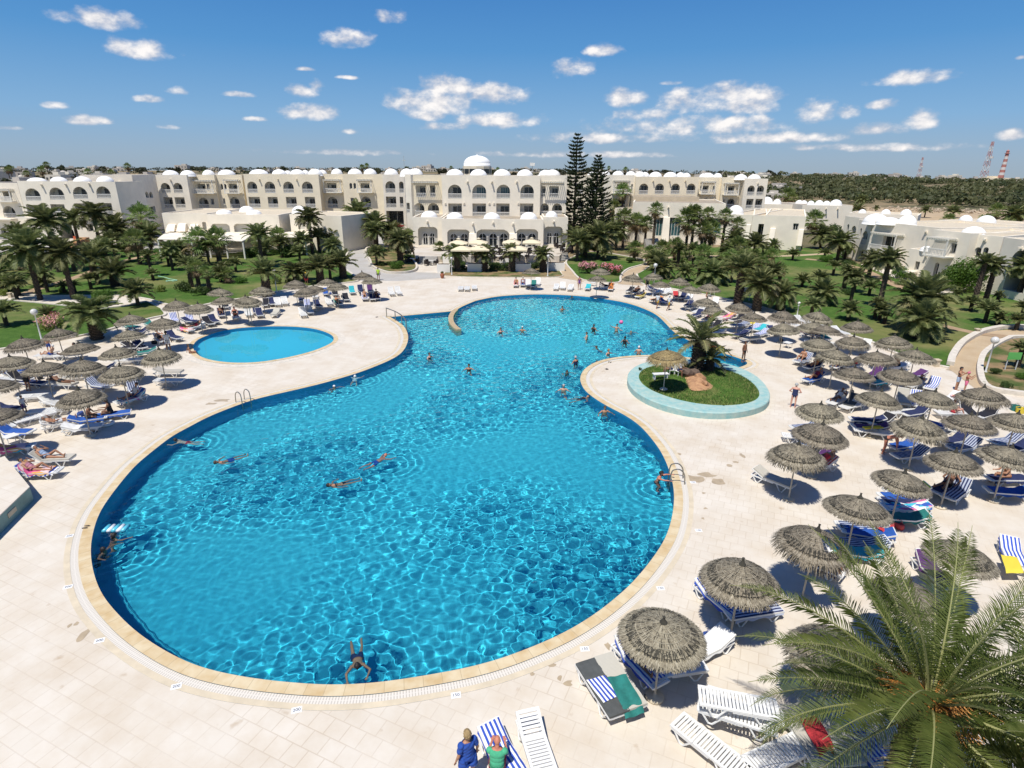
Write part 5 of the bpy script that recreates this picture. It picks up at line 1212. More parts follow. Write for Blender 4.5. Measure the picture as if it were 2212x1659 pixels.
def palm(bx, by, cy, rpx, kind, zone, label=None, seed=None, lean=None, gz=0):
    b = ground(bx, by, gz); h = vert_height(b, cy); zc = Vector((b.x, b.y, b.z+h)); rad = px2m(rpx, zc); rg = rgp
    f = math.hypot(b.x, b.y)
    nm = {'d': 'date_palm', 'w': 'fan_palm', 's': 'young_palm', 'g': 'date_palm', 'v': 'date_palm'}[kind]
    t = thing(nm, b, rg.uniform(0, 6.28)); tr = .23 if kind == 'd' else (.2 if kind == 'w' else .2)
    if kind in 'gv': tr = .42
    if kind == 's': tr = .16
    tr = min(tr, h*.3)
    o = obj('trunk', (TR_F if kind == 'w' else rg.choice(TR_D)), t); o.scale = (tr, tr, h); 
    if kind == 'w': o.scale = (.24, .24, h)
    me = rg.choice(FC) if kind == 'w' else (rg.choice(DCS) if kind == 's' else (DCV if kind == 'v' else rg.choice(DC)))
    c = obj('crown', me, t, (0, 0, h)); k = rad*rg.uniform(.97, 1.08)/(.92 if kind != 'w' else .88); c.scale = (k, k, k*rg.uniform(.9, 1.05)); c.rotation_euler.z = rg.uniform(0, 6.28)
    if lean: c.rotation_euler.x = lean
    if label: tag(t, label, 'palm tree'); 
    else:
        d = {'d': 'date palm', 'w': 'fan palm', 's': 'low young palm', 'g': 'stout date palm'}[kind]
        if kind in 'dw': d = ('tall ' if h > 6 else ('short ' if h < 3.2 else ''))+d
        reg(t, d, 'palm tree', {'d': 'date palms', 'w': 'fan palms', 's': 'young palms', 'g': 'date palms'}[kind], zone, project(b)[0])
    return t
Z_LL, Z_WW, Z_RL, Z_BL = 'on the left lawn', 'beside the grey walkway', 'on the right lawn', 'by the right path and villas'
for (x, y, c, r, k) in [(350,1300,870,240,'d'),(635,1290,900,190,'d'),(510,1060,620,195,'d'),(870,850,560,165,'d'),(690,850,610,135,'d'),(1030,850,690,165,'d'),(1265,830,600,145,'w'),(1310,880,740,150,'d'),
        (850,1160,960,185,'d'),(1000,1190,1075,175,'g'),(380,1020,920,90,'s'),(1125,970,890,115,'s'),(1285,1000,950,65,'s'),(1325,1130,1075,70,'s'),(1560,990,880,130,'d'),(1740,1000,800,140,'w'),(1910,1000,790,140,'w'),
        (1710,1110,1000,115,'s'),(1910,1150,1060,80,'s'),(2040,1060,985,70,'s'),(1195,1350,1240,150,'s'),(60,1525,1410,150,'s'),(150,1300,1170,110,'s'),(440,1510,1430,95,'s'),(650,1240,1180,65,'s'),(400,1190,1150,70,'s'),
        (-60,1100,960,200,'s'),(20,1240,1080,120,'s'),(790,1210,1120,70,'s'),(560,1240,1180,60,'s'),(1460,1010,930,90,'s')]:
    bx, by = P('T1', x, y); palm(bx, by, P('T1', 0, c)[1], r/4, k, Z_LL)
for (x, y, c, r, k, z) in [(60,1020,740,150,'d',Z_LL),(490,900,590,130,'d',Z_LL),(210,900,770,105,'w',Z_LL),(600,800,690,90,'d',Z_LL),(690,880,770,110,'d',Z_LL),(90,980,860,110,'d',Z_LL),(380,960,890,90,'s',Z_LL),
        (340,1150,1050,125,'d',Z_LL),(560,1160,1030,160,'g',Z_LL),(645,1130,1010,110,'s',Z_LL),(755,1115,985,140,'g','at the walkway kerb'),(100,1275,1070,170,'g',Z_LL),(420,1130,1040,100,'s',Z_LL),(890,740,560,150,'d',Z_WW),(1050,850,640,140,'d',Z_WW),
        (985,840,650,110,'w',Z_WW),(1250,995,790,155,'g','in the central bed'),(1045,1010,900,100,'s','in the central bed'),(1325,850,760,80,'w',Z_WW),(1740,1055,890,115,'g','before the terrace'),(1975,1058,905,105,'g','before the terrace'),
        (1590,925,850,60,'w','potted on the terrace'),(1632,985,940,42,'w','potted on the terrace'),(1900,975,895,45,'w','potted on the terrace'),(1170,800,690,80,'d',Z_WW)]:
    bx, by = P('T2', x, y); palm(bx, by, P('T2', 0, c)[1], r/4, k, z)
for (x, y, c, r, k, z) in [(0,1058,885,105,'g','before the terrace'),(265,1062,905,105,'g','before the terrace'),(300,880,810,42,'w','potted on the terrace'),(560,965,800,130,'d','behind the oleanders'),(740,945,760,185,'d','behind the oleanders'),(640,935,870,90,'s','behind the oleanders'),(795,965,900,60,'s','behind the oleanders'),
        (935,745,365,78,'w','behind the oleanders'),(860,730,510,85,'w','behind the oleanders'),(870,760,640,80,'d','behind the oleanders'),(1068,800,640,90,'w',Z_RL),(1145,840,650,80,'w',Z_RL),(1215,850,530,82,'w',Z_RL),(1490,960,620,135,'w',Z_RL),(1535,965,560,95,'w',Z_RL),(1650,950,570,80,'w',Z_RL),(1690,955,720,110,'w',Z_RL),
        (1800,950,590,85,'w',Z_RL),(1905,945,660,85,'w',Z_RL),(1905,960,770,120,'d',Z_RL),(1052,962,860,85,'w',Z_RL),(1290,970,860,85,'w',Z_RL),(1400,980,850,90,'w',Z_RL),(1240,1040,960,125,'d',Z_RL),(1480,1135,1050,100,'d',Z_RL),(1290,1110,1030,140,'g',Z_RL),(1720,1165,1070,165,'g',Z_RL),(1950,1335,1040,190,'g',Z_RL),
        (2110,1390,1160,200,'g',Z_RL),(2010,925,820,52,'s',Z_RL),(2110,910,830,85,'s',Z_RL),(1620,970,700,100,'w',Z_RL),(1180,1000,900,80,'w',Z_RL),(1560,1010,880,90,'s',Z_RL),(2160,940,860,70,'s',Z_RL)]:
    bx, by = P('T3', x, y); palm(bx, by, P('T3', 0, c)[1], r/4, k, z)
Z_H, Z_V = 'by the low hall', 'in front of the villas'
for (x, y, c, r, k, z) in [(150,540,405,78,'w',Z_H),(180,545,430,65,'w',Z_H),(360,590,500,60,'w',Z_H),(385,735,620,105,'w',Z_H),(130,840,690,75,'w',Z_H),(165,845,670,68,'w',Z_H),(250,835,760,52,'s',Z_H),(20,860,780,60,'s',Z_H),(580,645,575,60,'w',Z_H),(790,520,430,60,'d',Z_H),(760,590,530,80,'d',Z_H),
        (450,860,740,120,'d',Z_H),(595,965,800,145,'d',Z_V),(660,950,870,80,'s',Z_V),(480,965,900,65,'s',Z_V),(865,1115,960,120,'d',Z_V),(955,1375,950,155,'d',Z_V),(210,960,910,75,'s',Z_RL),(560,1090,1010,75,'s',Z_RL),(290,1190,1130,85,'s',Z_RL),(430,1210,1110,90,'s',Z_RL),(100,1390,1250,165,'g',Z_RL),(460,1340,1235,145,'g',Z_RL),(690,1475,1390,115,'s',Z_RL),
        (870,1265,1190,75,'s',Z_RL),(1285,1570,1290,290,'g',Z_V),(1300,1640,1480,240,'g',Z_V),(1620,1300,1250,62,'s',Z_V),(1870,1500,1385,120,'s',Z_V),(1980,1315,1265,55,'s',Z_V),(1775,1345,985,115,'d',Z_V),(1870,1335,1010,130,'d',Z_V),(2150,1300,1020,150,'d',Z_V),(2190,1450,1370,90,'s',Z_V),
        (1350,590,530,60,'s','beyond the villas'),(1590,590,545,80,'s','beyond the villas'),(1550,655,610,65,'w','beyond the villas'),(1860,690,640,85,'w','beyond the villas'),(2090,690,570,120,'d','beyond the villas'),(1960,600,540,80,'w','beyond the villas'),(2180,640,580,110,'d','beyond the villas'),(930,535,508,34,'s','beyond the villas'),(1000,1180,1120,60,'s',Z_RL),(1420,1230,1150,90,'s',Z_V),(1000,1510,1440,60,'s',Z_RL),(20,1180,1060,110,'s',Z_RL),(2140,1560,1480,90,'s',Z_V)]:
    bx, by = P('T4', x, y); palm(bx, by, P('T4', 0, c)[1], r/4, k, z)
# further palms filling the groves
rge = random.Random(404)
for i in range(26):
    x, y = rge.uniform(0, 545), rge.uniform(545, 640)
    if 505 < y and not (140 < x < 330 and 600 < y): palm(x, y, y-rge.uniform(16, 52), rge.uniform(16, 32), rge.choice('dsssw'), Z_LL)
for i in range(22):
    x, y = rge.uniform(1430, 1700), rge.uniform(545, 612)
    palm(x, y, y-rge.uniform(12, 48), rge.uniform(15, 30), rge.choice('dssww'), Z_RL)
for i in range(16):
    x, y = rge.uniform(1700, 2200), rge.uniform(610, 705)
    if y < 610+(x-1700)*.1: continue
    palm(x, y, y-rge.uniform(12, 45), rge.uniform(18, 30), rge.choice('sssd'), Z_V)
for (x, y, c, r, k, z) in [(690, 545, 512, 26, 'd', Z_LL), (655, 552, 520, 24, 'd', Z_LL), (610, 556, 525, 24, 'd', Z_LL), (568, 552, 522, 24, 'w', Z_LL), (720, 560, 530, 24, 'd', Z_LL), (812, 545, 498, 30, 'd', Z_WW), (850, 535, 500, 30, 'd', Z_WW), (870, 548, 515, 26, 'd', Z_WW), (1235, 545, 512, 34, 'd', 'behind the oleanders'), (1262, 552, 520, 30, 'd', 'behind the oleanders'), (1330, 540, 500, 28, 'd', 'behind the oleanders'), (1345, 535, 470, 24, 'w', Z_RL), (1372, 532, 480, 24, 'w', Z_RL)]: palm(x, y, c, r, k, z)
# palms on the round planter
for (x, y, c, r, l) in [(1600, 790, 540, 215, 'tall windblown date palm on the round planter'), (1705, 800, 700, 150, 'short date palm beside the taller one on the round planter')]:
    bx, by = P('U3', x, y); palm(bx, by, P('U3', 0, c)[1], r/4*1.32, 'v', '', l, gz=.6)
bx, by = P('U4', 2150, 775); palm(bx, by, P('U4', 0, 620)[1], 26, 's', '', 'low palm in the planting behind the far right globe lamp', gz=.1)
bx, by = P('T1', 842, 1640); palm(bx, by, P('T1', 0, 1410)[1], 62, 'g', '', 'stout grey-green palm at the left lawn kerb above the parasols')
# the two big palms in the near right corner
def big_palm(cx, cy, h, Lf, seed, label, nf=56, npair=84):
    d = ray(cx, cy); t_ = (h-CAMH)/d.z; p = CO+d*t_; rg = random.Random(seed)
    t = thing('date_palm', (p.x, p.y, 0), 0, label, 'palm tree', 'near corner palms'); tm = obj('trunk', trunk_mesh(seed, 1, .95), t); tm.scale = (.3, .3, h)
    for i in range(nf):
        f = (i+.5)/nf; az = i*2.39996+rg.uniform(-.2, .2); el = R(80-104*f**.9)+rg.uniform(-.08, .08); mb = MB(); l = Lf*rg.uniform(.85, 1.08)
        frond(mb, rg, (.1*math.cos(az), .1*math.sin(az), h+.05-.3*f), az, el, l, R(rg.uniform(25, 75)), npair, .019, .46, .032, f > .8 and rg.random() < .35, 14)
        fo = mb.build('frond', [M_bleaf, M_rach, M_bleaf2], t)
    for i in range(7):
        az = (-1.6, -.9, -2.4, 2.6, .3, -1.9, 3.3)[i]; mb = MB()
        for q in range(26):
            a2 = az+rg.uniform(-.5, .5); e2 = rg.uniform(.2, 1.0); r_ = rg.uniform(.5, .95); r_ *= 1.15; p0 = Vector((0, 0, h+.05)); p1 = p0+Vector((math.cos(a2)*r_*.6, math.sin(a2)*r_*.6, .35*e2)); p2_ = p0+Vector((math.cos(a2)*r_, math.sin(a2)*r_, .30*e2-.05))
            mb.tube([p0, p1, p2_], [.015, .012, .007], 3, cap=False)
        mb.build('flower_stalk', M_orange, t)
    return t
M_bleaf = leafmat('near_palm_leaf', (.075, .115, .02), (.205, .235, .06), .0, 1.2); M_bleaf2 = leafmat('near_palm_old_leaf', (.24, .21, .09), (.32, .26, .13), .0, 1.2); M_orange = mat('orange_stalk', (.55, .24, .05), .7, noise=.4, nscale=3)
big_palm(2012, 1515, 4.3, 3.95, 21, 'large palm with orange flower stalks filling the near right corner')
big_palm(2300, 1640, 3.7, 3.2, 22, 'palm cut by the frame at the near right corner behind the larger one', 46, 66)
# ---- Norfolk pines
def pine(bx, by, topy, wpx, label, seed, Y):
    b = at_dist(bx, by, Y); b = Vector((b.x, b.y, 0)); tp_ = at_dist(bx, topy, Y); h = tp_.z; w = px2m(wpx, (b.x, Y, h/2)); rg = random.Random(seed)
    t = thing('norfolk_pine', b, 0, label, 'pine tree', 'tall pines'); mb = MB(); mb.tube([(0, 0, 0), (0, 0, h*.5), (0, 0, h*.98)], [.34, .2, .05], 8); mb.build('trunk', M_ptrunk, t)
    mb = MB(); nl = 30
    for i in range(nl):
        f = i/(nl-1); z = h*(.10+.89*f); L0 = w*(1-f)**.6*(.62+.38*min(1, f*4+.3))*rg.uniform(.8, 1.05)+.25; nb = 7 if f < .9 else 5; a0 = rg.uniform(0, 6.28)
        for k in range(nb):
            a = a0+6.283*k/nb+rg.uniform(-.2, .2); l = L0*rg.uniform(.5, 1.15); d = Vector((math.cos(a), math.sin(a), 0)); s = Vector((-math.sin(a), math.cos(a), 0))
            mb.cur = 1; mb.tube([(0, 0, z), tuple(d*l*.5+Vector((0, 0, z-.05*l))), tuple(d*l+Vector((0, 0, z+.12*l)))], [.05, .035, .02], 3, cap=False); mb.cur = 0
            n_t = int(9+l*9)
            for q in range(n_t):
                u = rg.uniform(.25, 1.03); c = d*l*u+Vector((0, 0, z-.1*l*math.sin(u*3)+.12*l*u*u))+s*rg.uniform(-.16, .16)*(1-u*.3)
                v = (d*.6+s*rg.uniform(-1, 1)+Vector((0, 0, rg.uniform(.2, .9)))).normalized()*rg.uniform(.35, .7); w_ = s.cross(v).normalized()*.11 if rg.random() < .5 else s*.12
                n = len(mb.v); mb.v += [tuple(c-w_), tuple(c+w_), tuple(c+v+w_*.5), tuple(c+v-w_*.5)]; mb.face((n, n+1, n+2, n+3))
    mb.build('crown', [M_pine, M_ptrunk], t); return t
M_pine = leafmat('pine_needles', (.028, .045, .018), (.06, .08, .035), .1, 1.5); M_ptrunk = mat('pine_bark', (.10, .075, .055), .95, noise=.4, nscale=5)
pine(1239, 500, 290, 40, 'tallest open-branched pine rising beside the central hotel block', 31, 121)
pine(1284, 500, 337, 46, 'shorter denser pine right of the tallest pine', 32, 118)
# ---- shrubs
def bush_mesh(seed, n, leaf, mats, flower=0, squash=.8, lumps=7):
    rg = random.Random(seed); mb = MB(); L_ = [(Vector((rg.uniform(-.5, .5), rg.uniform(-.5, .5), rg.uniform(.25, .7)*squash)), rg.uniform(.32, .52)) for _ in range(lumps)]
    for i in range(n):
        c0, r0 = rg.choice(L_); th = rg.uniform(0, 6.283); z = rg.uniform(-.6, 1); q = math.sqrt(max(0, 1-z*z)); d = Vector((q*math.cos(th), q*math.sin(th), z)); rr_ = r0*rg.uniform(.62, 1.05)
        c = c0+Vector((d.x*rr_, d.y*rr_, d.z*rr_*squash)); c.z = max(.02, c.z)
        a = (d+Vector((rg.uniform(-1, 1), rg.uniform(-1, 1), rg.uniform(-1, 1)))*.9).normalized(); b_ = a.orthogonal().normalized(); e = a.cross(b_); s = leaf*rg.uniform(.6, 1.3)
        mb.cur = 1 if (flower and rg.random() < flower*max(0, d.z+.25)) else 0
        if mb.cur == 1 and len(mats) > 2 and rg.random() < .4: mb.cur = 2
        n_ = len(mb.v); mb.v += [tuple(c-b_*s), tuple(c+e*s*.45), tuple(c+b_*s), tuple(c-e*s*.45)]; mb.face((n_, n_+1, n_+2, n_+3))
    mb.cur = 0; 
    for c0, r0 in L_: mb.tube([(0, 0, 0), tuple(c0)], .02, 4, cap=False)
    return mb.mesh('foliage', mats)
M_bush = leafmat('shrub_leaf', (.045, .09, .02), (.10, .15, .035)); M_bright = leafmat('bright_shrub_leaf', (.06, .14, .018), (.13, .24, .03), .15); M_lime = leafmat('lime_shrub_leaf', (.17, .24, .04), (.26, .30, .07), .1)
M_pink = mat('pink_blossom', (.62, .16, .26), .7, noise=.5, nscale=6, col2=(.75, .38, .42)); M_redb = mat('red_blossom', (.62, .10, .07), .7); M_peach = mat('peach_blossom', (.70, .40, .27), .7)
BM = {'b': [bush_mesh(s, 1500, .075, [M_bush]) for s in (1, 2)], 'B': [bush_mesh(3, 2600, .06, [M_bright], lumps=9)], 'E': [bush_mesh(13, 5200, .05, [M_bright], lumps=12, squash=1.15)], 'l': [bush_mesh(5, 1200, .09, [M_lime])], 'p': [bush_mesh(6, 2600, .05, [M_bush, M_pink, M_peach], .75)], 'r': [bush_mesh(7, 2600, .05, [M_bush, M_pink, M_redb], .75)], 'o': [bush_mesh(8, 2000, .06, [M_lime, M_peach, M_pink], .7)]}
def bush(bx, by, rpx, kind, zone, label=None, tall=1.0, gz=0):
    b = ground(bx, by, gz); r = px2m(rpx, b); rg = rgp; t = thing('flowering_shrub' if kind in 'pro' else 'shrub', b, rg.uniform(0, 6.28)); o = obj('foliage', rg.choice(BM[kind]), t); o.scale = (r, r, r*1.15*tall)
    if label: tag(t, label, 'shrub')
    else: reg(t, {'b': 'dark green shrub', 'B': 'bright green rounded shrub', 'l': 'lime green shrub'}[kind], 'shrub', 'shrubs', zone, bx)
for (t, x, y, r, k, z, l) in [('T1',1600,1230,95,'b',Z_LL,None),('T1',1740,1260,85,'b',Z_LL,None),('T1',1390,1230,55,'l',Z_LL,None),('T1',900,1330,115,'B',Z_LL,None),('T1',410,1560,150,'o','','pale orange-flowered oleander behind the left globe lamp'),('T1',1390,910,60,'B',Z_LL,None),('T1',930,820,55,'b',Z_LL,None),('T1',60,1180,120,'l',Z_LL,None),('T1',0,1050,150,'B',Z_LL,None),
        ('T2',-60,930,90,'b',Z_LL,None),('T2',300,930,110,'b',Z_LL,None),('T2',650,920,65,'b',Z_LL,None),('T2',870,780,75,'B',Z_WW,None),('T2',960,700,90,'B',Z_WW,None),('T2',1300,800,80,'B',Z_WW,None),('T2',1050,930,90,'b',Z_WW,None),('T2',1095,1015,50,'b','in the central bed',None),('T2',1220,1040,75,'B','in the central bed',None),('T2',1320,960,60,'b','in the central bed',None),('T2',1150,1010,40,'b','in the central bed',None),
        ('T2',1680,1060,50,'b','along the terrace front',None),('T2',1805,1045,45,'b','along the terrace front',None),('T2',1890,1050,40,'b','along the terrace front',None),('T2',2060,1050,55,'b','along the terrace front',None),('T2',2140,1050,55,'b','along the terrace front',None),('T3',180,1050,50,'b','along the terrace front',None),
        ('T3',670,1075,112,'p','','pink-flowered oleander, larger of the pair on the lawn'),('T3',868,1085,118,'r','','red and pink oleander right of the pink one'),('T3',970,790,75,'b','behind the oleanders',None),('T3',560,790,80,'b','behind the oleanders',None),('T3',1010,980,50,'b','behind the oleanders',None),
        ('T4',1150,1120,100,'B',Z_V,None),('T4',1650,1225,205,'E','','large bright green rounded tree between the villas'),('T4',1335,1130,55,'B',Z_V,None),('T4',690,1010,60,'b',Z_V,None),('T4',640,930,60,'b',Z_V,None),('T4',900,1180,70,'b',Z_RL,None),('T4',140,700,60,'b',Z_H,None),('T4',560,720,80,'b',Z_H,None),('T4',1800,1200,90,'B',Z_V,None),
        ('U4',2045,960,68,'b','in the right bed',None),('U4',1865,930,28,'l','in the right bed',None),('U4',1950,830,55,'b','in the right bed',None),('U4',2190,880,60,'B','in the right bed',None),('U3',1110,800,22,'b','on the round planter',None),('U3',1825,1105,14,'l','on the round planter',None)]:
    bx, by = P(t, x, y); bush(bx, by, r/4, k, z, l, gz=.45 if z == 'on the round planter' else (.1 if z == 'in the right bed' else 0))
for i in range(24):
    x, y = (rge.uniform(0, 740), rge.uniform(545, 640)) if i < 12 else (rge.uniform(1430, 2150), rge.uniform(560, 640))
    bush(x, y, rge.uniform(8, 18), rge.choice('bbBl'), Z_LL if i < 12 else Z_RL)
for i in range(7):
    bx, by = P('T2', 1150+i*14, 1010-((i*37) % 30)); b = ground(bx, by)
# ---- far trees, houses and scrub towards the skyline
def lz(x, y):
    r = math.hypot(x, y); az = math.atan2(x, max(y, 1)); s = max(-.035, min(.02, horizon_z(az, r)))
    rr_ = rings[3:]; f = lambda q: 0 if q < 330 else (s*q+CAMH)*min(1, (q/900)**2)
    for a, c in zip(rr_, rr_[1:]):
        if a <= r <= c: return f(a)+(f(c)-f(a))*(r-a)/(c-a)-.03
    return f(r)
rgf = random.Random(5)
M_scrub = leafmat('far_scrub_leaf', (.045, .055, .025), (.10, .10, .05), .3, .4); M_housew = mat('far_house_wall', (.56, .51, .43), .8, rnd=.2); M_housed = mat('far_house_opening', (.08, .08, .08), .6)
far_tree = [bush_mesh(40+i, 260, .2, [M_scrub], squash=.9, lumps=6) for i in range(3)]
def house_mesh(seed):
    rg = random.Random(seed); mb = MB(); w, d, h = rg.uniform(9, 15), rg.uniform(8, 11), rg.choice((3.4, 3.6, 6.4)); mb.box((0, 0, h/2), (w, d, h)); mb.box((rg.uniform(-.2, .2)*w, .1*d, h+1.1), (w*.35, d*.5, 2.2))
    for s in (-1, 1): mb.box((s*(w/2-.12), 0, h+.3), (.24, d, .6))
    mb.box((0, -d/2+.12, h+.3), (w-.5, .24, .6)); mb.box((0, d/2-.12, h+.3), (w-.5, .24, .6)); mb.cur = 1
    for lv in range(int(h//3)):
        for k in range(4): mb.box((-w*.38+w*.25*k, -d/2-.02, 1.7+3*lv), (1.2, .12, 1.3 if k != 1 else 2.2))
    if seed % 3 == 0: mb.cur = 0; mb.lathe([(2.2*math.cos(math.pi/2*i/6), h+2.0*math.sin(math.pi/2*i/6)) for i in range(7)], 12, (-w*.25, 0, 0))
    return mb.mesh('far_house', [M_housew, M_housed])
houses = [house_mesh(i) for i in range(6)]
def azof(px): d = ray(px, 375); return math.atan2(d.x, d.y)
def place_far(px, r): a = azof(px); return r*math.sin(a), r*math.cos(a)
nh = 0
for i in range(170):
    px = rgf.uniform(-60, 1700) if i < 135 else rgf.uniform(1700, 2260); r = rgf.choice((rgf.uniform(300, 600), rgf.uniform(500, 1000), rgf.uniform(800, 1400))) if px < 1700 else rgf.uniform(900, 1400)
    if 880 < px < 1240 and r < 400: continue
    x, y = place_far(px, r); o = obj('far_house', rgf.choice(houses), None, (x, y, lz(x, y)-.3), rgf.uniform(-.6, .6)); s = rgf.uniform(.8, 1.25); o.scale = (s, s, s*rgf.uniform(.8, 1.0))
    z = 'behind the left wing' if px < 340 else 'behind the middle wing' if px < 880 else 'behind the central block' if px < 1240 else 'behind the right wing' if px < 1700 else 'near the lighthouse'
    tag(o, f'small white flat-roofed house among trees on the skyline {z}', 'house', f'skyline houses {z}')
for i in range(250):
    px = rgf.uniform(-80, 1680); r = 190+rgf.random()**1.5*800
    x, y = place_far(px, r)
    if y < 175: y = 175+rgf.random()*40
    o = obj('far_tree', rgf.choice(far_tree), None, (x, y, lz(x, y)-.2), rgf.uniform(0, 6)); s = rgf.uniform(2.4, 4.8)*(1+.0006*r); o.scale = (s*rgf.uniform(.9, 1.4), s, s*rgf.uniform(.8, 1.3))
    z = 'behind the left wing' if px < 340 else 'behind the middle wing' if px < 880 else 'behind the central block' if px < 1240 else 'behind the right wing'
    tag(o, f'dark scrubby tree on the dry plain {z}', 'tree', f'plain trees {z}')
# the two odd pines on the skyline and a few far palms
for (px, r, k, l) in [(497, 330, 6.0, 'dark pyramid pine standing alone above the middle wing skyline'), (1, 1, 1, '')][:1]:
    x, y = place_far(px, r); t = thing('norfolk_pine', (x, y, 0), 0, l, 'pine tree'); 
    src = bpy.data.objects['norfolk_pine']
    for ch in src.children: c = ch.copy(); COL.objects.link(c); c.parent = t; c.scale = (.72, .72, .70)
fp = rgf
for i in range(26):
    px = fp.uniform(0, 1680); r = fp.uniform(260, 700); x, y = place_far(px, r)
    if y < 180: continue
    t = thing('fan_palm', (x, y, lz(x, y)-.1), fp.uniform(0, 6)); h = fp.uniform(5, 9)+r*.004; o = obj('trunk', TR_F, t); o.scale = (.25, .25, h); c = obj('crown', fp.choice(FC), t, (0, 0, h)); s = fp.uniform(1.8, 2.6)*(1+r*.0008); c.scale = (s, s, s)
    z = 'behind the left wing' if px < 340 else 'behind the middle wing' if px < 880 else 'behind the central block' if px < 1240 else 'behind the right wing'
    reg(t, 'distant palm on the plain', 'palm tree', 'distant palms', z, px)
def scatter_wood(name, pts_fn, n, label, leafn=46, seed=3, m=None):
    rg = random.Random(seed); mb = MB()
    for i in range(n):
        x, y, s = pts_fn(rg); z0 = lz(x, y)-.3
        for k in range(leafn):
            th = rg.uniform(0, 6.283); zz = rg.uniform(-.3, 1); q = math.sqrt(max(0, 1-zz*zz)); d = Vector((q*math.cos(th), q*math.sin(th), zz)); c = Vector((x+d.x*s*.85, y+d.y*s*.85, z0+s*(.55+.5*d.z)))
            a = (d+Vector((rg.uniform(-1, 1), rg.uniform(-1, 1), rg.uniform(-.5, 1)))*.7).normalized(); b_ = a.orthogonal().normalized()*s*.24*rg.uniform(.4, 1.3); e = a.cross(b_)*.7; n_ = len(mb.v)
            mb.v += [tuple(c-b_), tuple(c+e), tuple(c+b_*.9), tuple(c-e)]; mb.face((n_, n_+1, n_+2, n_+3))
    o = mb.build(name, m or M_scrub); tag(o, label, 'trees', kind='stuff'); return o
def right_wood(rg):
    for _ in range(40):
        px = rg.uniform(1560, 2330); r = 345+rg.random()**1.3*620; x, y = place_far(px, r)
        if math.sin(x*.035+math.sin(y*.021)*2)+math.sin(y*.028+x*.011)+rg.random()*.6 > -.75: break
    return x, y, rg.choice((1.6, 2.4, 3.2, 4.6))*rg.uniform(.8, 1.25)
M_wood2 = leafmat('wood_leaf', (.05, .07, .025), (.15, .15, .06), 0, .03)
scatter_wood('far_wood', right_wood, 1400, 'dense dark green wood stretching across the right skyline', 44, 3, M_wood2)
def left_scrub(rg):
    px = rg.uniform(-120, 1600); r = 300+rg.random()**.9*1100; x, y = place_far(px, r); return x, y, rg.uniform(1.4, 3.4)*(1+r*.0006)
scatter_wood('far_scrub', left_scrub, 1500, 'dark scrub dotted over the dry plain to the skyline', 16, 4)
M_rock = mat('rubble_stone', (.50, .40, .28), .9, noise=.35, nscale=.8)
mb = MB(); rg = random.Random(8)
for i in range(420):
    px = rg.uniform(1880, 2330); t = (px-1880)/450; b = at_dist(px, 455+t*12+rg.uniform(-3, 4), 1); b = ground(px, 450+t*14+rg.uniform(-3, 5)); s = rg.uniform(.4, 1.1); M_ = Euler((rg.random()*3, rg.random()*3, rg.random()*3)).to_matrix(); mb.box((b.x, b.y, s*.3), (s, s*.8, s*.7), M_, .7)
tag(mb.build('rubble', M_rock), 'line of pale rubble stones along the sandy lot edge', 'rubble', kind='stuff')
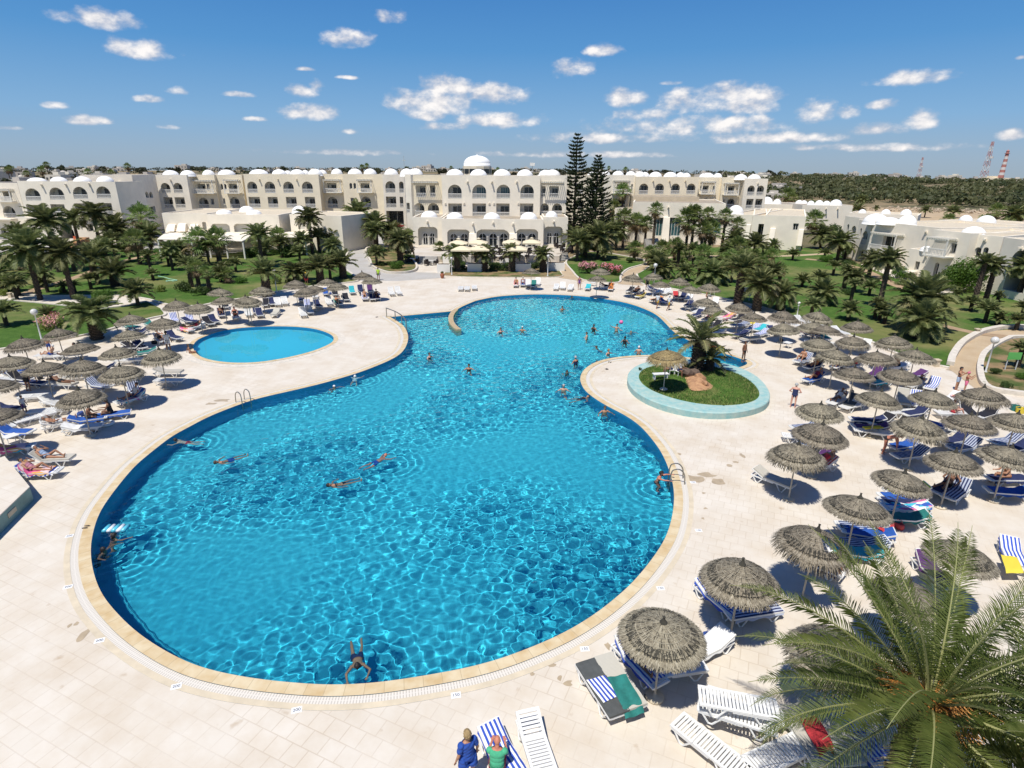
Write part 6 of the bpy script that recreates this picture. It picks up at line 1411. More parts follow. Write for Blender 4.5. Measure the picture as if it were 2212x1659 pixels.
# ---------------------------------------------------------------- parasols, loungers, towels, terrace furniture
M_thatch = mat('grey_thatch', (.155, .13, .09), .95, col2=(.36, .31, .22), nscale=14, noise=1, bump=.8, bscale=40, detail=4, rnd=.12); M_thatchd = mat('dark_thatch', (.055, .05, .036), .95, noise=.5, nscale=8, rnd=.1); M_thatchl = mat('pale_thatch', (.42, .37, .27), .95, noise=.4, nscale=10, rnd=.1)
M_gold = mat('golden_thatch', (.42, .32, .15), .95, col2=(.24, .18, .08), noise=1, nscale=10, bump=.6, bscale=30); M_goldd = mat('dark_golden_thatch', (.16, .12, .06), .95); M_pole = mat('parasol_pole', (.45, .40, .32), .7, noise=.2, nscale=4)
def thatch_mesh(seed, mats, hole=None, shaggy=1.0):
    """two-tier reed canopy, unit radius; apex height given by the profile"""
    rg = random.Random(seed); mb = MB()
    prof = lambda r: .47-.36*r-.08*r*r           # height over radius
    K = 48
    def sect(r0, r1, dz, mi):
        mb.cur = mi
        for k in range(K):
            a0, a1 = 6.2832*k/K, 6.2832*(k+1)/K
            if hole and hole[0] < a0 < hole[1] and .18 < (r0+r1)/2 < .62: continue
            mb.quad((r0*math.cos(a0), r0*math.sin(a0), prof(r0)+dz), (r1*math.cos(a0), r1*math.sin(a0), prof(r1)+dz), (r1*math.cos(a1), r1*math.sin(a1), prof(r1)+dz), (r0*math.cos(a1), r0*math.sin(a1), prof(r0)+dz))
    for i in range(6): sect(.001+.13*i, .001+.13*(i+1), 0, 0)
    sect(.72, .96, -.06, 0)
    def straw(a, r0, r1, dz0, dz1, w, mi, sag=0):
        ca, sa = math.cos(a), math.sin(a); j = rg.uniform(-.05, .05); cb, sb = math.cos(a+j), math.sin(a+j); mb.cur = mi
        p = (r0*ca, r0*sa, prof(r0)+dz0); q = (r1*cb, r1*sb, prof(r1)+dz1-sag); n = len(mb.v)
        mb.v += [(p[0]-sa*w, p[1]+ca*w, p[2]), (p[0]+sa*w, p[1]-ca*w, p[2]), (q[0]+sa*w*.35, q[1]-ca*w*.35, q[2]), (q[0]-sa*w*.35, q[1]+ca*w*.35, q[2])]; mb.face((n, n+1, n+2, n+3))
    for i in range(900):
        a = rg.uniform(0, 6.2832); r0 = rg.uniform(.02, .62)
        if hole and hole[0] < a < hole[1] and .12 < r0 < .66: continue
        r1 = r0+rg.uniform(.12, .26)
        if hole and hole[0] < a < hole[1] and r0 <= .12: r1 = .2
        straw(a, r0, r1, .004, rg.uniform(.008, .03), .011, rg.choice((0, 0, 2, 0, 0, 1)))
    for i in range(620): straw(rg.uniform(0, 6.2832), rg.uniform(.62, .72), rg.uniform(.77, .84), .02, rg.uniform(-.01, .03), .014, rg.choice((1, 1, 0)), rg.uniform(0, .05))
    for i in range(620): straw(rg.uniform(0, 6.2832), rg.uniform(.72, .9), rg.uniform(.92, 1.0), -.05, -.035, .012, rg.choice((0, 2, 0)))
    for i in range(800): straw(rg.uniform(0, 6.2832), rg.uniform(.88, .95), rg.uniform(.97, 1.0+.09*shaggy), -.05, -.05, .014, rg.choice((0, 1, 0)), rg.uniform(.0, .12)*shaggy)
    for r in (.16, .27, .38, .49, .6):
        mb.cur = 2; n = 40
        for k in range(n):
            a0, a1 = 6.2832*k/n, 6.2832*(k+1)/n
            if hole and hole[0] < a0 < hole[1]: continue
            z = prof(r)+.026; mb.quad((r*math.cos(a0), r*math.sin(a0), z), ((r+.009)*math.cos(a0), (r+.009)*math.sin(a0), z-.004), ((r+.009)*math.cos(a1), (r+.009)*math.sin(a1), z-.004), (r*math.cos(a1), r*math.sin(a1), z))
    return mb.mesh('canopy', mats)
TH = [thatch_mesh(s, [M_thatch, M_thatchd, M_thatchl], None, sh) for s, sh in ((1, .6), (2, 1.2), (3, .35))]; TH_h = thatch_mesh(9, [M_thatch, M_thatchd, M_thatchl], (2.2, 3.3), 1.6); TH_g = thatch_mesh(7, [M_gold, M_goldd, M_gold], None, 1.8)
def knot_mesh(ms):
    mb = MB(); mb.lathe([(.11, -.03), (.06, .04), (.035, .09), (.03, .14), (.045, .17), (0, .18)], 10); return mb.mesh('top_knot', ms, True)
KN = knot_mesh(M_thatchd)
mbp = MB(); mbp.lathe([(.035, 0), (.03, 2.35)], 8); mbp.cur = 0; PL = mbp.mesh('pole', M_pole, True)
mbb = MB(); mbb.lathe([(0, .02), (.26, .02), (.26, .05), (.22, .08), (.06, .09), (.05, .16), (0, .16)], 16); BS = mbb.mesh('base', M_rim, True)
ZU = {'a': 'in the far left deck cluster', 'b': 'between left lawn and round pool', 'c': 'in left deck front rows', 'd': 'at the far middle deck', 'e': 'along the far right deck', 'f': 'on the right deck behind the planter', 'g': 'on the right deck, middle rows', 'h': 'in the near right rows'}
rgu = random.Random(12)
def parasol(cx, cy, zone, label=None, rad=1.2, mesh=None, h=2.28, gz=0, tilt=None):
    if zone == ZU['h'] or not zone and mesh is not TH_g: rad *= .94
    """canopy centre given in the picture, at the height of the canopy's middle"""
    p = ground(cx, cy, gz+h+.10); t = thing('thatched_parasol', (p.x, p.y, gz), rgu.uniform(0, 6.28)); 
    tl = tilt if tilt is not None else (rgu.uniform(-.07, .07), rgu.uniform(-.07, .07))
    po = obj('pole', PL, t); po.scale.z = (h+.2)/2.35; po.rotation_euler = (tl[0]*.3, tl[1]*.3, 0); b = obj('base', BS, t)
    c = obj('canopy', mesh or rgu.choice(TH), t, (0, 0, h-.1)); k = rad*rgu.uniform(.95, 1.06); c.scale = (k, k, k*rgu.uniform(.9, 1.15)); c.rotation_euler = (tl[0], tl[1], rgu.uniform(0, 6.28) if mesh is None else 0)
    kn = obj('top_knot', KN, c, (0, 0, .49)); kn.scale = (1/k, 1/k, 1/k)
    if label: tag(t, label, 'parasol', 'thatched parasols')
    else: reg(t, 'grey thatched parasol', 'parasol', 'thatched parasols', zone, cx)
    return t
for z, t, lst in (('b', 'U1', [(1525, 240), (1715, 265), (1900, 125), (1930, 192), (2150, 205), (1130, 365), (1405, 390)]), ('c', 'U1', [(505, 490), (205, 570), (1110, 490), (690, 605), (1010, 645), (1385, 672), (90, 725), (385, 775), (710, 770), (1045, 812), (695, 1030), (-60, 925), (-50, 1190)]),
        ('a', 'U2', [(50, 112), (340, 58), (430, 125), (500, 100), (615, 40), (700, 75), (920, -12), (1000, 25), (-90, 200)]), ('d', 'T3', [(165, 1052), (765, 1052), (735, 1115)]), ('e', 'T3', [(1045, 1110), (1220, 1095), (1285, 1165), (1450, 1140), (1545, 1208), (1705, 1195), (1680, 1318), (1750, 1392), (1965, 1368), (2090, 1445)]),
        ('f', 'U4', [(135, 335), (430, 340), (390, 425), (500, 450), (135, 445), (440, 570), (770, 425), (735, 550), (1090, 555), (585, 675), (940, 685), (1275, 670)]), ('g', 'U4', [(745, 830), (1140, 840), (960, 1045), (1430, 1040), (1860, 1015), (450, 1145), (1310, 1285), (1745, 1245), (2150, 1235), (455, 1345), (255, 1515)]),
        ('h', 'V4', [(1610, 285), (2080, 240), (1160, 450), (780, 680), (1670, 1090)])):
    for x, y in lst: a, b_ = P(t, x, y); parasol(a, b_, ZU[z])
parasol(*P('V4', 400, 985), '', 'thatched parasol with a ragged hole torn in its canopy', mesh=TH_h, rad=1.25)
parasol(*P('V3', 1975, 1290), '', 'round thatched parasol over blue striped loungers, second nearest the pool', rad=1.22, mesh=TH[0], tilt=(0, 0))
parasol(*P('W3', 1300, 475), '', 'nearest full thatched parasol with neat binding rings by the pool edge', rad=1.27, mesh=TH[2], tilt=(0, 0))
parasol(*P('W4', 590, 640), '', 'thatched parasol half hidden behind the near corner palm', rad=1.2)
parasol(*P('W4', 1200, 150), '', 'thatched parasol peeking out behind the top of the near palm', rad=1.1)
parasol(*P('U3', 1340, 672), '', 'golden straw parasol shading the round planter', rad=1.22, mesh=TH_g, gz=.55)
# ---- loungers
M_plastic = mat('white_plastic', (.74, .73, .69), .35, .5, rnd=.05); M_beige = mat('beige_mattress', (.46, .43, .36), .8, rnd=.1); M_grey = mat('grey_mattress', (.09, .095, .09), .8, noise=.3, nscale=5)
LW = .64
def lounger_parts(back):
    """white moulded lounger, head at +x; returns (seat, backrest, legs, frame)"""
    hx = .28; zt = .36
    def slats(mb, x0, x1, ang):
        M = Matrix.Rotation(-ang, 3, 'Y'); L_ = x1-x0; n = int(L_/.088)
        for i in range(n):
            c = M @ Vector((L_*(i+.5)/n, 0, 0)); mb.box((x0+c.x, 0, zt+c.z), (L_/n*.70, LW-.12, .028), M)
        for s in (-1, 1):
            c = M @ Vector((L_/2, 0, 0)); mb.box((x0+c.x, s*(LW/2-.035), zt+c.z), (L_, .07, .06), M)
        c = M @ Vector((L_-.03, 0, 0)); mb.box((x0+c.x, 0, zt+c.z+.004), (.07, LW-.13, .05), M)
    seat = MB(); slats(seat, -1.02, hx-.01, 0); bk = MB(); slats(bk, hx, .95, back)
    if back > .2:
        M = Matrix.Rotation(-back, 3, 'Y'); c = M @ Vector((.42, 0, -.02))
        for s in (-1, 1): bk.tube([(hx+c.x, s*.22, zt+c.z), (hx+c.x+.12, s*.22, .2)], .014, 5)
    seat.box((-.985, 0, zt-.03), (.06, LW-.12, .05))
    fr = MB()
    for s in (-1, 1): fr.box((.36, s*(LW/2-.03), zt-.06), (1.1, .045, .05))
    fr.box((.9, 0, zt-.07), (.05, LW-.1, .05))
    legs = []
    for s in (-1, 1):
        for (a, b_, c) in ((-.82, -.60, -.34), (.30, .58, .84)):
            m = MB(); y = s*(LW/2-.03); m.tube([(a, y, zt-.02), (b_-.05, y, .025), (b_+.05, y, .025), (c, y, zt-.02)], .026, 5, flat=1.0); legs.append(m.mesh('leg', M_plastic))
    return seat.mesh('seat', M_plastic), bk.mesh('backrest', M_plastic), legs, fr.mesh('frame', M_plastic)
BACK = {0: 0.0, 1: R(24), 2: R(42), 3: R(58)}
LP_ = {k: lounger_parts(a) for k, a in BACK.items()}
def drape(back, w, xa, xb, hang, th=.03, seed=0, raise_=.022, wav=.012):
    """cloth or pad following the lounger's profile from xa (foot) to xb (head)"""
    rg = random.Random(seed); mb = MB(); hx = .28; zt = .36; n = 26; m = 8; rows = []
    for i in range(n+1):
        s = xa+(xb-xa)*i/n
        if s <= hx: x, z, nx, nz = s, zt, 0, 1
        else: q = s-hx; x, z = hx+q*math.cos(back), zt+q*math.sin(back); nx, nz = -math.sin(back), math.cos(back)
        row = []
        for j in range(-1 if hang else 0, m+1+(1 if hang else 0)):
            if j < 0 or j > m: y = (-1 if j < 0 else 1)*(w/2+.03); dz = -hang*(1+.25*math.sin(i*.7+seed))
            else: y = -w/2+w*j/m; dz = 0
            o = raise_+th+wav*math.sin(i*1.3+j*1.7+seed)*math.sin(j*.8+seed*2)
            row.append(len(mb.v)); mb.v.append((x+nx*o, y, z+nz*o+dz))
        rows.append(row)
    tot = len(rows[0])-1
    for i in range(n):
        for j in range(tot):
            u0, u1, v0, v1 = i/n, (i+1)/n, j/tot, (j+1)/tot; mb.face((rows[i][j], rows[i+1][j], rows[i+1][j+1], rows[i][j+1]), [(u0, v0), (u1, v0), (u1, v1), (u0, v1)])
    if not hang:    # pad: closed sides
        base = []
        for row in rows: base.append((row[0], row[-1]))
        k = len(mb.v); lo = []
        for i, row in enumerate(rows):
            a, b_ = Vector(mb.v[row[0]]), Vector(mb.v[row[-1]]); q = xa+(xb-xa)*i/n; nx, nz = (0, 1) if q <= hx else (-math.sin(back), math.cos(back)); d_ = Vector((nx, 0, nz))*(-th)
            lo.append((len(mb.v), len(mb.v)+1)); mb.v += [tuple(a+d_), tuple(b_+d_)]
        for i in range(n):
            mb.face((rows[i][0], lo[i][0], lo[i+1][0], rows[i+1][0])); mb.face((rows[i][-1], rows[i+1][-1], lo[i+1][1], lo[i][1]))
        mb.face((lo[0][0], rows[0][0], rows[0][-1], lo[0][1])); mb.face((lo[n][1], rows[n][-1], rows[n][0], lo[n][0]))
    return mb
def stripe_mat(name, a, b_, n=7, axis=1, c=None):
    m = bpy.data.materials.new(name); m.use_nodes = True; nt = m.node_tree; p = nt.nodes['Principled BSDF']; p.inputs['Roughness'].default_value = .85
    uv = N(nt, 'ShaderNodeUVMap'); sp = N(nt, 'ShaderNodeSeparateXYZ'); L(nt, uv.outputs[0], sp.inputs[0]); f = M2(nt, 'FRACT', M2(nt, 'MULTIPLY', sp.outputs[axis], n)); g = M2(nt, 'GREATER_THAN', f, .5)
    mx = N(nt, 'ShaderNodeMix', data_type='RGBA'); L(nt, g, mx.inputs[0]); mx.inputs[6].default_value = (*a, 1); mx.inputs[7].default_value = (*b_, 1); L(nt, mx.outputs[2], p.inputs['Base Color']); return m
def patch_mat(name, cols, sc_=3):
    m = bpy.data.materials.new(name); m.use_nodes = True; nt = m.node_tree; p = nt.nodes['Principled BSDF']; p.inputs['Roughness'].default_value = .85
    uv = N(nt, 'ShaderNodeUVMap'); vo = N(nt, 'ShaderNodeTexVoronoi'); L(nt, uv.outputs[0], vo.inputs[0]); vo.inputs['Scale'].default_value = sc_; sp = N(nt, 'ShaderNodeSeparateColor'); L(nt, vo.outputs['Color'], sp.inputs[0])
    rp = N(nt, 'ShaderNodeValToRGB'); rp.color_ramp.interpolation = 'CONSTANT'; e = rp.color_ramp.elements; e[0].color = (*cols[0], 1); e[1].position = .99; e[1].color = (*cols[-1], 1)
    for i, c in enumerate(cols[1:]): q = e.new((i+1)/len(cols)); q.color = (*c, 1)
    L(nt, sp.outputs[0], rp.inputs[0]); L(nt, rp.outputs[0], p.inputs['Base Color']); return m
Wt = (.76, .75, .72); Nv = (.02, .03, .10); Bl = (.02, .06, .38)
TOW = {  # code: (material, colour words)
    'n': (mat('navy_cloth', Nv, .9, noise=.4, nscale=8), 'navy towel'), 's': (stripe_mat('blue_white_stripe', Wt, (.03, .08, .42), 6), 'blue and white striped towel'), 'S': (stripe_mat('navy_stripe', (.42, .46, .55), Nv, 6), 'navy striped towel'),
    'x': (stripe_mat('cross_stripe', Wt, (.03, .08, .42), 9, 0), 'blue and white cross-striped towel'), 'w': (mat('white_cloth', (.74, .73, .70), .9), 'white towel'), 't': (mat('teal_cloth', (.02, .20, .17), .85, noise=.35, nscale=5), 'teal towel'), 'r': (mat('red_cloth', (.55, .04, .045), .85, noise=.25, nscale=5), 'red towel'),
    'R': (stripe_mat('red_white_stripe', Wt, (.55, .06, .06), 5), 'red and white striped towel'), 'p': (mat('purple_cloth', (.10, .03, .14), .85, noise=.3, nscale=6), 'purple towel'), 'y': (mat('yellow_cloth', (.70, .55, .05), .85), 'yellow towel'), 'b': (mat('blue_cloth', (.02, .10, .40), .85, noise=.3, nscale=5), 'bright blue towel'),
    'k': (mat('black_cloth', (.012, .012, .018), .9), 'black towel'), 'q': (mat('turquoise_cloth', (.03, .40, .45), .85), 'turquoise towel'), 'P': (patch_mat('pink_print', [(.65, .10, .25), (.70, .5, .5), (.65, .35, .1)]), 'pink printed towel'), 'T': (patch_mat('beach_print', [(.05, .45, .55), (.7, .7, .65), (.03, .1, .4), (.6, .15, .3)], 5), 'patterned turquoise towel'),
    'm': (mat('maroon_cloth', (.10, .015, .03), .9), 'maroon towel'), 'g': (M_grey, 'dark grey mattress'), 'B': (M_beige, 'beige mattress'), 'L': (mat('lime_cloth', (.45, .60, .03), .85), 'lime towel'), 'o': (mat('orange_cloth', (.60, .22, .04), .85), 'orange towel')}
DR = {}
def cover(code, bk):
    key = (code in 'gB', bk); 
    if key not in DR: DR[key] = drape(BACK[bk], LW-.02 if key[0] else .60, -1.02 if key[0] else -.85, .92, 0 if key[0] else .16, .07 if key[0] else .02, seed=bk+1, wav=.004 if key[0] else .012).mesh('cloth', TOW['n'][0], not key[0])
    return DR[key]
rgl = random.Random(9); LOUNGERS = []
def lounger(a, b_, bk, cov='', zone='', label=None, tilt=None, who=None, z=0, clabel=None, desc=None):
    """head end and foot end in picture units; bk = how far the back is raised; cov = what lies on it"""
    A = ground(*a, .36); B = ground(*b_, .36); c = (A+B)/2; az = math.atan2(A.y-B.y, A.x-B.x); c.z = z
    seat, bkm, legs, fr = LP_[bk]; t = thing('sun_lounger', c, az)
    if tilt: t.rotation_euler = (tilt[0], tilt[1], az)
    obj('seat', seat, t); obj('backrest', bkm, t); obj('frame', fr, t)
    for l in legs: obj('leg', l, t)
    px = (a[0]+b_[0])/2; word = {0: 'flat', 1: 'slightly raised', 2: 'half-raised', 3: 'upright-backed'}[bk]
    cw = f' under a {TOW[cov[0]][1]}' if cov and cov[0] not in 'gB' else (f' with a {TOW[cov[0]][1]}' if cov else '')
    if label: tag(t, label, 'sun lounger', 'sun loungers')
    else: reg(t, f'{word} lounger{cw}', 'sun lounger', 'sun loungers', zone, px)
    for i, cc in enumerate(cov):
        nm = 'mattress' if cc in 'gB' else 'towel'; o = obj(nm, cover(cc, bk), None, c, az); 
        if tilt: o.rotation_euler = (tilt[0], tilt[1], az)
        use_slot(o, TOW[cc][0])
        if i: o.location.z += .055*i; o.scale.x = .8; o.location.x -= .12*math.cos(az)*0
        if clabel and i == len(cov)-1: tag(o, clabel, nm, nm+'s')
        else: reg(o, f'{TOW[cc][1]} on {word} lounger', nm, nm+'s', zone, px)
    LOUNGERS.append((t, bk, who, zone, px, bool(cov))); return t
def LL(t, zone, rows):
    for r in rows:
        hx, hy, fx, fy, bk = r[:5]; cov = r[5] if len(r) > 5 else ''; who = r[6] if len(r) > 6 else None
        lounger(P(t, hx, hy), P(t, fx, fy), bk, cov, zone, who=who)
zc, zb_, za_, zd, ze, zf, zg, zh = 'in left deck front rows', 'between left lawn and round pool', 'in far left deck cluster', 'at far middle deck', 'along far right deck', 'behind the round planter', 'in right deck middle rows', 'in near right rows'
LL('U1', zc, [(520,668,335,672,0,'',('sitb','skin','blue')),(690,655,510,676,0,'',('sitb','dark','k')),(795,835,585,855,0),(965,775,795,795,1,'n'),(1215,705,1010,715,0),(1225,600,1085,605,2,'k'),(1330,635,1165,655,1,'t'),(1225,845,975,892,0),(1345,885,1570,888,0),(1345,815,1555,815,1,'B'),
    (1250,1010,1030,1075,2,'T',('sitb','tan','white')),(1120,925,1215,1035,3,'S'),(735,915,975,945,2,'S'),(425,905,655,925,1,'B',('lie','dark','k')),(185,895,405,915,0,'n'),(175,1030,445,1012,0),(345,1045,555,1105,1),(565,1130,255,1160,0),(465,1160,150,1245,0),(-20,1330,265,1330,2,'b'),(-60,1500,250,1455,1,'TP'),
    (275,1570,610,1560,2,'B',('lieb','tan','paleblue')),(435,1275,610,1235,1,'',('lieb','tan','white')),(545,1310,865,1275,1,'w'),(1060,1165,880,1190,0,'b',('sit','brown','k')),(620,1240,880,1205,1,'b',('read','brown','k')),(-40,1120,160,1130,1,'n'),(-60,870,110,880,0),(60,830,250,790,1,'b'),(-20,780,110,800,1,'m'),(110,860,240,880,2,'k'),(-40,1230,90,1300,1),(-80,1180,130,1190,1,'B')])
LL('V1', zc, [(145,390,505,375,2,'xP',('lieb','tan','pinkbikini'))])
LL('U1', zb_, [(1475,330,1540,400,3,'s'),(1625,318,1650,395,3,'s'),(1530,425,1690,465,1,'P'),(1590,370,1700,380,1,'n'),(1745,410,1620,440,1,'w',('lieb','tan','red')),(1740,360,1860,415,2,'k'),(1800,345,1895,395,2,'n'),(1330,500,1440,570,2,'',('lieb','tan','k')),(1420,490,1590,535,2,'n'),(1940,215,1955,270,3,'k'),(1895,280,1930,350,2,'n',('lieb','dark','k')),(2005,290,2060,375,2,'',('sitf','red_skin','k')),(2115,255,2180,365,3,''),(2200,240,2230,340,3,'n'),
    (1060,415,1210,432,1,'t'),(1255,385,1335,420,1,'t'),(1150,470,990,520,1),(1250,465,1130,490,1,'n'),(1060,580,1230,600,1,'k'),(1160,560,1260,620,1,'n')])
LL('U2', za_, [(178,192,195,250,2),(232,182,262,242,2),(498,128,518,186,2),(95,198,70,255,2,'k'),(380,165,405,205,2,'n'),(435,210,455,280,3,'s'),(495,210,575,265,2,'n'),(608,182,655,248,2),(675,195,745,242,1,'t',('lieb','tan','orange')),(755,145,800,215,2,'k'),(590,105,615,160,2,'b'),(665,110,700,165,2,'k'),(812,90,850,152,3,'q'),(885,80,925,140,3,'n'),(965,75,1010,140,3,'p'),(930,145,950,202,2,'s',('sitb','tan','k')),(1030,150,1060,190,1,'p',('sitb','brown','k')),(1145,105,1195,158,3),(1200,98,1262,155,3),(385,278,425,345,2),(435,255,490,325,2),(200,275,135,340,1,'B'),(10,278,50,350,2,'n'),(120,200,150,235,2,'n'),(-70,190,-30,260,1),(1000,160,1010,190,1,'n')])
LL('U2', zd, [(1775,68,1762,112,0),(1828,68,1820,114,0),(1884,62,1888,106,0)])
LL('U3', zd, [(40,28,28,92,2,'P',('sitf','tan','k')),(100,20,88,92,2,'b',('sitf','tan','white')),(145,28,140,90,2,'w'),(205,38,165,96,3,'t'),(232,20,212,75,3),(395,62,370,108,1),(440,50,437,110,2),(520,68,490,112,1),(672,62,640,112,1,'q'),(770,78,860,78,1,'',('lieb','tan','k')),(862,60,845,125,3,'o',('lieb','tan','orange'))])
LL('U3', ze, [(1070,85,970,135,1,'k'),(1130,90,1010,155,1,'k',('lieb','dark','k')),(1155,140,1065,172,1,'y',('lieb','pale','w')),(1185,90,1250,110,1,'n'),(1320,105,1215,140,1,'w'),(1370,105,1290,150,1),(1330,95,1390,140,2,''),(1400,140,1440,182,2,'r'),(1290,182,1200,196,1,'o'),(1270,195,1370,218,1,'b'),(1510,140,1440,190,2,'n'),(1560,155,1495,205,1,'w'),(1570,205,1485,258,1,'n'),(1610,240,1500,270,1,'B'),(1780,200,1720,245,3),(1650,275,1580,300,1),(1660,300,1540,340,2,'n'),(1740,330,1645,375,1,'P',('lie','tan','k')),(1900,330,1800,352,1,'P'),(2030,345,1860,375,2,'k'),(2040,400,1905,412,1,'S'),(1940,300,1850,325,1,'o'),(1815,400,1680,432,2,'k'),(1860,450,1705,492,1,'w'),(2050,475,1900,505,1,'n'),(2150,515,1975,540,0,'B'),(2120,425,2055,445,1,'s'),(2190,430,2110,455,1,'q'),(2200,470,2120,492,1,'s'),(2130,380,2060,400,1,'y')])
LL('U4', zf, [(-10,430,110,490,1,'n'),(230,345,355,392,1),(150,385,245,412,1),(370,395,440,410,1),(550,440,690,490,1),(310,478,430,500,1,'m'),(450,490,520,530,1,'t'),(345,575,430,620,1,'n'),(880,575,780,625,3),(700,590,600,575,0),(390,685,215,735,2,'S',('sitf','tan','k')),(490,740,305,785,2,'n',('lieb','tan','orange')),(655,735,565,775,1,'n',('lie','brown','k')),(800,740,680,775,2,'w',('lieb','tan','red')),(500,850,285,895,2,'b',('lieb','tan','maroon')),(1220,755,1030,775,1,'w',('read','tan','k')),(1345,830,1200,850,1,'p'),(970,800,880,855,3,'p'),(1065,880,880,915,2,'q'),(1020,860,830,890,1,'n'),(1350,890,1200,945,1,'',('lieb','tan','k')),(560,630,590,690,3,'w')])
LL('U4', zg, [(1460,890,1370,975,2,'s'),(660,1025,535,1090,2,'',('lieb','brown','w')),(760,1040,690,1110,1,'g'),(820,1075,650,1125,2),(1145,985,1190,1125,3,'B'),(1250,1000,1300,1140,3,'s'),(1640,1020,1530,1065,1,'w'),(1500,1165,1680,1170,0,'',('sitf','pink','red')),(1700,1120,1760,1175,2,'k'),(1400,1145,1150,1185,2,'n'),(1250,1155,1120,1160,0),(1540,1290,1400,1255,2,'b'),(970,1240,760,1225,1,'n'),(1060,1210,900,1260,1,'k'),(1010,1305,770,1285,1,'p'),(1070,1350,760,1310,0),(490,1275,190,1300,2,'S'),(370,1385,220,1370,0),(585,1450,280,1430,0),(1310,1425,1060,1465,3,'b'),(1385,1515,1080,1545,2,'S'),(1740,1380,1470,1425,2,'n'),(1835,1435,1560,1480,2,'S'),(2190,1395,1920,1425,2,'S'),(2250,1450,2050,1490,1,'n'),(600,1595,290,1625,2,'R',('lieb','tan','red')),(520,1540,350,1560,3,'p'),(1950,1160,1830,1195,3,'k')])
LL('V4', zh, [(1630,480,1440,560,2,'n',('sitb','brown','k')),(1710,500,1540,625,3,'S'),(2240,440,1900,440,0,'n',('read','tan','orange')),(2260,570,1930,545,1,'b'),(-100,395,180,505,1,'B'),(1360,600,960,600,1,'b'),(1340,570,1080,560,2,'L'),(1370,700,1030,690,1,'T'),(1320,790,1050,770,1,'t'),(1090,870,540,850,1,'S'),(1110,960,640,880,1,'b'),(980,1020,660,1000,1,'S'),(880,1095,640,1060,1,'q'),(230,1090,600,1250,1,'n',('lie','brown','k')),(1370,1190,1500,1320,2,'p'),(2070,1000,2170,1210,1,'s'),(1330,640,1000,640,1,'n')])
LL('V3', zh, [(1660,1375,1920,1590,1,'s'),(2212,1560,1960,1600,0,'S')])
lounger(P('W3', 640, 765), P('W3', 900, 1165), 0, 'g', label='lounger with a dark grey mattress and striped towel at its foot, near the pool')
lounger(P('W3', 790, 705), P('W3', 1060, 1110), 0, 'B', label='lounger with a beige mattress partly under a green towel, near the pool')
lounger(P('W3', 955, 590), P('W3', 1230, 880), 2, 's', label='lounger with blue zigzag towel tucked under the nearest full parasol', who=('lieb', 'dark', 'k'))
lounger(P('W3', 1500, 770), P('W3', 1300, 800), 0, '', label='shaded white lounger under the nearest full parasol')
lounger(P('W3', 1760, 560), P('W3', 1600, 640), 1, 'w', label='white lounger poking out right of the nearest full parasol')
lounger(P('W3', 150, 1280), P('W3', 285, 1690), 1, '', label='bare white slatted lounger at the bottom edge beside the seated man')
for i, (a, b_, tl, z, l) in enumerate([(P('W3', 1510, 1300), P('W3', 1900, 1610), (0, 0), 0, 'bottom white lounger of the jumbled stack at the bottom edge'), (P('W3', 2200, 1190), P('W3', 1840, 1080), (0, .0), .05, 'white slatted lounger at the back of the jumbled stack'), (P('W3', 1740, 1210), P('W3', 2100, 1330), (0, 0), .36, 'white slatted lounger lying across the middle of the stack'),
        (P('W3', 2250, 1330), P('W3', 1620, 1210), (0, 0), .72, 'topmost white slatted lounger of the jumbled stack'), (P('W3', 2420, 1480), P('W3', 2210, 1580), (0, 0), .0, 'white lounger at the right of the jumbled stack under palm fronds')]): lounger(a, b_, 0, '', label=l, tilt=tl, z=z)
lounger(P('W4', 420, 1160), P('W4', 640, 1480), 0, 'B', label='lounger with beige mattress under the near palm fronds')
lounger(P('W4', 250, 1240), P('W4', 430, 1540), 0, 'B', label='lounger with pale mattress left of the red towel')
lounger(P('W4', 640, 1220), P('W4', 860, 1460), 1, 's', label='lounger with striped towel beneath the near palm')
LGREEN = lounger(P('W2', 2050, 1400), P('W2', 2260, 1740), 1, 's', label='lounger with blue striped towel behind the seated man in green')
# loose cloths at the near loungers
def cloth(name, pts, z, m, label, cat, seed=1, hang=.0, fold=.03):
    """thin cloth through a quad of picture points, gently creased, lying at height z"""
    q = [ground(*p, z) for p in pts]; mb = MB(); n = 16; rg = random.Random(seed); ph = rg.uniform(0, 6)
    for i in range(n+1):
        for j in range(n+1):
            u, v = i/n, j/n; p = q[0].lerp(q[1], u).lerp(q[3].lerp(q[2], u), v)
            e = max(0, v-.82)/.18
            mb.v.append((p.x, p.y, max(.03, p.z+fold*math.sin(u*9+v*3+ph)*math.sin(v*5+ph)+.02-hang*e)))
    for i in range(n):
        for j in range(n): a = i*(n+1)+j; mb.face((a, a+n+1, a+n+2, a+1), [(i/n, j/n), ((i+1)/n, j/n), ((i+1)/n, (j+1)/n), (i/n, (j+1)/n)])
    o = mb.build(name, m, smooth=True); tag(o, label, cat, 'towels'); return o
cloth('towel', [P('W3', 640, 905), P('W3', 800, 860), P('W3', 950, 1025), P('W3', 790, 1100)], .46, stripe_mat('bold_stripe', Wt, (.03, .07, .40), 5, 0), 'blue and white striped towel over the foot of the grey mattress lounger', 'towel', 3, fold=.01)
cloth('towel', [P('W3', 820, 880), P('W3', 985, 850), P('W3', 1150, 1140), P('W3', 985, 1195)], .47, TOW['t'][0], 'big green towel over the foot of the beige mattress lounger near the pool', 'towel', 5, .2)
cloth('towel', [P('W4', 270, 1240), P('W4', 420, 1200), P('W4', 590, 1500), P('W4', 470, 1590)], .50, TOW['r'][0], 'bright red towel on a lounger under the near palm', 'towel', 6, .15)
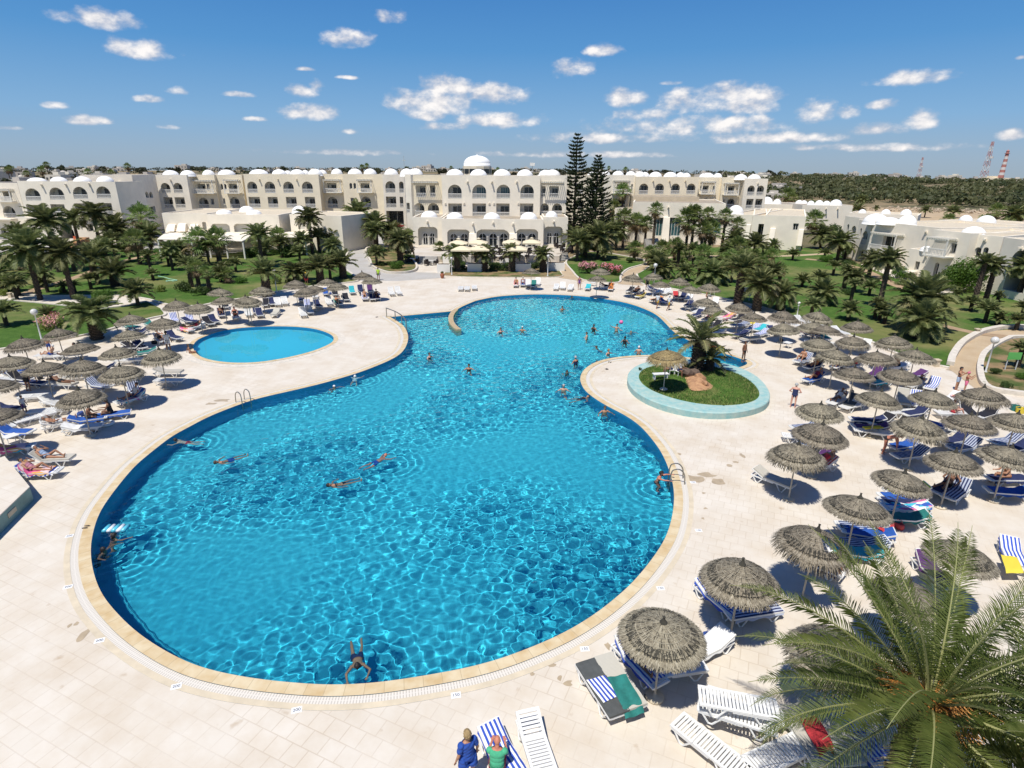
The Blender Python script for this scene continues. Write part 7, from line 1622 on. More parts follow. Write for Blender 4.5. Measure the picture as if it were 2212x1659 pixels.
cloth('towel', [P('V4', 2010, 1110), P('V4', 2150, 1130), P('V4', 2212, 1260), P('V4', 2060, 1260)], .47, TOW['y'][0], 'yellow towel at the foot of the striped lounger on the far right edge', 'towel', 7, .05, fold=.012)
cloth('towel', [P('V4', 900, 850), P('V4', 1090, 820), P('V4', 1090, 900), P('V4', 1010, 920)], .50, TOW['r'][0], 'red towel draped among the navy striped loungers', 'towel', 8, .1)
cloth('towel', [P('U4', 1575, 1015), P('U4', 1630, 1000), P('U4', 1625, 1035), P('U4', 1580, 1030)], .47, TOW['P'][0], 'pink cloth on a white lounger behind the middle right parasols', 'towel', 9)
for (c, z, s, m, l, nm) in [(P('U4', 905, 1305), .46, (.5, .9), TOW['y'][0], 'yellow pool noodles bundled on a white slatted lounger', 'pool_float')]:
    p = ground(*c, z); t = thing(nm, p, R(8), l, 'pool float'); 
    for k in (-1, 1): mb = MB(); mb.tube([(-.55, k*.09, .05), (0, k*.09, .07), (.55, k*.09, .05)], .055, 8); mb.build('foam_tube', m, t)
# sandals and beach bags
M_shoe = mat('dark_rubber', (.03, .025, .025), .6)
def sandals(px, label):
    p = ground(*px); t = thing('sandals', p, rgl.uniform(0, 3), label, 'sandals', 'pairs of sandals')
    for s in (-1, 1):
        mb = MB(); n = 12; mb.v = [(.13*math.cos(6.283*i/n), s*.075+.045*math.sin(6.283*i/n)*(1+.2*math.cos(6.283*i/n)), z) for z in (.006, .026) for i in range(n)]
        mb.face(list(range(n))[::-1]); mb.face(list(range(n, 2*n)))
        for i in range(n): mb.face((i, (i+1) % n, n+(i+1) % n, n+i))
        mb.tube([(.02, s*.075-.045, .02), (.05, s*.075, .06), (.02, s*.075+.045, .02)], .012, 5); mb.build('sandal', M_shoe, t)
for x, l in [(P('W3', 1180, 1055), 'dark sandals beside the green towel lounger'), (P('U3', 845, 735), 'dark sandals on the pool bend near the planter'), (P('U3', 818, 795), 'single dark pair of sandals by the pool bend'), (P('U2', 1045, 345), 'small pair of sandals before the handrail'), (P('V1', 745, 870-0), 'sandals left on the gutter by the left pool curve'), (P('U1', 820, 1340), 'blue-looking sandals below the white towel lounger'), (P('U4', 1900, 810), 'sandals near the sandy path lamp')]: sandals(x, l)
M_bag = [mat('black_bag', (.02, .02, .025), .7), mat('blue_bag', (.03, .07, .25), .7), mat('red_bag', (.45, .05, .05), .7), mat('straw_bag', (.45, .33, .16), .9)]
def bag(px, i, label=None, zone=''):
    p = ground(*px); t = thing('beach_bag', p, rgl.uniform(0, 3)); mb = MB(); mb.lathe([(0, .01), (.17, .01), (.2, .12), (.18, .26), (.15, .28), (.14, .24), (0, .22)], 12, sx=1.2, sy=.7); mb.build('bag_body', M_bag[i], t, smooth=True)
    mb = MB(); mb.tube([(-.12, .0, .26), (-.08, 0, .42), (.08, 0, .42), (.12, 0, .26)], .012, 5); mb.build('handle', M_bag[i], t); reg(t, ['black', 'blue', 'red', 'straw'][i]+' beach bag standing on the paving', 'bag', 'beach bags', zone, px[0])
for t, x, y, i, z in [('U1', 1335, 575, 0, zb_), ('U1', 350, 880, 0, zc), ('U2', 745, 175, 0, za_), ('U2', 650, 150, 1, za_), ('U4', 720, 1010, 0, zf), ('U4', 1880, 1190, 0, zg), ('V4', 1370, 790, 0, zh), ('V4', 1120, 880, 2, zh), ('U3', 1480, 190, 2, ze), ('U3', 1360, 225, 1, ze), ('U4', 110, 560, 0, zf), ('U1', 700, 1200, 1, zc), ('W3', 1700, 560, 1, zh), ('U3', 1860, 350, 3, ze), ('U4', 1700, 1150, 0, zg)]: bag(P(t, x, y), i, zone=z)
# life ring on the deck by the left loungers
p = ground(*P('U1', 925, 1275)); mb = MB(); n = 20; pts = [(.33*math.cos(6.283*i/n), .33*math.sin(6.283*i/n), .09) for i in range(n+1)]; mb.tube(pts, .085, 8, cap=False); o = mb.build('swim_ring', mat('ring_white', (.72, .72, .68), .4), loc=p, smooth=True); tag(o, 'white swim ring lying by the left deck loungers', 'swim ring')
# low shade tables
M_table = mat('table_top', (.10, .10, .10), .5)
def side_table(px, zone):
    p = ground(*px); t = thing('side_table', p, rgl.uniform(0, 1.5)); mb = MB(); mb.box((0, 0, .48), (.6, .6, .035)); mb.build('table_top', M_plastic, t)
    for sx in (-1, 1):
        for sy in (-1, 1): mb = MB(); mb.tube([(sx*.24, sy*.24, .46), (sx*.27, sy*.27, 0)], .02, 5); mb.build('leg', M_plastic, t)
    reg(t, 'small square white table', 'table', 'side tables', zone, px[0])
for t, x, y, z in [('U4', 165, 610, zf), ('U3', 700, 75, zd), ('U3', 1720, 150, ze), ('U2', 130, 215, za_), ('U1', 1120, 930, zc), ('U1', 110, 1440, zc)]: side_table(P(t, x, y), z)
# chair under the planter parasol, and the small bench
t = thing('bench', ground(*P('U3', 1280, 880), .5), R(10), 'white bench under the golden parasol on the planter', 'bench'); mb = MB(); mb.box((0, 0, .4), (1.1, .4, .05)); mb.build('seat', M_plastic, t)
for s in (-.45, .45): mb = MB(); mb.box((s, 0, .19), (.06, .36, .38)); mb.build('leg', M_plastic, t)
# rocks and stump on the planter
rgk = random.Random(3)
for i, (x, y, s) in enumerate([(1515, 850, .6), (1550, 835, .45), (1590, 850, .5), (1630, 890, .5), (1665, 935, .38), (1487, 845, .38)]):
    p = ground(*P('U3', x, y), .62); mb = MB(); mb.sphere((0, 0, s*.25), s, 9, 6, (1, .8, .6), Euler((rgk.random(), rgk.random(), rgk.random()*3)).to_matrix())
    mb.v = [(a*(1+rgk.uniform(-.12, .12)), b_*(1+rgk.uniform(-.12, .12)), c*(1+rgk.uniform(-.12, .12))) for a, b_, c in mb.v]; o = mb.build('rock', mat('dark_rock', (.16, .11, .08), .9, noise=.4, nscale=4, bump=.5) if i < 3 else mat('red_rock', (.45, .24, .12), .9, noise=.35, nscale=4, bump=.5), loc=p); reg(o, 'dark rough rock' if i < 3 else 'reddish rough rock', 'rock', 'planter rocks', 'under the planter palms', P('U3', x, y)[0])
# ---- terrace: cream cantilever parasols, wicker sets, planter boxes
M_canvas = mat('cream_canvas', (.72, .62, .42), .85, noise=.08, nscale=1); M_wick = mat('dark_wicker', (.035, .025, .022), .75, noise=.4, nscale=20); M_black = mat('black_metal', (.02, .02, .02), .5); M_box = mat('white_planter_box', (.76, .73, .66), .75)
def market(px, z=1.0, label=None):
    p = ground(*px, z+2.45); t = thing('canopy_parasol', (p.x, p.y, z), rgl.uniform(-.1, .1)); mb = MB(); w = 1.45
    top = (0, 0, 2.95); c = [(-w, -w, 2.4), (w, -w, 2.4), (w, w, 2.4), (-w, w, 2.4)]
    for i in range(4): mb.tri(c[i], c[(i+1) % 4], top); a, b_ = Vector(c[i]), Vector(c[(i+1) % 4]); mb.quad(a, b_, b_-Vector((0, 0, .2)), a-Vector((0, 0, .2)))
    mb.build('canopy', M_canvas, t); mb = MB()
    for i in range(4): a = Vector(c[i])*.22; a.z = 3.02; b_ = Vector(c[(i+1) % 4])*.22; b_.z = 3.02; mb.tri(a, b_, (0, 0, 3.18))
    mb.build('vent_cap', M_canvas, t); mb = MB(); mb.tube([(1.3, 1.1, 0), (1.3, 1.1, 2.6), (0, 0, 3.1)], .05, 6); mb.build('pole', M_black, t); reg(t, 'cream square parasol', 'parasol', 'cream terrace parasols', 'shading the terrace tables', px[0])
for x, y in ((745, 1190), (1000, 1185), (1425, 1182), (1680, 1180), (790, 1265), (1010, 1262), (1500, 1262)): market(ZB(x, y))
def wicker_chair():
    t = thing('wicker_chair'); mb = MB(); mb.box((0, 0, .38), (.58, .56, .12)); mb.build('seat', M_wick, t); mb = MB(); mb.box((0, .27, .62), (.6, .08, .5)); mb.build('backrest', M_wick, t)
    for s in (-1, 1): mb = MB(); mb.box((s*.29, 0, .46), (.07, .56, .34)); mb.build('armrest', M_wick, t)
    for sx in (-1, 1):
        for sy in (-1, 1): mb = MB(); mb.box((sx*.25, sy*.23, .16), (.06, .06, .32)); mb.build('leg', M_wick, t)
    return t
def cafe_table():
    t = thing('cafe_table'); mb = MB(); mb.lathe([(0, .70), (.42, .70), (.42, .74), (0, .74)], 20); mb.build('table_top', mat('pale_table', (.66, .64, .58), .4), t); mb = MB(); mb.lathe([(.03, .06), (.03, .70)], 8); mb.build('stem', M_black, t); mb = MB(); mb.lathe([(0, .0), (.26, .0), (.24, .04), (.03, .07), (0, .07)], 16); mb.build('base', M_black, t); return t
ch0, tb0 = wicker_chair(), cafe_table()
sets = [(205, 1290, 0), (245, 1255, 0), (130, 1400, -1), (160, 1450, -1), (400, 1480, -1), (440, 1430, -1), (90, 1340, 0), (700, 1330, 1), (880, 1340, 1), (1120, 1330, 1), (1230, 1340, 1), (1330, 1320, 1), (1480, 1330, 1), (1600, 1320, 1), (1700, 1330, 1), (1250, 1420, 1), (980, 1300, 1), (840, 1290, 1), (1180, 1290, 1), (1400, 1385, 1), (1560, 1400, 1), (2040, 1260, 1), (2110, 1310, 1), (660, 1290, 1), (1780, 1300, 1)]
for (x, y, lv) in sets:
    q = ZB(x, y); z = 1.0 if lv == 1 else 0.0; p = ground(*q, z); zn = 'on the raised terrace' if z else 'beside the walkway steps'
    t = use(tb0); t.location = p; reg(t, 'round pale cafe table', 'table', 'cafe tables', zn, q[0])
    for k in range(3 if rgl.random() < .5 else 4):
        a = k*R(90)+rgl.uniform(-.3, .3)+.6; c = use(ch0); c.location = (p.x+math.cos(a)*.8, p.y+math.sin(a)*.8, z); c.rotation_euler.z = a-R(90); reg(c, 'dark wicker armchair', 'armchair', 'wicker armchairs', zn, q[0]+math.cos(a)*6)
for (x, y, w, z) in [(560, 1520, 1.0, 0), (975, 1510, 1.4, 0), (1570, 1510, 1.2, 0), (1985, 1500, 1.4, 0), (1360, 1440, 1.2, .0), (610, 1420, .8, 0)]:
    q = ZB(x, y); p = ground(*q, .55); t = thing('planter_box', (p.x, p.y, 0)); mb = MB(); mb.box((0, 0, .6), (w*1.9, .9, 1.2)); mb.build('planter_wall', M_box, t); mb = MB(); mb.box((0, 0, 1.21), (w*1.9-.25, .65, .06)); mb.build('soil', mat('dark_soil', (.08, .055, .035), .95), t)
    reg(t, 'white masonry planter box', 'planter', 'planter boxes', 'along the terrace front', q[0])
for (x, y) in [(700, 1470), (800, 1480), (1150, 1490), (1250, 1490), (1450, 1490), (1680, 1490), (1850, 1500)]:
    p = ground(*ZB(x, y), .3); t = thing('hedge_shrub', (p.x, p.y, 0), rgl.uniform(0, 6)); o = obj('foliage', BM['b'][0], t); o.scale = (1.9, .9, 1.1); reg(t, 'dark clipped hedge clump', 'hedge', 'terrace hedge', 'below the terrace edge', ZB(x, y)[0])
# urn at the walkway corner, red parasols far left, sign, hose
p = ground(*ZB(540, 1645)); t = thing('urn', p, 0, 'terracotta urn standing at the terrace corner', 'urn'); mb = MB(); mb.lathe([(0, 0), (.16, 0), (.2, .1), (.3, .4), (.28, .6), (.18, .7), (.22, .78), (.15, .78), (.12, .6), (0, .6)], 16); mb.build('pot', mat('terracotta', (.35, .12, .06), .8, noise=.2, nscale=5), t, smooth=True); o = obj('plant', BM['b'][1], t, (0, 0, .7)); o.scale = (.28, .28, .35)
M_rc = mat('red_canvas', (.38, .03, .045), .85)
for (x, y, l) in [(755, 668, 'dark red canvas parasol beside the dining hall entrance'), (1205, 655, 'small red canvas parasol behind the walkway shrubs')]:
    a = P('T2', x, y); p = ground(*a, 2.6); t = thing('canvas_parasol', (p.x, p.y, 0), 0, l, 'parasol', 'red canvas parasols'); mb = MB(); mb.lathe([(2.0, 2.35), (2.0, 2.5), (0, 3.2)], 8); mb.build('canopy', M_rc, t); mb = MB(); mb.lathe([(.04, 0), (.04, 3.1)], 8); mb.build('pole', M_black, t)
p = [ground(*P('T1', x, y), .08) for x, y in ((1365, 1095), (1420, 1105), (1470, 1120), (1530, 1130), (1500, 1138), (1450, 1132), (1440, 1140), (1520, 1128))]
mb = MB(); mb.tube(catmull(p, 5, closed=False), .05, 6); tag(mb.build('garden_hose', mat('pale_green_hose', (.35, .62, .42), .5)), 'pale green garden hose lying on the left lawn', 'hose')
for (a, s, m, l, gz) in [(P('U4', 2095, 800), (1.0, .55), mat('green_board', (.12, .42, .10), .5), 'green board on the lawn right of the sandy path', .1), (P('U3', 2010, 205), (1.3, 1.0), M_plastic, 'white notice board behind the far right parasols', 0), (P('T1', 665, 815), (.9, .7), mat('orange_board', (.55, .10, .03), .5), 'orange and white board beside the terracotta steps', 0), (P('T1', 780, 790), (2.2, 1.0), M_rim, 'pale rectangular board among the left palms', 0)]:
    p = ground(*a, gz); t = thing('notice_board', p, 0, l, 'board', 'notice boards'); mb = MB(); mb.box((0, 0, 1.1), (s[0], .05, s[1])); mb.build('panel', m, t)
    for k in (-1, 1): mb = MB(); mb.box((k*s[0]*.4, .05, .6), (.05, .05, 1.2)); mb.build('post', M_post, t)
for (a, l) in [(P('U1', 95, 175), 'small sandstone bollard on the left path'), (P('U4', 1800, 495), 'small sandstone bollard beside the sandy path wall'), (P('U4', 1450, 770), 'low stone block at the deck kerb end')]:
    p = ground(*a); t = thing('stone_bollard', p, 0, l, 'bollard', 'stone bollards'); mb = MB(); mb.box((0, 0, .25), (.35, .35, .5), None, .85); mb.build('shaft', M_stone, t); mb = MB(); mb.box((0, 0, .54), (.42, .42, .08)); mb.build('cap', M_stone, t)
# buckets by the right edge, wooden railing, floats in the pool inlet
for (a, m, l) in [(P('U4', 2130, 1150), TOW['t'][0], 'green bucket on the tray at the right edge'), (P('U4', 2175, 1170), TOW['y'][0], 'yellow bucket on the tray at the right edge')]:
    p = ground(*a); t = thing('bucket', p, 0, l, 'bucket', 'buckets'); mb = MB(); mb.lathe([(0, 0), (.22, 0), (.27, .34), (.25, .34), (.2, .03), (0, .03)], 14); mb.build('pail', m, t); mb = MB(); mb.tube([(-.26, 0, .33), (0, 0, .5), (.26, 0, .33)], .01, 5); mb.build('handle', M_steel, t)
M_fr = mat('inflatable_red', (.72, .10, .03), .3); M_fy = mat('inflatable_yellow', (.80, .66, .05), .3); M_fw = mat('inflatable_white', (.75, .78, .80), .3); M_fb = mat('inflatable_aqua', (.10, .50, .62), .3)
def floatring(a, r, m, label, z=WL):
    p = ground(*a, z); mb = MB(); n = 20; mb.tube([(r*math.cos(6.283*i/n), r*math.sin(6.283*i/n), .03) for i in range(n+1)], r*.3, 8, cap=False); o = mb.build('inflatable_ring', m, loc=p, smooth=True); tag(o, label, 'pool float', 'pool floats')
floatring((1532, 748), .6, M_fr, 'red inflatable ring at the pool inlet behind the planter palm', 0); floatring((1548, 753), .5, M_fy, 'yellow inflatable ring at the pool inlet behind the planter palm', 0)
p = ground(*P('V1', 1007, 890), WL); t = thing('air_mattress', p, R(3), 'pale blue ribbed air mattress floating near the left rim', 'pool float')
for i in range(5): mb = MB(); mb.tube([(-.38+.19*i, -.22, .06), (-.38+.19*i, .22, .06)], .09, 8); mb.build('air_chamber', M_fw if i % 2 else M_fb, t, smooth=True)
p = ground(*P('U3', 938, 388), 0); p = ground(*P('U3', 938, 462), WL); zz = vert_height(p, P('U3', 938, 388)[1], .1, 4); mb = MB(); mb.sphere((0, 0, 0), .19, 16, 10); tag(mb.build('beach_ball', mat('pink_ball', (.80, .15, .35), .4), loc=(p.x, p.y, p.z+zz), smooth=True), 'pink beach ball in the air above the playing swimmer', 'ball')
# ---------------------------------------------------------------- people
def skinmat(name, c): return mat(name, c, .55, .4, noise=.18, nscale=7, bump=.05, bscale=60)
SKIN = {'tan': skinmat('tanned_skin', (.44, .22, .125)), 'skin': skinmat('fair_skin', (.55, .32, .21)), 'pale': skinmat('pale_skin', (.60, .40, .29)), 'brown': skinmat('brown_skin', (.24, .115, .065)), 'dark': skinmat('shade_brown_skin', (.20, .095, .05)), 'red_skin': skinmat('sunburnt_skin', (.55, .21, .13)), 'pink': skinmat('pink_skin', (.62, .33, .24))}  # 'dark' is brown deepened for figures in shadow, shade put into the skin colour
CLO = {k: mat('cloth_'+k, c, .85, noise=.2, nscale=9, bump=.2, bscale=30) for k, c in {'k': (.012, .012, .016), 'w': (.74, .73, .70), 'white': (.70, .70, .70), 'blue': (.015, .07, .34), 'paleblue': (.38, .48, .62), 'navy': (.02, .03, .10), 'red': (.60, .04, .06), 'orange': (.65, .20, .04), 'pinkbikini': (.60, .25, .3), 'maroon': (.25, .02, .04), 'green': (.07, .42, .22), 'yellow': (.62, .38, .03), 'lime': (.45, .70, .05), 'teal': (.03, .28, .30), 'purple': (.16, .05, .22), 'pink': (.70, .16, .28)}.items()}
HAIR = {'dark': mat('dark_hair', (.015, .011, .009), .6, noise=.3, nscale=20), 'brownh': mat('brown_hair', (.07, .04, .02), .6, noise=.3, nscale=20), 'blond': mat('blond_hair', (.42, .29, .13), .7, noise=.5, nscale=14, bump=.8, bscale=30), 'greyh': mat('grey_hair', (.40, .39, .37), .7)}
def V(*a): return Vector(a)
def body_mesh(key, pelvis, T, F, Hd, arms, legs, vox=.0115, face=None, feetf=None, girth=1.0):
    """one continuous body grown over a posed skeleton. T torso direction, F the way the chest faces, Hd head-up direction, face the way the face looks;
    arms / legs: ((upper dir, lower dir), ...) for the person's left then right"""
    T = T.normalized(); F = (F-T*F.dot(T)).normalized(); S = T.cross(F).normalized()
    mb = MB(); bones = []
    def Mx(x, y, z): return Matrix((x, y, z)).transposed()
    def ell(c, a, b_, h, X=None, Y=None, Z=None): mb.sphere(c, 1, 14, 10, (a, b_, h), Mx(X or S, Y or F, Z or T))
    def cap(p, q, r0, r1, nm, seg=12):
        mb.tube([p, p.lerp(q, .3), p.lerp(q, .6), q], [r0, (r0*.62+r1*.38)*1.06, (r0*.3+r1*.7)*1.03, r1], seg); mb.sphere(p, r0, 10, 8); mb.sphere(q, r1, 10, 8); bones.append((nm, p, q, (r0+r1)/2))
    P0 = pelvis; g = girth
    if arms[0][0].dot(S) < arms[1][0].dot(S): arms = (arms[1], arms[0])
    if legs[0][0].dot(S) < legs[1][0].dot(S): legs = (legs[1], legs[0])
    ell(P0, .165*g, .115*g, .13); ell(P0+T*.13, .145*g, .105*g, .13); ell(P0+T*.26, .150*g, .105*g, .14); ell(P0+T*.37, .165*g, .108*g, .12); ell(P0+T*.44, .150, .080, .07)
    if g > 1.05: ell(P0+T*.12+F*.05, .13*g, .10*g, .13)
    bones.append(('torso', P0-T*.10, P0+T*.50, .13))
    nk = P0+T*.49; hc = nk+Hd.normalized()*.185; Hd = Hd.normalized(); fc = (face or F); fc = (fc-Hd*fc.dot(Hd)).normalized(); hs = Hd.cross(fc)
    cap(nk-T*.04, nk+Hd*.10, .056, .052, 'neck')
    ell(hc, .073, .092, .105, hs, fc, Hd); ell(hc+fc*.022-Hd*.055, .056, .068, .062, hs, fc, Hd); ell(hc+fc*.094-Hd*.012, .013, .02, .024, hs, fc, Hd); ell(hc+fc*.086-Hd*.052, .025, .012, .009, hs, fc, Hd); ell(hc+fc*.080+Hd*.018, .045, .013, .012, hs, fc, Hd)
    for s in (-1, 1): ell(hc+hs*s*.074-Hd*.008-fc*.005, .011, .02, .03, hs, fc, Hd)
    bones.append(('head', hc-Hd*.05, hc+Hd*.05, .085))
    info = dict(hc=hc, Hd=Hd, fc=fc, hs=hs)
    for s, (a, b_) in zip((1, -1), arms):
        a = a.normalized(); b_ = b_.normalized(); sh = P0+T*.425+S*s*.175; el = sh+a*.285; wr = el+b_*.25
        mb.sphere(sh, .062, 10, 8); cap(sh, el, .052, .040, 'upperarm'); cap(el, wr, .039, .027, 'forearm')
        # hand: palm, four unequal bent fingers and a thumb from the side of the palm
        sd = b_.cross(V(0, 0, 1)); sd = sd.normalized() if sd.length > .2 else V(1, 0, 0); dn = sd.cross(b_).normalized(); dn = -dn if dn.z > 0 else dn
        pc = wr+b_*.05; mb.sphere(pc, 1, 10, 8, (.040, .050, .017), Mx(sd, b_, dn)); bones.append(('hand', wr, wr+b_*.16, .02))
        for k, (o, l) in enumerate(((-.030, .062), (-.010, .072), (.011, .068), (.030, .052))):
            f0 = pc+b_*.035+sd*o; f1 = f0+b_*l*.55+dn*.004+sd*o*.15; f2 = f1+(b_*.7+dn*.7).normalized()*l*.45; mb.tube([f0, f1, f2], [.0098, .0092, .0082], 6); mb.sphere(f2, .0084, 6, 5)
        t0 = wr+b_*.03-sd*.032*s; t1 = t0+(b_*.7-sd*.75*s).normalized()*.035; t2 = t1+(b_*.95-sd*.2*s+dn*.3).normalized()*.03; mb.tube([t0, t1, t2], [.012, .0105, .009], 6); mb.sphere(t2, .0092, 6, 5)
    for s, (a, b_) in zip((1, -1), legs):
        a = a.normalized(); b_ = b_.normalized(); hp = P0-T*.03+S*s*.088; kn = hp+a*.43; an = kn+b_*.41
        cap(hp, kn, .084*min(g, 1.15), .055, 'thigh', 14); cap(kn, an, .053, .036, 'shin'); calf = kn.lerp(an, .28)-(a+b_).normalized()*0; mb.sphere(calf, .056, 10, 8)
        fd = feetf[0 if s == 1 else 1] if feetf else F; fd = (fd-b_*fd.dot(b_)*.8); fd = fd.normalized(); up_ = -b_
        mb.sphere(an+b_*.045+fd*.06, 1, 12, 8, (.042, .125, .032), Mx(fd.cross(b_).normalized(), fd, up_-fd*up_.dot(fd))); mb.sphere(an+b_*.03-fd*.01, .036, 10, 8); bones.append(('foot', an+b_*.04, an+b_*.045+fd*.17, .03))
    me = mb.mesh('body_parts', SKIN['tan']); ob = bpy.data.objects.new('tmp_body', me); COL.objects.link(ob)
    rm = ob.modifiers.new('r', 'REMESH'); rm.mode = 'VOXEL'; rm.voxel_size = vox; rm.use_smooth_shade = True; sm = ob.modifiers.new('s', 'SMOOTH'); sm.factor = .5; sm.iterations = 3
    dg = bpy.context.evaluated_depsgraph_get(); out = bpy.data.meshes.new_from_object(ob.evaluated_get(dg)); bpy.data.objects.remove(ob); bpy.data.meshes.remove(me); out.name = 'body'
    out.materials.clear(); out.materials.append(SKIN['tan']); nv = len(out.vertices); co = np.empty(nv*3, np.float32); out.vertices.foreach_get('co', co); co = co.reshape(-1, 3); nr = np.array([v.normal for v in out.vertices], np.float32).reshape(-1, 3)
    out.polygons.foreach_set('use_smooth', [True]*len(out.polygons))
    best = np.full(nv, 1e9); lab = np.zeros(nv, int); tt = np.zeros(nv)
    for i, (nm, p, q, r) in enumerate(bones):
        p_ = np.array(p); d = np.array(q)-p_; t = np.clip(((co-p_)@d)/(d@d), 0, 1); dist = np.linalg.norm(co-(p_+t[:, None]*d), axis=1)-r; m = dist < best; best[m] = dist[m]; lab[m] = i; tt[m] = t[m]
    names = np.array([b_[0] for b_ in bones])[lab]
    faces = [tuple(p.vertices) for p in out.polygons]
    return dict(me=out, co=co, nr=nr, nm=names, t=tt, faces=faces, info=info, cache={}, P0=np.array(P0), T=np.array(T), F=np.array(F))
def garment(B, kind):
    if kind in B['cache']: return B['cache'][kind]
    nm, t, co, nr = B['nm'], B['t'], B['co'], B['nr']; i = B['info']; off = .009
    tor, th, ua, fa = nm == 'torso', nm == 'thigh', nm == 'upperarm', nm == 'forearm'
    sh = (nm == 'shin')
    if kind == 'shorts': m = (tor & (t < .30)) | (th & (t < .55)); off = .016
    elif kind == 'trunks': m = (tor & (t < .24)) | (th & (t < .12))
    elif kind == 'swimsuit': m = (tor & (t < .80)) | (th & (t < .05))
    elif kind == 'bikini': m = (tor & (((t < .16)) | ((t > .62) & (t < .76)))) | (th & (t < .03))
    elif kind == 'shirt': m = tor & (t < .97) | (ua & (t < .62)); off = .016
    elif kind == 'tunic': m = tor & (t < .97) | (ua & (t < .7)) | (th & (t < .62)); off = .022
    elif kind in ('hair', 'longhair', 'cap'):
        hd = nm == 'head'; v = co-np.array(i['hc']); u = v@np.array(i['Hd']); f = v@np.array(i['fc'])
        m = hd & ((u > .045) | ((f < .0) & (u > -.05)) | ((f < .03) & (u > .02)))
        if kind == 'longhair': m = m | ((nm == 'neck') & (f < .01)) | (tor & (t > .80) & (((co-np.array(i['hc']))@np.array(i['fc'])) < -.02))
        off = .018 if kind != 'cap' else .022
    k = co.copy(); 
    if kind in ('hair', 'longhair'):
        h = np.sin(co[:, 0]*140)*np.sin(co[:, 1]*130)*np.sin(co[:, 2]*120); k = co+nr*(off+.006+(.011 if kind == 'hair' else .006)*h[:, None])
    elif kind == 'tunic':
        sw = np.where(th, .03+.03*t, .0); k = co+nr*(off+sw[:, None]+.006*np.sin(co[:, 2]*60+co[:, 0]*40)[:, None])
    else: k = co+nr*off
    fs = [f for f in B['faces'] if m[list(f)].all()]
    if not fs: B['cache'][kind] = None; return None
    used = np.unique(np.concatenate([np.array(f) for f in fs])); rm = {int(a): n for n, a in enumerate(used)}
    me = bpy.data.meshes.new(kind); me.from_pydata(k[used].tolist(), [], [tuple(rm[a] for a in f) for f in fs]); me.materials.append(CLO['k']); me.polygons.foreach_set('use_smooth', [True]*len(fs)); me.update()
    B['cache'][kind] = me; return me
BOD = {}
DOWN = V(0, 0, -1)
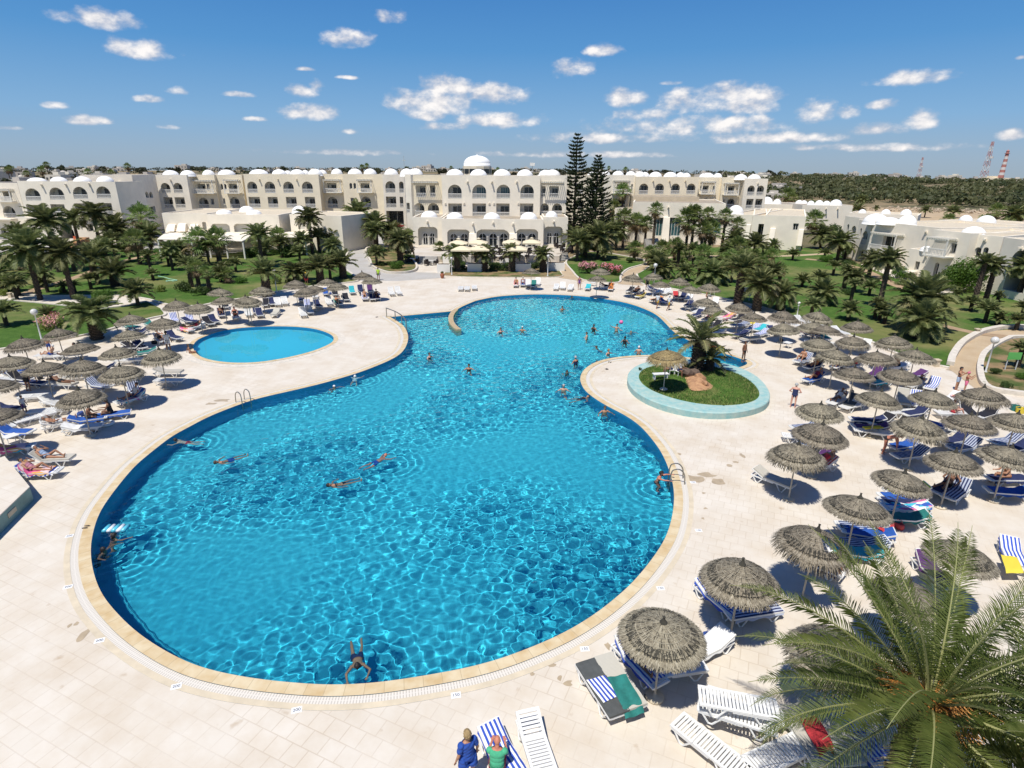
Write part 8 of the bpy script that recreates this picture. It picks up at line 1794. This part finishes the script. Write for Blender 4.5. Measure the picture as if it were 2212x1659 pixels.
def get_body(pose, bk=0):
    key = (pose, bk if pose in ('lieb', 'lie', 'sitb') else 0)
    if key in BOD: return BOD[key]
    p = pose
    if p == 'stand': B = body_mesh(p, V(0, 0, .93), V(0, .02, 1), V(0, -1, 0), V(0, -.05, 1), ((V(.28, .05, -1), V(.12, -.35, -1)), (V(-.28, .05, -1), V(-.12, -.35, -1))), ((V(.08, -.03, -1), V(.03, .05, -1)), (V(-.08, .03, -1), V(-.03, .05, -1))))
    elif p == 'akimbo': B = body_mesh(p, V(0, 0, .93), V(0, .0, 1), V(0, -1, 0), V(0, -.05, 1), ((V(.62, .12, -.8), V(-.55, -.35, -.3)), (V(-.62, .12, -.8), V(.55, -.35, -.3))), ((V(.10, -.02, -1), V(.02, .05, -1)), (V(-.06, .0, -1), V(-.03, .05, -1))), girth=1.12)
    elif p == 'walk': B = body_mesh(p, V(0, 0, .91), V(0, -.04, 1), V(0, -1, 0), V(0, -.08, 1), ((V(.18, .35, -1), V(.05, -.15, -1)), (V(-.18, -.35, -1), V(-.05, -.75, -1))), ((V(.04, -.42, -1), V(.0, .05, -1)), (V(-.04, .22, -1), V(0, .55, -1))))
    elif p == 'photo': B = body_mesh(p, V(0, 0, .93), V(0, .03, 1), V(0, -1, 0), V(0, -.02, 1), ((V(.35, -.7, -.35), V(-.15, -.55, .75)), (V(-.35, -.7, -.35), V(.15, -.55, .75))), ((V(.06, -.02, -1), V(.02, .03, -1)), (V(-.06, .02, -1), V(-.02, .05, -1))))
    elif p == 'bend': B = body_mesh(p, V(0, .12, .90), V(0, -.92, .50), V(0, -.5, -.86), V(0, -.85, .3), ((V(.2, -.35, -.9), V(-.05, -.2, -1)), (V(-.2, -.35, -.9), V(.05, -.2, -1))), ((V(.06, -.12, -1), V(.02, .12, -1)), (V(-.06, -.05, -1), V(-.02, .12, -1))), feetf=(V(0, -1, 0), V(0, -1, 0)), face=V(0, -.4, -.9))
    elif p in ('lieb', 'sitb'):
        a = max(BACK[bk], R(12)) if p == 'lieb' else R(66); z0 = .36+.13; T = V(math.cos(a), 0, math.sin(a)); F = V(-math.sin(a), 0, math.cos(a))
        B = body_mesh(p, V(.16, 0, z0+.015), T, F, T+V(-.1, 0, .18), ((T*-1+V(-.1, .42, .05), V(-.7, -.55, .05)), (T*-.8+V(0, -.7, .25), V(-.6, .1, -.35) if p == 'sitb' else V(.3, .2, .4))), ((V(-1, .10, -.02), V(-1, .03, -.03)), (V(-.80, -.06, .55), V(-.72, 0, -.66)) if bk % 2 == 0 else (V(-1, -.10, .0), V(-1, .0, -.04))), feetf=(V(-.2, 0, 1), V(-.2, 0, 1)), face=V(-1, 0, .35) if p == 'sitb' else None)
    elif p == 'lie':
        a = BACK[bk]*.8; T = V(math.cos(a), 0, math.sin(a)); F = V(math.sin(a), 0, -math.cos(a))
        B = body_mesh(p, V(.12, 0, .36+.14), T, F, T, ((V(.75, .6, 0), V(.5, -.7, .05)), (V(.75, -.6, 0), V(.5, .7, .05))), ((V(-1, .1, -.03), V(-1, 0, 0)), (V(-1, -.12, -.03), V(-1, 0, 0))), feetf=(V(-1, 0, -.3), V(-1, 0, -.3)))
    elif p == 'sitf': B = body_mesh(p, V(-.05, 0, .36+.13), V(.12, 0, 1), V(-1, 0, .1), V(-.1, 0, 1), ((V(-.3, .35, -.85), V(-.8, -.35, -.2)), (V(-.3, -.35, -.85), V(-.8, .35, -.2))), ((V(-.82, .22, .5), V(-.5, .0, -.85)), (V(-.82, -.22, .5), V(-.5, 0, -.85))), feetf=(V(-1, 0, 0), V(-1, 0, 0)), girth=1.15)
    elif p in ('sit', 'read'): B = body_mesh(p, V(0, -.05, .36+.13), V(.0, -.32 if p == 'read' else -.12, 1), V(0, -1, -.2), V(0, -.35, 1), ((V(.12, -.55, -.8), V(-.2, -.8, .1)), (V(-.12, -.55, -.8), V(.2, -.8, .1))), ((V(.15, -1, .02), V(.02, -.15, -1)), (V(-.15, -1, .02), V(-.02, -.15, -1))), face=V(0, -.8, -.5), girth=1.08)
    elif p == 'wade': B = body_mesh(p, V(0, 0, -.34), V(0, -.05, 1), V(0, -1, 0), V(0, -.08, 1), ((V(.75, -.25, -.45), V(.25, -.85, .10)), (V(-.75, -.25, -.45), V(-.25, -.85, .10))), ((V(.1, -.25, -1), V(.02, .3, -1)), (V(-.1, .0, -1), V(-.02, .4, -1))), girth=1.05)
    elif p == 'waist': B = body_mesh(p, V(0, 0, -.16), V(.03, -.02, 1), V(0, -1, 0), V(0, -.08, 1), ((V(.5, -.1, -.8), V(.2, -.55, -.25)), (V(-.5, -.1, -.8), V(-.2, -.6, -.1))), ((V(.1, -.05, -1), V(.02, .1, -1)), (V(-.1, .0, -1), V(-.02, .1, -1))), girth=1.15)
    elif p == 'play': B = body_mesh(p, V(0, 0, -.10), V(.02, -.02, 1), V(0, -1, 0), V(0.1, -.08, 1), ((V(-.8, -.2, .15), V(-.6, -.3, .6)), (V(.5, -.1, -.7), V(.2, -.6, .1))), ((V(.1, -.05, -1), V(.02, .1, -1)), (V(-.1, .0, -1), V(-.02, .1, -1))))
    elif p == 'neck': B = body_mesh(p, V(0, .1, -.62), V(0, -.2, 1), V(0, -1, -.1), V(0, -.1, 1), ((V(.8, -.3, .25), V(.3, -.85, .15)), (V(-.8, -.3, .25), V(-.3, -.85, .15))), ((V(.15, .5, -.8), V(.1, .8, -.5)), (V(-.15, .2, -1), V(-.1, .8, -.5))))
    elif p == 'swim': B = body_mesh(p, V(0, .30, -.27), V(0, -1, .42), V(0, -.3, -.95), V(0, -.55, .85), ((V(.6, -.7, -.12), V(-.35, -.9, -.12)), (V(-.55, -.75, -.1), V(.1, -1, -.15))), ((V(.12, 1, -.25), V(.05, 1, -.1)), (V(-.16, .9, -.45), V(-.05, 1, .15))), face=V(0, -1, -.15), feetf=(V(0, .6, -.6), V(0, .6, -.6)), girth=1.08)
    elif p == 'float': B = body_mesh(p, V(0, .12, -.13), V(0, -1, .12), V(0, .12, 1), V(0, -.75, .65), ((V(.6, .75, .0), V(.1, 1, .0)), (V(-.8, .3, -.1), V(-.4, .8, -.1))), ((V(.22, 1, .10), V(.1, 1, .08)), (V(-.22, 1, -.12), V(-.1, 1, -.15))), face=V(0, .5, .8), feetf=(V(0, .2, 1), V(0, .2, 1)))
    elif p == 'edge': B = body_mesh(p, V(0, .1, .10), V(.05, .15, 1), V(0, -1, 0), V(0, .0, 1), ((V(.5, .5, -.7), V(.2, .3, -1)), (V(-.3, -.3, -.8), V(.1, -.8, -.3))), ((V(.12, -1, .10), V(.05, -.3, -1)), (V(-.12, -1, .10), V(-.05, -.3, -1))))
    elif p == 'ladder': B = body_mesh(p, V(0, .15, -.22), V(0, -.35, 1), V(0, -1, -.3), V(0, -.2, 1), ((V(.35, -.85, .25), V(-.1, -.9, .25)), (V(-.35, -.85, .1), V(.1, -.95, .1))), ((V(.1, -.3, -1), V(.02, .2, -1)), (V(-.1, -.5, -.8), V(-.02, .3, -1))))
    BOD[key] = B; return B
OUT = {'trunks': 'trunks', 'shorts': 'shorts', 'swimsuit': 'swimsuit', 'bikini': 'bikini', 'shirt': 'shirt', 'tunic': 'tunic'}
def person(pose, loc, rz, skin, clothes, hair, bk=0, scale=1.0, label=None, reg_=None, wet=False):
    """clothes: [(garment, colour), ...]"""
    B = get_body(pose, bk); t = thing('person', loc, rz); t.scale = (scale,)*3
    b_ = obj('body', B['me'], t); use_slot(b_, SKIN[skin]); ks = [b_]
    for g, c in clothes:
        me = garment(B, g)
        if me: o = obj(g, me, t); use_slot(o, CLO[c]); ks.append(o)
    if hair:
        kind, c = hair; me = garment(B, kind)
        if me: o = obj('hat' if kind == 'cap' else 'hair', me, t); use_slot(o, CLO[c] if kind == 'cap' else HAIR[c]); ks.append(o)
    if wet:
        for o in ks: o.cycles.is_caustics_receiver = True
    if label: tag(t, label, 'person', 'people')
    else: reg(t, *reg_)
    return t
rgq = random.Random(31)
cw = {'k': 'black', 'w': 'white', 'white': 'white', 'blue': 'blue', 'paleblue': 'pale blue', 'navy': 'navy', 'red': 'red', 'orange': 'orange', 'pinkbikini': 'pink', 'maroon': 'maroon', 'green': 'green', 'yellow': 'yellow', 'teal': 'teal', 'purple': 'purple', 'lime': 'lime', 'pink': 'pink'}
pw = {'lieb': 'lying', 'lie': 'lying face down', 'sitb': 'reclining', 'sitf': 'sitting', 'sit': 'sitting sideways', 'read': 'reading'}
for i, (t, bk, who, zone, px, cov) in enumerate(LOUNGERS):
    if not who: continue
    pose, skin, col = who; rz = t.rotation_euler.z; loc = Vector(t.location); w = i % 3 == 0
    g = 'swimsuit' if (w and pose != 'sitb') else ('bikini' if col in ('pinkbikini', 'orange') else 'shorts')
    if cov: loc.z += .03
    if pose in ('sit', 'read'): rz += R(-90) if math.sin(rz) > 0 or True else 0
    cl = [(g, col)]
    if pose == 'sitb' and col == 'white': cl = [('shirt', 'white'), ('shorts', 'navy')]
    person(pose, loc, rz, skin, cl, ('cap', 'w') if i % 7 == 0 else ('hair' if g == 'shorts' else 'longhair', rgq.choice(('dark', 'brownh', 'greyh') if g == 'shorts' else ('dark', 'brownh', 'blond'))), bk, rgq.uniform(.95, 1.03), None, (f'person in {cw[col]} {g} {pw[pose]}', 'person', 'sunbathers', zone, px))
def up_at(px, py, z=0): return ground(px, py, z)
def face_cam(p, turn=0): return math.atan2(-p.x, p.y)*1.0+turn      # rz so the local -y side looks at the camera
def swimmer(t, x, y, pose, turn, skin, cl, hair, label=None, sc_=1.0, dz=0):
    a = P(t, x, y) if isinstance(t, str) else (x, y); p = ground(a[0], a[1], WL); p.z += dz
    rz = math.atan2(p.x, p.y)*-1+turn
    return person(pose, p, rz, skin, cl, hair, 0, sc_, label, ('swimmer', 'person', 'swimmers', 'in the pool', a[0]), True)
r_ = R
sw = [('U3', 517, 172, 'neck', 1.0, 'tan', [], ('hair', 'dark'), 'swimmer up to the neck by the far rim of the round end'),
 ('U3', 433, 282, 'wade', .6, 'tan', [('bikini', 'k')], ('longhair', 'dark'), 'lone swimmer in the middle of the round end'), ('U3', 90, 462, 'wade', -.2, 'tan', [('trunks', 'navy')], ('cap', 'w'), 'swimmer in a white cap, right of the divider wall'),
 ('T2', 2113, 1580+0, 'wade', .4, 'pink', [('swimsuit', 'k')], ('longhair', 'dark'), 'pink-shouldered swimmer nearest the divider wall'), ('U3', 705, 462, 'waist', 2.6, 'tan', [('swimsuit', 'k')], ('longhair', 'brownh'), 'swimmer with back turned left of the ball player'),
 ('U3', 645, 530, 'waist', -1.6, 'skin', [('trunks', 'navy')], ('hair', 'brownh'), 'fair swimmer standing in profile left of the ball game'), ('U3', 902, 462, 'play', .2, 'skin', [('trunks', 'k')], ('hair', 'dark'), 'swimmer reaching an arm up to the pink ball'),
 ('U3', 1028, 476, 'neck', .3, 'pale', [], ('hair', 'blond'), 'child-sized swimmer right of the ball player'), ('U3', 975, 570, 'waist', 2.9, 'tan', [('swimsuit', 'k')], ('longhair', 'dark'), 'swimmer with long dark hair below the ball player'),
 ('U3', 730, 606, 'neck', -1.4, 'tan', [], ('hair', 'brownh'), 'swimmer shoulder deep in the group\'s middle'), ('U3', 830, 662, 'wade', .9, 'skin', [('swimsuit', 'teal')], ('hair', 'blond'), 'blond swimmer near the tip of the planter deck'),
 ('U3', 1095, 655, 'waist', 3.0, 'skin', [('trunks', 'k')], ('cap', 'greyhat' if False else 'w'), 'broad-backed man standing by the planter deck rim'), ('U3', 550, 745, 'waist', -2.4, 'tan', [('swimsuit', 'navy')], ('hair', 'greyh'), 'grey-haired swimmer in navy left of the planter deck'),
 ('U3', 732, 735, 'neck', .4, 'pink', [('swimsuit', 'pink')], ('longhair', 'brownh'), 'swimmer in pink holding the planter deck rim'), ('U3', 475, 820, 'neck', .5, 'tan', [], ('hair', 'dark'), 'dark-haired swimmer left of the planter deck'),
 ('U3', 445, 975, 'wade', 0, 'skin', [('trunks', 'navy')], ('hair', 'greyh'), 'older man facing the camera left of the planter deck'), ('U3', 600, 1045, 'float', 2.1, 'tan', [('swimsuit', 'k')], ('longhair', 'brownh'), 'swimmer floating on the back at the planter deck rim'),
 ('U3', 800, 1165, 'wade', .3, 'tan', [('trunks', 'k')], ('hair', 'brownh'), 'man wading close to the right rim below the planter deck'), ('U2', 1497, 695, 'wade', .9, 'pink', [('swimsuit', 'k')], ('hair', 'dark'), 'swimmer alone in the narrow middle of the pool'),
 ('U2', 1840, 795, 'wade', 0, 'tan', [('swimsuit', 'k')], ('hair', 'dark'), 'swimmer with arms spread in the pool centre'), ('U2', 855, 862, 'neck', 2.8, 'skin', [('shirt', 'white')], ('cap', 'w'), 'swimmer in white hat and blue band at the left curve'),
 ('U2', 675, 950, 'neck', .5, 'tan', [], ('cap', 'w'), 'swimmer in a wide white sun hat at the left curve'), ('U2', 1085, 1560, 'swim', 2.1, 'red_skin', [('shorts', 'blue')], None, 'bald man in blue shorts swimming in the wide part'),
 ('U1', 1560, 1415, 'swim', -2.0, 'pale', [('trunks', 'red')], ('hair', 'dark'), 'pale swimmer in red trunks gliding along the left rim'), ('U1', 1955, 1580, 'float', -1.3, 'tan', [('shorts', 'blue')], ('hair', 'brownh'), 'swimmer doing backstroke in the shadowed left part'),
 ('V1', 985, 950, 'neck', 1.9, 'tan', [], ('longhair', 'dark'), 'girl with a bun beside the floating air mattress'), ('V1', 890, 1070, 'neck', .9, 'brown', [('swimsuit', 'k')], ('longhair', 'dark'), 'dark-haired swimmer holding the left rim'),
 ('V2', 720, 490, 'float', -1.35, 'tan', [('bikini', 'k')], ('longhair', 'dark'), 'woman in dark bikini floating on her back in the wide part'), ('V3', 1275, 465, 'ladder', 1.4, 'red_skin', [('trunks', 'k')], ('hair', 'dark'), 'sunburnt swimmer gripping the right pool ladder'),
 ('W2', 875, 740, 'swim', -.05, 'tan', [('shorts', 'navy')], ('hair', 'dark'), 'dark-haired man breaststroking towards the near rim')]
for t, x, y, pose, turn, sk, cl, hr_, lb in sw: swimmer(t, x, y, pose, turn, sk, cl, hr_, lb.replace("group's middle", 'middle of the ball group'))
# people standing or sitting about the deck
def stander(t, x, y, pose, turn, skin, cl, hair, label, sc_=1.0, z=0):
    a = P(t, x, y); p = ground(a[0], a[1], z); return person(pose, p, -math.atan2(p.x, p.y)+turn, skin, cl, hair, 0, sc_, label)
stander('U4', 212, 1125, 'akimbo', 3.1, 'pink', [('swimsuit', 'navy')], ('hair', 'greyh'), 'woman in a dark one-piece swimsuit standing alone right of the planter', .97)
stander('U4', 1622, 978, 'photo', 1.3, 'tan', [('bikini', 'k'), ('shorts', 'paleblue')], ('longhair', 'dark'), 'long-haired woman in denim shorts raising a phone by the sandy path')
stander('U4', 1690, 1000, 'photo', 1.6, 'tan', [('bikini', 'red'), ('shorts', 'pink')], ('cap', 'pink'), 'woman in a pink hat and red swimwear beside the sandy path', .9)
stander('U3', 1995, 730, 'stand', 1.0, 'brown', [('trunks', 'k')], ('hair', 'brownh'), 'lean tanned person standing at the small pool inlet')
stander('U3', 1252, 268, 'walk', 2.6, 'brown', [('shirt', 'white'), ('shorts', 'yellow')], ('hair', 'dark'), 'man in white shirt and yellow shorts, left one of the walking pair')
stander('U3', 1350, 285, 'walk', 2.2, 'brown', [('shirt', 'white'), ('shorts', 'yellow')], ('cap', 'w'), 'man in white shirt and yellow shorts, right one of the walking pair')
stander('T3', 580, 1212, 'stand', .3, 'tan', [('swimsuit', 'purple')], ('longhair', 'dark'), 'woman in a purple swimsuit standing at the far rim')
stander('T2', 1060, 1130, 'stand', 2.8, 'brown', [('shirt', 'lime'), ('shorts', 'navy')], ('hair', 'dark'), 'worker in a lime yellow shirt on the grey walkway')
stander('U1', 265, 975, 'bend', 2.4, 'tan', [('shorts', 'k')], ('hair', 'dark'), 'man in black shorts bending over among the left loungers')
stander('U1', 1462, 640, 'stand', 3.0, 'brown', [('shirt', 'white'), ('shorts', 'white')], ('hair', 'dark'), 'person in white standing behind the left of the round pool')
stander('U1', 225, 1185, 'stand', .8, 'tan', [('shirt', 'white'), ('shorts', 'purple')], ('hair', 'dark'), 'child in white and purple among the front left loungers', .72)
stander('U4', 1020, 1525, 'bend', 1.5, 'red_skin', [('trunks', 'k')], ('hair', 'dark'), 'sunburnt man bending over a lounger in the right rows')
stander('T1', 905, 905, 'walk', 2.8, 'brown', [('shirt', 'white'), ('shorts', 'red')], ('hair', 'dark'), 'person in white walking on the path by the left palms')
stander('T2', 440, 1175, 'stand', 2.9, 'brown', [('shirt', 'k'), ('shorts', 'red')], ('cap', 'yellow'), 'person in black top on the far left lawn edge')
stander('T3', 1165, 1215, 'stand', .4, 'brown', [('shirt', 'k'), ('shorts', 'k')], ('hair', 'dark'), 'person in dark clothes by the far right globe lamp')
stander('T2', 825, 820, 'walk', .2, 'tan', [('shirt', 'red'), ('shorts', 'k')], ('hair', 'dark'), 'small distant person in red at the top of the walkway')
stander('U3', 1690, 170, 'bend', 1.4, 'tan', [('shirt', 'blue'), ('shorts', 'k')], ('hair', 'dark'), 'person in blue stooping under the far right parasols')
stander('U1', 1655, 655, 'edge', 1.5, 'tan', [('bikini', 'k')], ('longhair', 'brownh'), 'girl sitting on the left rim of the round pool with feet in', .9)
stander('U1', 435, 655, 'stand', 2.9, 'tan', [('shorts', 'blue')], ('hair', 'dark'), 'bare-backed boy standing behind the upper left loungers', .8)
for (x, y, tn, sk, cl, lb) in [(1375, 835, -1.2, 'brown', 'white', 'left man in a white shirt sitting under the golden parasol'), (1435, 845, .8, 'brown', 'white', 'right man in a white shirt sitting under the golden parasol')]:
    a = P('U3', x, y); p = ground(a[0], a[1], .58); person('sit', (p.x, p.y, p.z-.02), -math.atan2(p.x, p.y)+tn, sk, [('shirt', cl), ('shorts', 'navy')], ('hair', 'dark'), 0, .97, lb)
    c = thing('plastic_chair', (p.x, p.y, p.z-.02), -math.atan2(p.x, p.y)+tn, lb.replace('man in a white shirt sitting', 'white plastic chair'), 'chair', 'chairs on the planter'); mb = MB(); mb.box((0, 0, .36), (.45, .45, .04)); mb.build('seat', M_plastic, c); mb = MB(); mb.box((0, .23, .6), (.45, .04, .5)); mb.build('backrest', M_plastic, c)
    for sx in (-1, 1):
        for sy in (-1, 1): mb = MB(); mb.box((sx*.19, sy*.19, .17), (.04, .04, .34)); mb.build('leg', M_plastic, c)
# the two people at the bottom edge
p = ground(1012, 1690); person('stand', p, -math.atan2(p.x, p.y)+R(178)+.5, 'tan', [('tunic', 'blue')], ('hair', 'blond'), 0, 1.0, 'curly blond woman in a bright blue tunic at the bottom edge')
q = ground(1073, 1668, .4); person('sit', (q.x, q.y, .03), -math.atan2(q.x, q.y)+R(175), 'red_skin', [('shirt', 'green'), ('shorts', 'maroon')], None, 0, 1.05, 'bald man in a green shirt sitting on a lounger at the bottom edge')
finish_labels()
